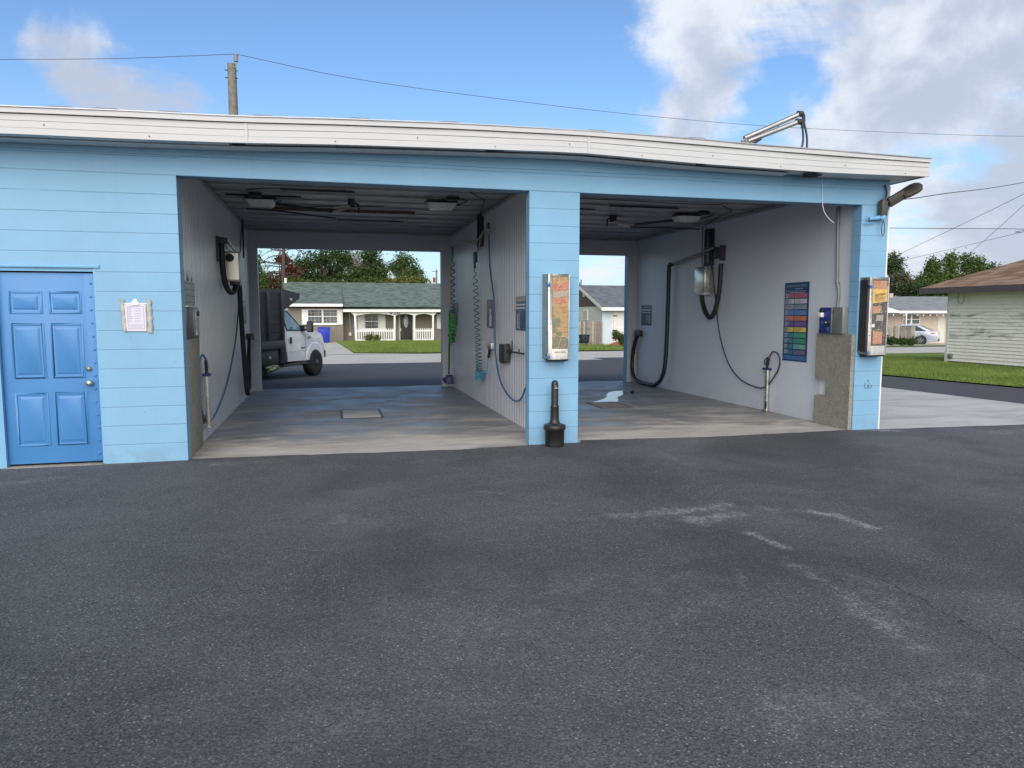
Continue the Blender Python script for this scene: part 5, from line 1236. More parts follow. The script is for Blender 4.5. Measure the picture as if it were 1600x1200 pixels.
def win(px0, px1, py0, py1, y, parent, sash=2, grid=2, fw=.055, name='window'):
    p0, p1 = at(px0, py1, 'y', y), at(px1, py0, 'y', y)
    f = MB(); x0, x1, z0, z1 = p0.x, p1.x, p0.z, p1.z
    for q in ((x0, x1, z0, z0+fw), (x0, x1, z1-fw, z1), (x0, x0+fw, z0+fw, z1-fw), (x1-fw, x1, z0+fw, z1-fw)): f.box(q[0], q[1], y-.06, y-.001, q[2], q[3])
    for i in range(1, sash):
        xm = x0+(x1-x0)*i/sash; f.box(xm-fw, xm+fw, y-.06, y-.001, z0+fw, z1-fw)
    zm = (z0+z1)/2; f.box(x0+fw, x1-fw, y-.055, y-.002, zm-fw*.45, zm+fw*.45)
    w = f.build(name, 'white_trim', parent)
    g = MB(); g.box(x0+fw, x1-fw, y-.02, y-.005, z0+fw, z1-fw); g.build('pane', 'pane', w)
    m = MB(); k = sash*2*grid//2
    for s in range(sash):
        a = x0+(x1-x0)*s/sash; c = x0+(x1-x0)*(s+1)/sash
        for i in range(1, grid+1):
            xm = a+(c-a)*i/(grid+1); m.box(xm-.010, xm+.010, y-.028, y-.021, z0+fw, z1-fw)
        for zz_ in (z0+(zm-z0)*.5, zm+(z1-zm)*.5): m.box(a+fw, c-fw, y-.028, y-.021, zz_-.010, zz_+.010)
    m.build('glazing_bars', 'beige_wall', w)
    b = MB(); b.box(x0-.06, x1+.06, y-.09, y-.001, z0-.09, z0-.001); b.build('sill', 'white_trim', w)
    return w
def shutter(px0, px1, py0, py1, y, parent):
    p0, p1 = at(px0, py1, 'y', y), at(px1, py0, 'y', y)
    b = MB(); b.box(p0.x, p1.x, y-.05, y-.001, p0.z, p1.z); n = 4
    for i in range(1, n): xm = p0.x+(p1.x-p0.x)*i/n; b.box(xm-.006, xm+.006, y-.054, y-.0505, p0.z, p1.z)
    return b.build('shutter', 'white_trim', parent)
win(480.5, 527.5, 483, 506, YW, H, 2, 3); shutter(472, 480, 483.3, 507, YW, H); shutter(528.3, 535, 483.3, 507, YW, H)
win(569.5, 591.5, 490.5, 514, YH, H, 1, 1); shutter(559, 568.8, 490.8, 516, YH, H); shutter(592.5, 602, 490.8, 516, YH, H)
win(691, 712, 490.5, 514, YH, H, 1, 1); shutter(682.5, 690.2, 490.5, 513.5, YH, H)
p0, p1 = A(625, 531), A(644.5, 491.0)
b = MB(); b.box(p0.x, p1.x, YH-.05, YH-.001, p0.z, p1.z); dd = b.build('front_door', 'door_black', H)
b = MB(); b.lathe([(.5, -.052), (.5, -.058), (.02, -.059)], (0, 0, 0), 28, 'y')
qc = A(634.2, 502); b.v = [(qc.x+v[0]*.36, YH+v[1], qc.z+v[2]*.98) for v in b.v]; b.build('oval_glass', 'oval_glass', dd)
b = MB()
for qx in (629.7, 638.3):
    c_ = A(qx, 522); b.box(c_.x-.13, c_.x+.13, YH-.062, YH-.051, c_.z-.24, c_.z+.2)
b.build('moulding', 'black_plastic', dd)
b = MB(); c_ = A(626, 515); b.box(c_.x-.02, c_.x+.03, YH-.09, YH-.05, c_.z-.12, c_.z+.12); b.build('handle', 'steel', dd)
for q0_, q1_ in ((623.6, 624.9), (644.6, 646.2)):
    c0, c1 = A(q0_, 532), A(q1_, 490); b = MB(); b.box(c0.x, c1.x, YH-.06, YH-.001, c0.z, c1.z); b.build('door_jamb', 'pale_wall', H)
c0, c1 = A(622, 533.5), A(648, 531.2); b = MB(); b.box(c0.x, c1.x, YH-.3, YH-.002, zb, c1.z); b.build('door_step', 'apron_concrete', H)
# porch posts with shallow arches
yp = YH-1.45
def post(px, w, lean=0):
    a0 = at(px, 534.5, 'y', yp); a1 = at(px, 487.6, 'y', yp); b = MB(); b.beam((a0.x+lean, yp, a0.z), (a1.x, yp, a1.z), w, w); return b.build('porch_post', 'white_trim', H)
PX = [554.5, 616.5, 647.3, 676.5]
for i, px in enumerate(PX): post(px, .12 if i else .15, .10 if i == 0 else .0)
ztop_ = at(600, 487.4, 'y', yp).z
def arch(pa, pb, rise):
    xa, xb = at(pa, 490, 'y', yp).x, at(pb, 490, 'y', yp).x; zl = at(pa, 493.6, 'y', yp).z; b = MB(); n = 14
    pts = []
    for i in range(n+1):
        s = i/n; pts.append((xa+(xb-xa)*s, zl+(rise)*(1-(2*s-1)**2)))
    b.prism([(xa, ztop_), *pts, (xb, ztop_)], 'y', yp-.035, yp+.035); return b.build('arch_board', 'white_trim', H)
arch(554.5, 616.5, .17); arch(616.5, 647.3, .15); arch(647.3, 676.5, .15)
for pa, pb in ((547.5, 553.5), (683.5, 677)):
    xa, xb = at(pa, 488, 'y', yp).x, at(pb, 493, 'y', yp).x; b = MB(); b.prism([(xa, ztop_), (xb, at(pb, 494, 'y', yp).z), (xb, ztop_)], 'y', yp-.03, yp+.03); b.build('corner_brace', 'white_trim', H)
def rail(pa, pb):
    xa, xb = at(pa, 520, 'y', yp).x, at(pb, 520, 'y', yp).x; z0_, z1_, z2_ = at(600, 534, 'y', yp).z, at(600, 517, 'y', yp).z, at(600, 531, 'y', yp).z; zt_ = at(600, 512.8, 'y', yp).z
    b = MB(); b.box(xa, xb, yp-.02, yp+.02, z1_-.05, z1_+.05); b.box(xa, xb, yp-.02, yp+.02, z2_-.05, z2_+.05); rl_ = b.build('picket_rail', 'white_trim', H)
    n = int((xb-xa)/.155); b = MB()
    for i in range(n):
        x = xa+(xb-xa)*(i+.5)/n; b.prism([(x-.036, z0_), (x+.036, z0_), (x+.036, zt_-.05), (x, zt_), (x-.036, zt_-.05)], 'y', yp-.045, yp-.021)
    b.build('pickets', 'white_trim', rl_)
rail(555.5, 615.8); rail(648.2, 675.6)
c_ = at(616.5, 489.3, 'y', yp-.05); text('house_number', '926', .40, (c_.x, yp-.07, c_.z), (1, 0, 0), (0, 0, 1), 'door_black', H, .02, xs=1.35)
b = MB(); c0 = A(546, 488); b.tube([(c0.x, YH-.03, c0.z), (A(547.5, 520).x, YH-.03, A(547.5, 522).z)], .02, 6); b.build('cable_drop', 'pale_wall', H)
b = MB(); c0 = A(547, 522); b.box(c0.x-.09, c0.x+.09, YH-.1, YH-.001, c0.z-.12, c0.z+.12); b.build('meter', 'white_trim', H)
b = MB(); c0 = at(446.5, 439.5, 'y', yr); b.tube([(c0.x, yr-.2, rz-.1), (c0.x, yr-.2, rz+.28)], .1, 10); b.build('vent_pipe', 'white_trim', rf)

# wheeled bin by the bungalow
def bin_(label, px0, px1, py0, py1, y, mat, numb=False):
    a0, a1 = at(px0, py1, 'y', y), at(px1, py0, 'y', y); x0, x1, z0, z1 = a0.x, a1.x, a0.z, a1.z
    t = thing('wheeled_bin', label, 'bin', ((x0+x1)/2, y, z0)); w = x1-x0; h = z1-z0
    b = MB(); b.hexa([(x0+w*.12, y-.26, z0+.03), (x1-w*.10, y-.26, z0+.03), (x1-w*.10, y+.22, z0+.03), (x0+w*.12, y+.22, z0+.03)], [(x0+.03, y-.36, z1-h*.12), (x1-.03, y-.36, z1-h*.12), (x1-.03, y+.34, z1-h*.12), (x0+.03, y+.34, z1-h*.12)]); bd = b.build('body', mat, t, bevel=.03)
    b = MB(); b.hexa([(x0, y-.39, z1-h*.12), (x1, y-.39, z1-h*.12), (x1, y+.38, z1-h*.12), (x0, y+.38, z1-h*.12)], [(x0+.05, y-.3, z1-h*.02), (x1-.05, y-.3, z1-h*.02), (x1-.05, y+.34, z1), (x0+.05, y+.34, z1)]); b.build('lid', mat, t, bevel=.02)
    for x in (x0+.10, x1-.10):
        b = MB(); b.lathe([(.12, -.03), (.12, .03)], (x, y+.26, z0+.12), 14, 'x'); b.build('wheel', 'tyre', t)
    b = MB(); b.box(x0+w*.2, x1-w*.2, y-.345, y-.335, z0+.35*h, z0+.42*h); b.build('moulded_band', mat, t)
    return t
bin_('blue wheeled rubbish bin against the taupe bungalow wall', 496, 516.2, 511, 535.5, 44.6, 'bin_blue')

# ================================================================== SECOND HOUSE (grey roof, brown gable)
YB = 39.6
B2 = thing('gabled_house', 'white and brown gabled house with grey roof behind the wooden fence', 'house', (20, 42, -.42))
A = lambda px, py, y=YB: at(px, py, 'y', y)
xc = A(941, 500).x; ze = A(941, 478).z; span = 4.6
# find ridge height from the photo: ridge at py 445
yr2 = YB+span; zr = at(906, 445.5, 'y', yr2).z
b = MB(); b.box(xc, xc+16, YB, YB+.25, -.7, ze); b.build('front_wall', 'white_wall', B2)
b = MB(); b.prism([(YB+.001, -.7), (YB+2*span, -.7), (YB+2*span, ze-.02), (YB+.001, ze-.02)], 'x', xc-.001, xc+.2); b.build('side_wall', 'pale_wall', B2)
b = MB(); b.prism([(YB-.05, ze-.02), (YB+2*span+.05, ze-.02), (yr2, zr-.1)], 'x', xc-.03, xc+.2); b.build('gable', 'brown_gable', B2)
b = MB(); xo = xc-.25
b.add([(xo, YB-.55, ze-.12), (xc+16, YB-.55, ze-.12), (xc+16, yr2, zr), (xo, yr2, zr)], [(0, 1, 2, 3)]); b.add([(xo, yr2, zr), (xc+16, yr2, zr), (xc+16, YB+2*span+.5, ze-.12), (xo, YB+2*span+.5, ze-.12)], [(0, 1, 2, 3)])
rf = b.build('roof', 'grey_shingle', B2)
b = MB(); b.box(xo-.02, xc+16, YB-.60, YB-.55, ze-.33, ze-.10); b.build('fascia', 'white_trim', B2)
b = MB(); b.beam((xo-.03, YB-.55, ze-.2), (xo-.03, yr2, zr-.08), .05, .2, up=(0, 0, 1)); b.beam((xo-.03, YB+2*span+.5, ze-.2), (xo-.03, yr2, zr-.08), .05, .2); b.build('barge_board', 'pale_wall', B2)
# side details
g2 = at(912, 460, 'x', xc-.04); b = MB(); b.box(xc-.06, xc-.031, g2.y-.22, g2.y+.22, g2.z-.18, g2.z+.18); b.build('gable_vent', 'pale_wall', B2)
g2a, g2b = at(911, 500, 'x', xc-.04), at(918, 484, 'x', xc-.04)
b = MB(); b.box(xc-.05, xc-.002, min(g2a.y, g2b.y), max(g2a.y, g2b.y), g2a.z, g2b.z); wn_ = b.build('window', 'white_trim', B2)
b = MB(); b.box(xc-.056, xc-.051, min(g2a.y, g2b.y)+.06, max(g2a.y, g2b.y)-.06, g2a.z+.06, g2b.z-.06); b.build('pane', 'beige_wall', wn_)
pm('pale_blue_wall', (.52, .60, .68), .7, var=.05)
p0, p1 = A(941.5, 536), A(956, 482); b = MB(); b.box(p0.x, p1.x, YB-.02, YB-.001, -.6, p1.z); b.build('corner_panel', 'pale_blue_wall', B2)
p0, p1 = A(958, 536), A(990, 483); b = MB(); b.box(p0.x, p1.x+1.6, YB-.05, YB-.002, -.6, p1.z); gd = b.build('garage_door', 'white_wall', B2)
b = MB()
for i in range(1, 9):
    z = p1.z-i*.28; b.box(p0.x, p1.x+1.6, YB-.055, YB-.0505, z-.008, z+.008)
b.build('panel_seams', 'pale_wall', gd)
for py in (493.5, 516):
    c_ = A(961, py); b = MB(); b.box(c_.x-.16, c_.x+.14, YB-.08, YB-.055, c_.z-.035, c_.z+.035); b.build('hinge', 'dark_metal', gd)
b = MB()
for px in (906, 908): c_ = at(px, 440, 'y', yr2); b.tube([(c_.x, yr2, zr-.05), (c_.x, yr2, zr+.22+.1*(px-906))], .04, 8)
b.build('vent_pipe', 'dark_metal', rf)

def board_fence(label, xa, ya, xb, yb, h, z0=None, name='board_fence', broken=0, seed=0, tops=None):
    L = math.hypot(xb-xa, yb-ya); rz_ = math.atan2(yb-ya, xb-xa); zz_ = gz((xa+xb)/2, (ya+yb)/2) if z0 is None else z0
    t = thing(name, label, 'fence', (xa, ya, zz_), rz=rz_)
    r = random.Random(seed); n = int(L/.155)
    for i in range(n):
        x = L*(i+.5)/n; w = .062+.006*r.random(); hh = h+r.uniform(-.03, .03)-(broken*r.random() if r.random() < .25 else 0); ln = r.uniform(-.01, .01); yo = r.uniform(-.01, .012)
        b = MB(); b.prism([(x-w, 0), (x+w, 0), (x+w+ln, hh-.05), (x+w*.4+ln, hh), (x-w*.4+ln, hh), (x-w+ln, hh-.05)], 'y', yo-.012, yo+.012); b.build('board', 'fence_wood', t, local=True)
    for z in (.35, h-.35):
        b = MB(); b.box(0, L, .02, .06, z, z+.09); b.build('rail', 'fence_wood', t, local=True)
    return t
fx0 = A(897, 520, 39.5).x
board_fence('tall weathered board fence beside the white gabled house', fx0, 39.45, xc-.03, 39.45, 1.72, broken=.08, seed=4)
bin_('small dark bin in front of the weathered fence', 906, 919.5, 522.5, 536.8, 38.2, 'bin_dark')
# mulch bed and shrubs
def leafcloud(b, lobes, n, size, seed, clump=.22, per=9, shell=.55):
    """individual leaves gathered in twig clumps within ellipsoid lobes"""
    r = random.Random(seed); vol = [l[1][0]*l[1][1]*l[1][2] for l in lobes]; tot = sum(v**.7 for v in vol)
    for lobe, v in zip(lobes, vol):
        c, rad = Vector(lobe[0]), lobe[1]; k = int(n*(v**.7)/tot/per)
        for _ in range(k):
            d = Vector((r.gauss(0, 1), r.gauss(0, 1), r.gauss(0, 1))).normalized(); q = r.random()**shell
            if mnoise.noise(d*2.1+Vector((seed, c.x, c.z)))*1.0 < -.28: continue
            q *= .86+.30*mnoise.noise(d*3.3+Vector((seed*3.1, c.x, 0)))
            cc_ = c+Vector((d.x*rad[0]*q, d.y*rad[1]*q, d.z*rad[2]*q))
            cl = clump*(.6+.8*r.random())
            for _ in range(per):
                p = cc_+Vector((r.gauss(0, 1), r.gauss(0, 1), r.gauss(0, .8)))*cl*.6
                nrm = (Vector((r.gauss(0, 1), r.gauss(0, 1), r.gauss(0, 1)))+d*.6+Vector((0, 0, .5))).normalized()
                u = nrm.cross(Vector((r.gauss(0, 1), r.gauss(0, 1), r.gauss(0, 1)))).normalized(); w = nrm.cross(u); s = size*(.6+.8*r.random())
                o = len(b.v)
                b.v += [tuple(p-u*s*.5), tuple(p+w*s*.28), tuple(p+u*s*.5), tuple(p-w*s*.28)]; b.f.append((o, o+1, o+2, o+3)); b.m.append(0); b.sm.append(False)
def tree(label, base_, lobes, trunk_r, mats, n=7000, size=.20, seed=1, name='tree', limbs=True, clump=.35, group='trees behind the houses', cat='tree', bare=0):
    t = thing(name, label, cat, tuple(base_), group=group)
    r = random.Random(seed); b = MB(); base_ = Vector(base_)
    topc = max(lobes, key=lambda l: l[0][2]); top_ = Vector(topc[0]); cz = sum(l[0][2] for l in lobes)/len(lobes)
    mid = base_.lerp(Vector((top_.x, top_.y, cz)), .5); mid.x += r.uniform(-.2, .2)
    b.tube(cr([base_, mid, Vector(((top_.x+mid.x)/2, (top_.y+mid.y)/2, cz)), top_], 5), [trunk_r*(1-.85*i/15) for i in range(16)], 8)
    tr = b.build('trunk', mats[1], t)
    if limbs:
        for l in lobes:
            for k in range(3+bare):
                b = MB(); c = Vector(l[0]); d = Vector((r.uniform(-1, 1)*l[1][0], r.uniform(-1, 1)*l[1][1], r.uniform(-.3, .9)*l[1][2])); s = base_.lerp(Vector((top_.x, top_.y, cz)), r.uniform(.5, .95)); e = c+d*.85; m_ = (s+e)/2+Vector((r.uniform(-.3, .3), 0, r.uniform(-.1, .4)))
                b.tube(cr([s, m_, e], 4), [trunk_r*.45*(1-.9*i/8)+.012 for i in range(9)], 6); b.build('limb', mats[1], tr)
    if n:
        b = MB(); leafcloud(b, lobes, n, size, seed, clump); b.build('crown', mats[0], t)
    return t
def lobe(px, py, D, rx, rz, ry=None, dy=0):
    c = atd(px, py, D); k = D/CF; return ((c.x, c.y+dy, c.z), (rx*k, (ry or rx)*k*.8, rz*k))
def base_at(px, D, z=-.5): c = atd(px, 520, D); return (c.x, c.y, z)
def shrub(label, px, py0, py1, D, w, mat, seed, n=1400, size=.10, group=None, name='shrub'):
    c = atd(px, (py0+py1)/2, D); k = D/CF; z0 = atd(px, py1, D).z
    hh = (py1-py0)*k/2; lobes = [((c.x+random.Random(seed+i).uniform(-.4, .4)*w*k, c.y, c.z+random.Random(seed+i+9).uniform(-.1, .25)*hh), (w*k*.5, w*k*.5, hh*.8)) for i in range(3)]
    return tree(label, (c.x, c.y, z0), lobes, .03, (mat, 'trunk_dark'), n, size, seed, name=name, clump=.10, group=group, cat='shrub')
q = ground_at(952, 538); b = MB()
rr2 = random.Random(5); vs = []; N = 22
for j in range(N+1):
    for i in range(N+1):
        u = i/N*2-1; v = j/N*2-1; h_ = max(0, 1-(u*u+v*v))**.6
        vs.append((q.x+.75+u*1.7, 39.0+v*.7, gz(20, 39)-.02+.34*h_+.06*h_*mnoise.noise(Vector((u*6, v*6, 2)))))
b.add(vs, [(j*(N+1)+i, j*(N+1)+i+1, (j+1)*(N+1)+i+1, (j+1)*(N+1)+i) for j in range(N) for i in range(N)], 0, True); o = b.build('mulch_bed', 'mulch', kind='structure')
shrub('thin grey green shrub in the red mulch bed', 963.5, 517, 535, 47.0, 11, 'leaf_mid', 11, 1500)
shrub('darker round shrub at the right of the mulch bed', 973.5, 521, 543, 46.0, 9, 'leaf_dark', 12, 1800)
shrub('small yellow green shrub before the porch picket rail', 581, 522, 534.5, 52.5, 17, 'leaf_yellow', 13, 1500)

# ================================================================== FAR RIGHT HOUSE, FENCE, CAR
D3 = 56.0
def V3(px, py, D=D3): return atd(px, py, D)
k3 = D3/CF
o3 = V3(1430, 540); H3 = thing('ranch_house', 'low beige house with pale grey roof and a white awning behind the silver car', 'house', (o3.x, o3.y, -.65), rz=-CYAW)
def L3(px, py, D=D3):      # local coordinates: X right, Y away, Z above base
    p = atd(px, py, D)-Vector((o3.x, o3.y, -.65)); return Vector((p.dot(RT), p.dot(FH), p.z))
w0, w1 = L3(1330, 541), L3(1540, 488)
b = MB(); b.box(w0.x, w1.x, 0, .25, 0, w1.z); b.box(w0.x, w0.x+.2, .25, 8, 0, w1.z); b.box(w1.x-.2, w1.x, .25, 8, 0, w1.z); b.box(w0.x+.2, w1.x-.2, 7.8, 8, 0, w1.z); b.build('wall', 'beige_wall', H3, local=True)
e0, e1 = L3(1415, 486), L3(1545, 486); r0 = L3(1300, 463.5, D3+4.5)
ez_ = e0.z; rz_ = r0.z; yr3 = 4.0; ye3 = -.9
b = MB(); b.add([(w0.x-.5, ye3, ez_), (w1.x+.5, ye3, ez_), (w1.x+.5, yr3, rz_), (w0.x-.5, yr3, rz_)], [(0, 1, 2, 3)]); b.add([(w0.x-.5, yr3, rz_), (w1.x+.5, yr3, rz_), (w1.x+.5, 9, ez_), (w0.x-.5, 9, ez_)], [(0, 1, 2, 3)]); b.build('roof', 'pale_shingle', H3, local=True)
b = MB(); b.box(w0.x-.5, w1.x+.5, ye3-.06, ye3, ez_-.17, ez_+.02); b.build('fascia', 'white_trim', H3, local=True)
b = MB(); a0, a1, a2, a3 = L3(1360, 474, D3-.9), L3(1388, 478, D3-.9), L3(1416, 487, D3-3), L3(1360, 490, D3-3)
b.add([(a0.x, ye3-.01, a0.z+.1), (a2.x-.2, ye3-.01, ez_+.02), (a2.x, ye3-2, ez_-.12), (a0.x, ye3-2, ez_-.15)], [(0, 1, 2, 3)]); b.add([(a0.x, ye3-.01, a0.z+.05), (a2.x-.2, ye3-.01, ez_-.03), (a2.x, ye3-2, ez_-.22), (a0.x, ye3-2, ez_-.25)], [(3, 2, 1, 0)]); b.build('awning', 'white_trim', H3, local=True)
a0, a1 = L3(1401.5, 541), L3(1405.5, 489); b = MB(); b.box(a0.x, a1.x, -1.1, -.9, 0, a1.z); b.build('porch_post', 'white_trim', H3, local=True)
a0, a1 = L3(1462.5, 541), L3(1477, 489); b = MB(); b.box(a0.x, a1.x, -.03, -.001, 0, a1.z-.01); b.build('bay_panel', 'pale_wall', H3, local=True)
def lwin(px0, px1, py0, py1, sash):
    a0, a1 = L3(px0, py1), L3(px1, py0); fw = .05; f = MB(); x0, x1, z0, z1 = a0.x, a1.x, a0.z, a1.z
    for q in ((x0, x1, z0, z0+fw), (x0, x1, z1-fw, z1), (x0, x0+fw, z0+fw, z1-fw), (x1-fw, x1, z0+fw, z1-fw), (x0+fw, x1-fw, (z0+z1)/2-.025, (z0+z1)/2+.025)): f.box(q[0], q[1], -.06, -.032, q[2], q[3])
    for i in range(1, sash): xm = x0+(x1-x0)*i/sash; f.box(xm-.06, xm+.06, -.065, -.031, z0+fw, z1-fw)
    w = f.build('window', 'white_trim', H3, local=True); g_ = MB(); g_.box(x0+fw, x1-fw, -.030, -.0305, z0+fw, z1-fw); g_.build('pane', 'pane', w, local=True)
lwin(1409.5, 1437.5, 491, 507, 2); lwin(1478, 1486, 491, 514, 1)
for px in (1396, 1412.5, 1434, 1443, 1453.5, 1464, 1474):
    a0 = L3(px, 492.5, D3-.9); b = MB(); b.lathe([(.02, .06), (.045, .03), (.055, 0), (.04, -.05), (.01, -.065)], (a0.x, ye3+.02, a0.z), 10); b.build('string_bulb', 'lamp_white', H3, local=True)
b = MB(); a0 = L3(1399, 459.5, D3+3); b.box(a0.x-.15, a0.x+.15, 3.6, 3.9, rz_-.3, rz_+.25); b.build('chimney', 'beige_wall', H3, local=True)
def pt3(px, D): c = atd(px, 520, D); return c.x, c.y
fa, fb = pt3(1350, 47), pt3(1430, 47.5)
board_fence('grey picket fence ending beside the silver car', fa[0], fa[1], fb[0], fb[1], 1.40, z0=-.60, name='picket_fence', seed=9)
for i, (px, w) in enumerate(((1378, 18), (1394, 20), (1410, 18), (1423, 13))):
    shrub(('hedge shrub at the picket fence foot, mostly behind the blue wall', 'wide dark hedge shrub right of the blue wall corner', 'dark hedge shrub in the middle of the picket fence', 'smallest hedge shrub nearest the silver car')[i], px, 524+i*1.5, 540.5, 45.3, w, 'leaf_dark', 30+i, 2600, .09, group='hedge shrubs along the picket fence', name='hedge_shrub')

# ---- silver sedan, rear quarter toward us
cw = atd(1437.5, 539, 51.0)
SED = thing('parked_sedan', 'silver sedan parked with its rear toward the street past the picket fence', 'car', (cw.x, cw.y, -.62), rz=0)
# local frame: X forward, Y left; rear left wheel at (0, +.80)
fwd = (-RT*math.cos(R(33))+FH*math.sin(R(33))).normalized(); rzc = math.atan2(fwd.y, fwd.x); left = Vector((-fwd.y, fwd.x, 0))
SED.rotation_euler = (0, 0, rzc); SED['_rz'] = rzc
orig = Vector((cw.x, cw.y, 0))-left*.80; SED.location = (orig.x, orig.y, -.63); SED['_loc'] = [orig.x, orig.y, -.63]
def arcpts(cx, r, a0, a1, n, cz): return [(cx+r*math.cos(R(a0+(a1-a0)*i/n)), cz+r*math.sin(R(a0+(a1-a0)*i/n))) for i in range(n+1)]
WB = 2.85; WR = .345
prof = [(-1.05, .34), (-1.12, .55), (-1.08, .80), (-1.02, .98), (-.62, 1.03), (0, 1.0), (1.0, .97), (2.2, .93), (2.9, .86), (3.55, .72), (3.78, .55), (3.76, .30), (3.3, .22)]+arcpts(WB, .39, -25, 205, 10, WR)+[(2.3, .20), (.5, .20)]+arcpts(0, .39, -25, 205, 10, WR)+[(-.6, .26)]
def nar(v):
    y = v.y; e = max(0, (v.x-2.6)/1.2); r = max(0, (-.55-v.x)/.55); y *= 1-.16*min(1, e)**2-.10*min(1, r)**2
    y *= 1-.05*sst(.65, 1.05, v.z)-.05*sst(.45, .2, v.z); return Vector((v.x, y, v.z))
b = MB(); b.prism(prof, 'y', -.91, .91); b.build('body', 'silver_paint', SED, local=True, bevel=.05, seg=3, fn=nar)
b = MB(); bot_ = [(-.80, -.80), (2.05, -.82), (2.05, .82), (-.80, .80)]; top_ = [(.15, -.58), (1.25, -.60), (1.25, .60), (.15, .58)]
b.hexa([(x, y, .98) for x, y in bot_], [(x, y, 1.44) for x, y in top_]); b.build('cabin', 'silver_paint', SED, local=True, bevel=.06, seg=3)
def sideglass(s):
    b = MB(); P4 = [(-.35, 1.03), (1.75, 1.02), (1.22, 1.36), (.30, 1.37)]
    vs = []
    for x, z in P4:
        f = (z-.98)/.46; y = (.81+(.59-.81)*f)+.012; vs.append((x, s*y, z))
    b.add(vs, [(0, 1, 2, 3)]); return b.build('side_window', 'glass_dark', SED, local=True)
sideglass(1); sideglass(-1)
b = MB(); b.add([(-.70, -.68, 1.06), (-.70, .68, 1.06), (.06, .52, 1.39), (.06, -.52, 1.39)], [(0, 1, 2, 3)]); b.v = [(v[0]-.045, v[1], v[2]+.03) for v in b.v]; b.build('rear_window', 'truck_glass', SED, local=True)
b = MB(); b.add([(2.0, -.70, 1.02), (2.0, .70, 1.02), (1.32, .54, 1.39), (1.32, -.54, 1.39)], [(0, 1, 2, 3)]); b.v = [(v[0]+.045, v[1], v[2]+.03) for v in b.v]; b.build('windscreen', 'glass_dark', SED, local=True)
for s in (1, -1):
    b = MB(); b.hexa([(-1.07, s*.40, .80), (-1.09, s*.78, .80), (-.66, s*.905, .84), (-.66, s*.86, .84)], [(-1.02, s*.40, .92), (-1.03, s*.76, .94), (-.62, s*.892, .93), (-.62, s*.85, .93)]); b.build('tail_light', 'red_lens', SED, local=True, bevel=.01)
    for x in (0, WB):
        b = MB(); b.lathe([(.20, -.10), (.30, -.11), (WR, -.09), (WR, .09), (.30, .11), (.20, .10)], (x, s*.80, WR), 28, 'y'); w = b.build('wheel', 'tyre', SED, local=True)
        b = MB(); b.lathe([(.215, -.005), (.225, .02), (.22, .035), (.19, .03), (.06, .02), (.05, .03), (.01, .032)], (x, s*.80+s*.07, WR), 24, 'y'); 
        if s < 0: b.v = [(v[0], 2*(s*.80+s*.07)-v[1], v[2]) for v in b.v]
        b.build('rim', 'dark_metal', w, local=True)
        b = MB()
        for i in range(10):
            a = 2*math.pi*i/10+.1; b.beam((x+.04*math.cos(a), s*.915, WR+.04*math.sin(a)), (x+.215*math.cos(a+.12*(-1)**i), s*.905, WR+.215*math.sin(a+.12*(-1)**i)), .022, .016, up=(0, 1, 0))
        b.build('spokes', 'alloy', w, local=True)
b = MB(); b.box(-1.13, -.95, -.55, .80, .34, .46); b.build('rear_valance', 'black_plastic', SED, local=True, bevel=.03, fn=nar)
b = MB(); b.box(-1.135, -1.11, -.16, .16, .66, .78); b.build('number_plate', 'print_white', SED, local=True)
b = MB(); b.tube([(-1.15, .55, .33), (-1.02, .55, .33)], .05, 10); b.build('exhaust', 'chrome', SED, local=True)
for s in (1, -1):
    b = MB(); b.box(1.55, 1.75, s*.86, s*1.02, 1.0, 1.12); b.build('door_mirror', 'silver_paint', SED, local=True, bevel=.03)
b = MB()
for x in (.20, 1.02): b.add([(x, .912, .30), (x+.008, .912, .30), (x+.008, .900, .93), (x, .900, .93)], [(0, 1, 2, 3)])
b.build('door_gap', 'black_plastic', SED, local=True)

# ================================================================== SHED WITH MOULDY SIDING
SX, SY1, SY0 = 19.33, 10.85, -2.0
SH = thing('siding_house', 'cream clapboard house with green mould stains and a brown hip roof', 'house', (22, 5, 0))
zE = 2.36
b = MB(); n = int((zE-.12)/.104)
for i in range(n+1):
    z = .10+i*.104; z2 = min(z+.104, zE)
    for (x0, y0_, x1, y1_, nx, ny) in ((SX, SY0, SX, SY1, -1, 0), (SX, SY1, SX+8, SY1, 0, 1), (SX, SY0, SX+8, SY0, 0, -1)):
        o = Vector((nx, ny, 0))
        a, c = Vector((x0, y0_, 0)), Vector((x1, y1_, 0))
        b.add([a+o*.030+Vector((0, 0, z)), c+o*.030+Vector((0, 0, z)), c+o*.004+Vector((0, 0, z2)), a+o*.004+Vector((0, 0, z2)), a+Vector((0, 0, z)), c+Vector((0, 0, z))], [(0, 1, 2, 3), (0, 1, 5, 4)])
b.build('clapboard', 'mouldy_siding', SH)
b = MB(); b.box(SX, SX+8, SY0, SY1, .08, zE); b.build('wall_core', 'siding_trim', SH)
b = MB(); b.box(SX+.05, SX+8, SY0+.05, SY1-.05, -.4, .079); b.build('footing', 'stucco', SH)
b = MB(); b.box(SX-.035, SX+.06, SY1-.06, SY1+.035, .02, zE); b.build('corner_board', 'siding_trim', SH)
ov = .62; ex0, ey1, ey0 = SX-ov, SY1+ov, SY0-ov; ex1 = SX+8+ov; half = (ex1-ex0)/2; rzz = zE+.08+half*.42
b = MB(); b.add([(ex0, ey0, zE+.06), (ex0, ey1, zE+.06), (ex0+half, ey1-half, rzz), (ex0+half, ey0+half, rzz), (ex1, ey1, zE+.06), (ex1, ey0, zE+.06)], [(0, 3, 2, 1), (1, 2, 4), (4, 2, 3, 5), (5, 3, 0)]); b.build('roof', 'brown_shingle', SH)
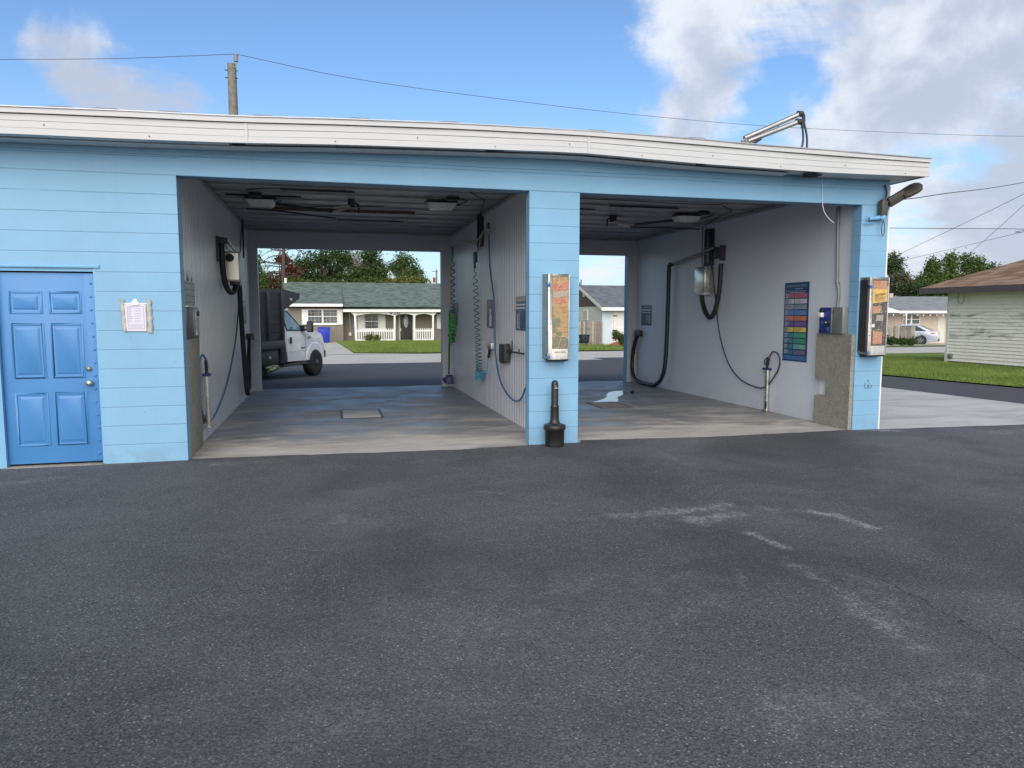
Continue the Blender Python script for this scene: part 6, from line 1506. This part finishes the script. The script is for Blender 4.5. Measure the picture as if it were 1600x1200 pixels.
b = MB(); b.box(ex0-.02, ex0+.02, ey0, ey1, zE-.13, zE+.055); b.box(ex0-.02, ex1, ey1-.02, ey1+.02, zE-.13, zE+.055); b.build('fascia', 'brown_fascia', SH)
b = MB(); b.box(ex0+.02, ex1-.02, ey0+.02, ey1-.02, zE-.02, zE-.001); b.build('eaves_soffit', 'siding_trim', SH)
q = at(1486, 560.5, 'x', SX); b = MB(); b.box(SX-.07, SX-.02, q.y-.08, q.y+.08, .17, .33); b.build('outlet_box', 'meter_grey', SH, bevel=.01)
q = at(1502, 465, 'x', SX-.03); b = MB(); b.tube(cr([(SX-.04, q.y+.12*math.cos(a), q.z+.20*math.sin(a)) for a in [i*.5 for i in range(14)]], 3), .006, 5); b.build('cable_ring', 'wire_black', SH)

# ================================================================== TRUCK
th = R(63); TF = Vector((math.cos(th), math.sin(th), 0)); TR_ = Vector((math.sin(th), -math.cos(th), 0))
cpt = Vector((-.47, 14.12, 0))-TR_*.90
TZ = -.255
TRK = thing('flatbed_truck', 'white pickup cab truck with a black stake bed parked behind the left bay', 'truck', (cpt.x, cpt.y, TZ), rz=th)
WR = .40
def tn(v):
    y = v.y*(1-.13*sst(.2, .95, v.x)**1.3); y *= 1-.04*sst(.9, 1.35, v.z)
    return Vector((v.x, y, v.z))
prof = [(-1.72, .52), (-1.72, 1.36), (-.60, 1.36), (-.48, 1.34), (.1, 1.33), (.50, 1.27), (.72, 1.16), (.80, .95), (.80, .62), (.52, .58)]+arcpts(0, .545, 12, 180, 10, .46)+[(-.56, .50)]
b = MB(); b.prism(prof, 'y', -.96, .96); cab = b.build('cab', 'truck_white', TRK, local=True, bevel=.045, seg=3, fn=tn)
b = MB(); b.hexa([(-1.72, -.90, 1.36), (-.42, -.90, 1.36), (-.42, .90, 1.36), (-1.72, .90, 1.36)], [(-1.66, -.70, 2.03), (-1.12, -.70, 2.03), (-1.12, .70, 2.03), (-1.66, .70, 2.03)]); b.build('roof', 'truck_white', TRK, local=True, bevel=.06, seg=3)
def lerp(a, c, f): return a+(c-a)*f
for s in (-1, 1):
    P4 = [(-1.48, 1.40), (-.60, 1.37), (-.64, 1.44), (-1.17, 1.93), (-1.46, 1.93)]
    b = MB(); b.add([(x, s*(lerp(.90, .70, (z-1.36)/.67)+.012), z) for x, z in P4], [(0, 1, 2, 3, 4)]); b.build('side_window', 'truck_glass', TRK, local=True)
    b = MB()
    for (a, c) in zip(P4, P4[1:]+P4[:1]):
        b.beam((a[0], s*(lerp(.90, .70, (a[1]-1.36)/.67)+.014), a[1]), (c[0], s*(lerp(.90, .70, (c[1]-1.36)/.67)+.014), c[1]), .02, .03, up=(0, 1, 0))
    b.build('window_seal', 'black_rubber', TRK, local=True)
    b = MB(); b.add([(-1.60, s*.9665, .56), (-1.585, s*.9665, .56), (-1.585, s*.955, 1.35), (-1.60, s*.955, 1.35)], [(0, 1, 2, 3)]); b.add([(-.56, s*.9665, .56), (-.545, s*.9665, .56), (-.545, s*.955, 1.33), (-.56, s*.955, 1.33)], [(0, 1, 2, 3)]); b.build('door_gap', 'black_rubber', TRK, local=True)
    b = MB(); b.prism([(-1.71, .80), (-.50, .80), (-.50, .812), (-1.71, .812)], 'y', s*.962, s*.969); b.build('body_crease', 'truck_white', TRK, local=True)
    b = MB(); b.box(-1.44, -1.36, s*.965, s*1.0, 1.02, 1.20); b.build('door_handle', 'black_plastic', TRK, local=True, bevel=.012)
    b = MB(); b.box(-.82, -.62, s*.966, s*.975, .855, .885); b.build('badge', 'dark_metal', TRK, local=True)
    b = MB(); b.box(-.36, -.24, s*.965, s*.978, 1.14, 1.19); b.build('badge', 'steel_dull', TRK, local=True)
    # towing mirror
    b = MB(); b.box(-.72, -.60, s*.92, s*1.12, 1.37, 1.42); b.tube([(-.66, s*.93, 1.50), (-.66, s*1.12, 1.50)], .02, 8); b.box(-.74, -.60, s*.90, s*.98, 1.34, 1.52); b.build('mirror_arm', 'black_plastic', TRK, local=True, bevel=.01)
    b = MB(); b.box(-.72, -.60, s*1.09, s*1.27, 1.32, 1.64); mr = b.build('mirror', 'black_plastic', TRK, local=True, bevel=.035)
    b = MB(); b.box(-.728, -.7205, s*1.105, s*1.255, 1.35, 1.61); b.build('mirror_glass', 'pane', mr, local=True)
    b = MB(); b.lathe([(.525, 0), (.57, 0), (.57, .03), (.525, .035)], (0, s*.945, .44), 32, 'y'); b.v = [(v[0], v[1] if s > 0 else v[1]-.035, max(v[2], .50)) for v in b.v]; b.build('arch_flare', 'truck_white', TRK, local=True)
    for x, dual in ((0, 0), (-4.25, 1)):
        b = MB(); yy = s*(.88 if not dual else .84); hw = .14 if not dual else .30
        b.lathe([(.24, -hw), (WR-.04, -hw), (WR-.005, -hw+.04), (WR, -hw+.06), (WR, hw-.06), (WR-.005, hw-.04), (WR-.04, hw), (.24, hw)], (x, yy, WR), 32, 'y'); w = b.build('wheel', 'tyre', TRK, local=True)
        b = MB(); b.lathe([(.25, -.02), (.25, .02), (.21, .0), (.10, -.03), (.09, .03), (.02, .04)], (0, 0, 0), 24, 'y'); b.v = [(v[0]+x, yy+s*(hw-.03)+s*v[1], v[2]+WR) for v in b.v]; b.build('rim', 'rim', w, local=True)
        b = MB()
        for i in range(8):
            a = 2*math.pi*i/8; b.lathe([(.032, -.004), (.032, .004)], (x+.165*math.cos(a), yy+s*(hw-.028), WR+.165*math.sin(a)), 10, 'y')
        b.build('rim_holes', 'black_rubber', w, local=True)
    b = MB(); b.box(-1.95, -.58, s*.80, s*1.07, .40, .46); b.build('running_board', 'bed_post', TRK, local=True, bevel=.015)
b = MB(); b.add([(-.50, -.80, 1.42), (-.50, .80, 1.42), (-1.06, .62, 1.97), (-1.06, -.62, 1.97)], [(0, 1, 2, 3)]); b.v = [(v[0]+.05, v[1], v[2]+.01) for v in b.v]; b.build('windscreen', 'truck_glass', TRK, local=True)
b = MB(); b.box(.72, .90, -.86, .86, .50, .74); b.build('bumper', 'bed_post', TRK, local=True, bevel=.03)
b = MB(); b.box(.78, .83, -.50, .50, .80, 1.10); b.build('grille', 'black_plastic', TRK, local=True, bevel=.01)
for s in (-1, 1):
    b = MB(); b.box(.72, .80, s*.54, s*.80, .86, 1.10); b.build('headlight', 'lamp_white', TRK, local=True, bevel=.02)
    b = MB(); b.tube([(-1.45, s*.45, 2.02), (-1.45, s*.45, 2.08)], .05, 10); b.build('marker_lamp', 'black_plastic', TRK, local=True)
# bed
BX0, BX1 = -5.6, -2.02
b = MB(); b.box(BX0, BX1, -1.13, 1.13, .98, 1.06); b.box(BX0, BX1, -1.16, -1.10, .92, 1.14); b.box(BX0, BX1, 1.10, 1.16, .92, 1.14); b.build('bed_floor', 'bed_post', TRK, local=True, bevel=.01)
for s in (-1, 1):
    b = MB()
    for i in range(6):
        z = 1.15+i*.21; b.box(BX0, BX1, s*1.06, s*1.10, z, z+.198)
    sp = b.build('stake_side', 'bed_black', TRK, local=True)
    for i in range(6):
        x = BX1-.03-i*.70; b = MB(); b.box(x-.05, x+.03, s*1.10, s*1.165, 1.14, 2.43); b.build('stake', 'bed_post', TRK, local=True, bevel=.008)
    b = MB(); b.box(BX0, BX1, s*1.055, s*1.11, 2.41, 2.45); b.build('top_rail', 'bed_post', TRK, local=True)
    b = MB(); b.prism([(BX1+.02, 2.52), (BX1+.95, 2.42), (BX1+.92, 2.28), (BX1+.16, 1.98), (BX1+.02, 1.98)], 'y', s*1.06, s*1.11); b.build('cab_guard_side', 'bed_post', TRK, local=True)
    b = MB(); b.hexa([(BX1+.0, s*.80, .50), (BX1+.36, s*.80, .50), (BX1+.36, s*1.02, .50), (BX1, s*1.02, .50)], [(BX1, s*.80, 2.0), (BX1+.12, s*.80, 2.0), (BX1+.12, s*1.0, 2.0), (BX1, s*1.0, 2.0)]); b.build('cab_side_panel', 'bed_post', TRK, local=True, bevel=.01)
    b = MB(); b.box(-3.2, -2.2, s*.70, s*1.06, .50, .90); bx2 = b.build('tool_box', 'bed_black', TRK, local=True, bevel=.02)
    b = MB(); b.box(-3.05, -2.35, s*1.061, s*1.072, .56, .84); b.build('tool_box_door', 'bed_post', bx2, local=True, bevel=.006)
    b = MB(); b.box(-2.72, -2.62, s*1.072, s*1.09, .67, .73); b.build('latch', 'steel', bx2, local=True)
b = MB(); b.prism([(BX1+.02, 2.50), (BX1+.94, 2.40), (BX1+.94, 2.43), (BX1+.02, 2.53)], 'y', -1.06, 1.06); b.build('cab_guard', 'bed_post', TRK, local=True)
b = MB(); b.box(BX1-.01, BX1+.02, -1.06, 1.06, 1.06, 2.52); b.build('headboard', 'bed_black', TRK, local=True)
b = MB(); b.box(BX0-.04, BX0, -1.1, 1.1, 1.06, 2.40); b.build('tailgate', 'bed_black', TRK, local=True)
b = MB(); b.box(BX0+.2, .5, -.48, -.36, .55, .80); b.box(BX0+.2, .5, .36, .48, .55, .80); b.box(-4.35, -4.15, -.8, .8, .34, .48); b.box(-.08, .08, -.8, .8, .32, .44); b.box(-3.6, -2.2, -.34, .34, .45, .92); b.box(-1.9, .4, -.5, .5, .42, .9); b.build('chassis', 'black_rubber', TRK, local=True)
b = MB(); b.tube(cr([(-2.9, -1.0, .50), (-2.7, -1.0, .36), (-2.3, -1.0, .34), (-2.0, -.95, .46)], 6), .015, 7); b.build('hanging_cable', 'black_rubber', TRK, local=True)
for x0_, x1_ in ((-2.62, -2.40), (-2.32, -2.22), (-2.18, -2.0)):
    b = MB(); b.box(x0_, x1_, -.95, -.9, .41, .46); b.build('reflector', 'lamp_white', TRK, local=True)
b = MB(); b.box(BX1+.40, BX1+.52, -1.115, -1.111, 2.22, 2.28); b.build('bed_light', 'lamp_lens', TRK, local=True)

# ================================================================== TREES
tree('tall evergreen filling the left of the bay view beside the red tree', base_at(408, 62), [lobe(406, 440, 62, 17, 26), lobe(398, 410, 62, 12, 22), lobe(412, 475, 62, 18, 22)], .18, ('leaf_mid', 'trunk_dark'), 5200, .20, 41)
tree('dead conifer with rust red foliage above the truck', base_at(440, 66), [lobe(425, 445, 66, 24, 18), lobe(455, 425, 66, 16, 14), lobe(442, 405, 66, 12, 10), lobe(430, 470, 66, 26, 16), lobe(462, 452, 66, 16, 14)], .26, ('leaf_red', 'trunk_dark'), 12000, .20, 42, name='conifer')
t = thing('bare_tree', 'bare reddish trunk with drooping dead branches against the sky', 'tree', base_at(441, 64), group='trees behind the houses')
b = MB(); c0 = atd(441, 520, 64); c1 = atd(444, 355, 64); b.tube([(c0.x, c0.y, -.5), tuple(c1)], [.30, .10], 8); tr = b.build('trunk', 'trunk_dark', t)
r = random.Random(3)
for i in range(22):
    f = r.uniform(.45, .98); s = Vector((c0.x, c0.y, -.5)).lerp(c1, f); sg = r.choice((-1, -1, 1)); L = r.uniform(1.0, 2.6)*(1.25-f*.5)
    b = MB(); pts = cr([s, s+RT*sg*L*.5+Vector((0, r.uniform(-.3, .3), .10)), s+RT*sg*L+Vector((0, r.uniform(-.5, .5), r.uniform(-.9, .7)))], 4); b.tube(pts, [.05*(1-.8*k/8)+.008 for k in range(9)], 5)
    for k in range(3, 9, 1):
        e = pts[k]+Vector((r.uniform(-.2, .3)*sg, r.uniform(-.2, .2), r.uniform(-.35, .2))); b.tube([pts[k], e], [.022, .008], 4)
    b.build('branch', 'trunk_dark', tr)
T = [('broad dark tree rising left of centre behind the green roof', 487, [(480, 415, 24, 26), (505, 405, 20, 20), (470, 440, 26, 20), (500, 440, 24, 18)], 'leaf_dark', 70),
     ('tallest dark tree reaching the lintel behind the green roof', 530, [(528, 400, 22, 24), (545, 410, 20, 22), (520, 430, 26, 20), (552, 438, 22, 16)], 'leaf_dark', 72),
     ('dark tree partly hidden by the bare pale trunk', 578, [(578, 402, 18, 20), (590, 422, 18, 18), (565, 430, 22, 18), (596, 438, 16, 12)], 'leaf_dark', 64.5),
     ('airy tree standing alone right of the bare pale trunk', 632, [(632, 408, 20, 15), (618, 418, 16, 10), (648, 425, 14, 14), (634, 432, 22, 12), (655, 438, 12, 10)], 'leaf_mid', 74)]
for i, (lb, px, L, mt, D) in enumerate(T):
    tree(lb, base_at(px, D), [lobe(a, c, D, w, h) for a, c, w, h in L], .28, (mt, 'trunk_dark'), 8500 if i < 3 else 6000, .21, 50+i)
for i, (px, py, w, h) in enumerate([(460, 446, 26, 10), (520, 448, 28, 9), (575, 446, 26, 9), (618, 444, 20, 9), (645, 441, 24, 8)]):
    lb = ('low green tree just over the left end of the green roof', 'low green tree behind the roof, right of the red tree', 'low green tree at the foot of the bare pale trunk', 'low yellowish tree left of the airy tree', 'yellow green tree over the right end of the green roof')[i]
    tree(lb, base_at(px, 63), [lobe(px-w*.4, py, 63, w*.6, h), lobe(px+w*.4, py-1, 63, w*.6, h*.9)], .15, ('leaf_yellow' if i > 2 else 'leaf_mid', 'trunk_dark'), 3000, .18, 70+i)
t = thing('bare_tree', 'bare pale forked trunk standing among the dark trees', 'tree', base_at(566, 66), group='trees behind the houses')
b = MB(); c0 = atd(566, 520, 66); c1 = atd(565, 425, 66); b.tube([(c0.x, c0.y, -.5), tuple(c1)], [.26, .15], 8); tr = b.build('trunk', 'trunk_pale', t)
for i, (px, py, s0) in enumerate([(553, 384, .9), (560, 372, 1), (570, 380, 1), (576, 392, .8), (580, 412, .6), (553, 412, .6), (583, 398, .6), (564, 390, .7), (548, 398, .5)]):
    e = atd(px, py, 66+r.uniform(-1, 1)); m_ = c1.lerp(e, .5)+RT*r.uniform(-.3, .3); b = MB(); pts = cr([c1-Vector((0, 0, .4)), m_, e], 4); b.tube(pts, [.075*s0*(1-.85*k/8)+.012 for k in range(9)], 6)
    for k in range(2, 9):
        for _ in range(2): b.tube([pts[k], pts[k]+Vector((r.uniform(-.8, .8), r.uniform(-.4, .4), r.uniform(.1, .9)))], [.026, .007], 4)
    b.build('branch', 'trunk_pale', tr)
RTR = [('dark slim tree right beside the blue wall corner', 1396, [(1396, 412, 16, 20), (1405, 435, 16, 18), (1390, 450, 20, 14)], 'leaf_dark', 70),
       ('greyish round tree between the blue wall and the green trees', 1408, [(1408, 440, 16, 16), (1418, 452, 16, 12)], 'leaf_grey', 66),
       ('left one of three bright green round trees behind the brown roof', 1458, [(1458, 418, 13, 18), (1448, 440, 18, 20), (1466, 440, 16, 18)], 'leaf_mid', 68),
       ('middle one of three bright green round trees behind the brown roof', 1485, [(1485, 412, 14, 20), (1480, 436, 18, 20), (1496, 440, 16, 18)], 'leaf_mid', 70),
       ('right one of three bright green round trees behind the brown roof', 1520, [(1512, 412, 14, 18), (1530, 416, 15, 16), (1520, 440, 24, 20), (1550, 425, 16, 16)], 'leaf_mid', 70),
       ('dark tree low behind the pale grey roof', 1436, [(1436, 452, 18, 12), (1460, 455, 22, 10), (1485, 456, 20, 9)], 'leaf_dark', 64)]
for i, (lb, px, L, mt, D) in enumerate(RTR):
    tree(lb, base_at(px, D, -.65), [lobe(a, c, D, w, h) for a, c, w, h in L], .25, (mt, 'trunk_dark'), 7000, .21, 90+i)
# distant wooded line hiding the horizon outside the framed gaps
b = MB(); rr3 = random.Random(8)
L = []
for i in range(70):
    px = -900+i*48; D = 130+rr3.uniform(-10, 20)
    c = atd(px, 470, D); 
    L.append(((c.x, c.y, 2.6+rr3.uniform(-.5, .5)), (5.5, 3, 3.2+rr3.uniform(-.8, 1.0))))
leafcloud(b, L, 30000, .9, 17, clump=1.1, per=7)
o = b.build('far_wood', 'leaf_dark', kind='stuff'); tag(o, 'far dark line of woods along the horizon', 'woods')

# ================================================================== GRASS BLADES
def blades(name, label, sampler, n, h, w, seed):
    r = random.Random(seed); b = MB()
    for _ in range(n):
        x, y = sampler(r); z = gz(x, y)+.03; a = r.uniform(0, 6.28); hh = h*(.5+r.random()); dx, dy_ = math.cos(a)*w, math.sin(a)*w; lx_, ly_ = r.gauss(0, .4)*hh, r.gauss(0, .4)*hh; o = len(b.v)
        b.v += [(x-dx, y-dy_, z), (x+dx, y+dy_, z), (x+lx_, y+ly_, z+hh)]; b.f.append((o, o+1, o+2)); b.m.append(0); b.sm.append(False)
    o = b.build(name, 'blade_green', kind='stuff'); return tag(o, label, 'grass')
def s_right(r):
    while True:
        y = 2+17.5*r.random(); xl = np.interp(y, [-.6, 3.91, 7.22, 19.6], [15.4, 14.45, 13.96, 12.9]); x = xl+r.random()*8
        if x < SX-.02 or y > SY1+.1: return x, y
blades('grass', 'mown grass between the side drive and the clapboard house', s_right, 90000, .055, .007, 1)
def s_house(r):
    y = 27.3+19*r.random(); xl = np.interp(y, [27.1, 28, 43.9, 48], [5.0, 1.2, .65, .6]); return xl+r.random()*(19-xl), y
blades('grass', 'mown front lawn of the taupe bungalow', s_house, 40000, .10, .016, 2)
def s_patch(r):
    y = 13.1+6*r.random(); return -5.5+3.6*r.random(), y
blades('grass', 'rough grass under the black truck bed', s_patch, 9000, .12, .012, 3)
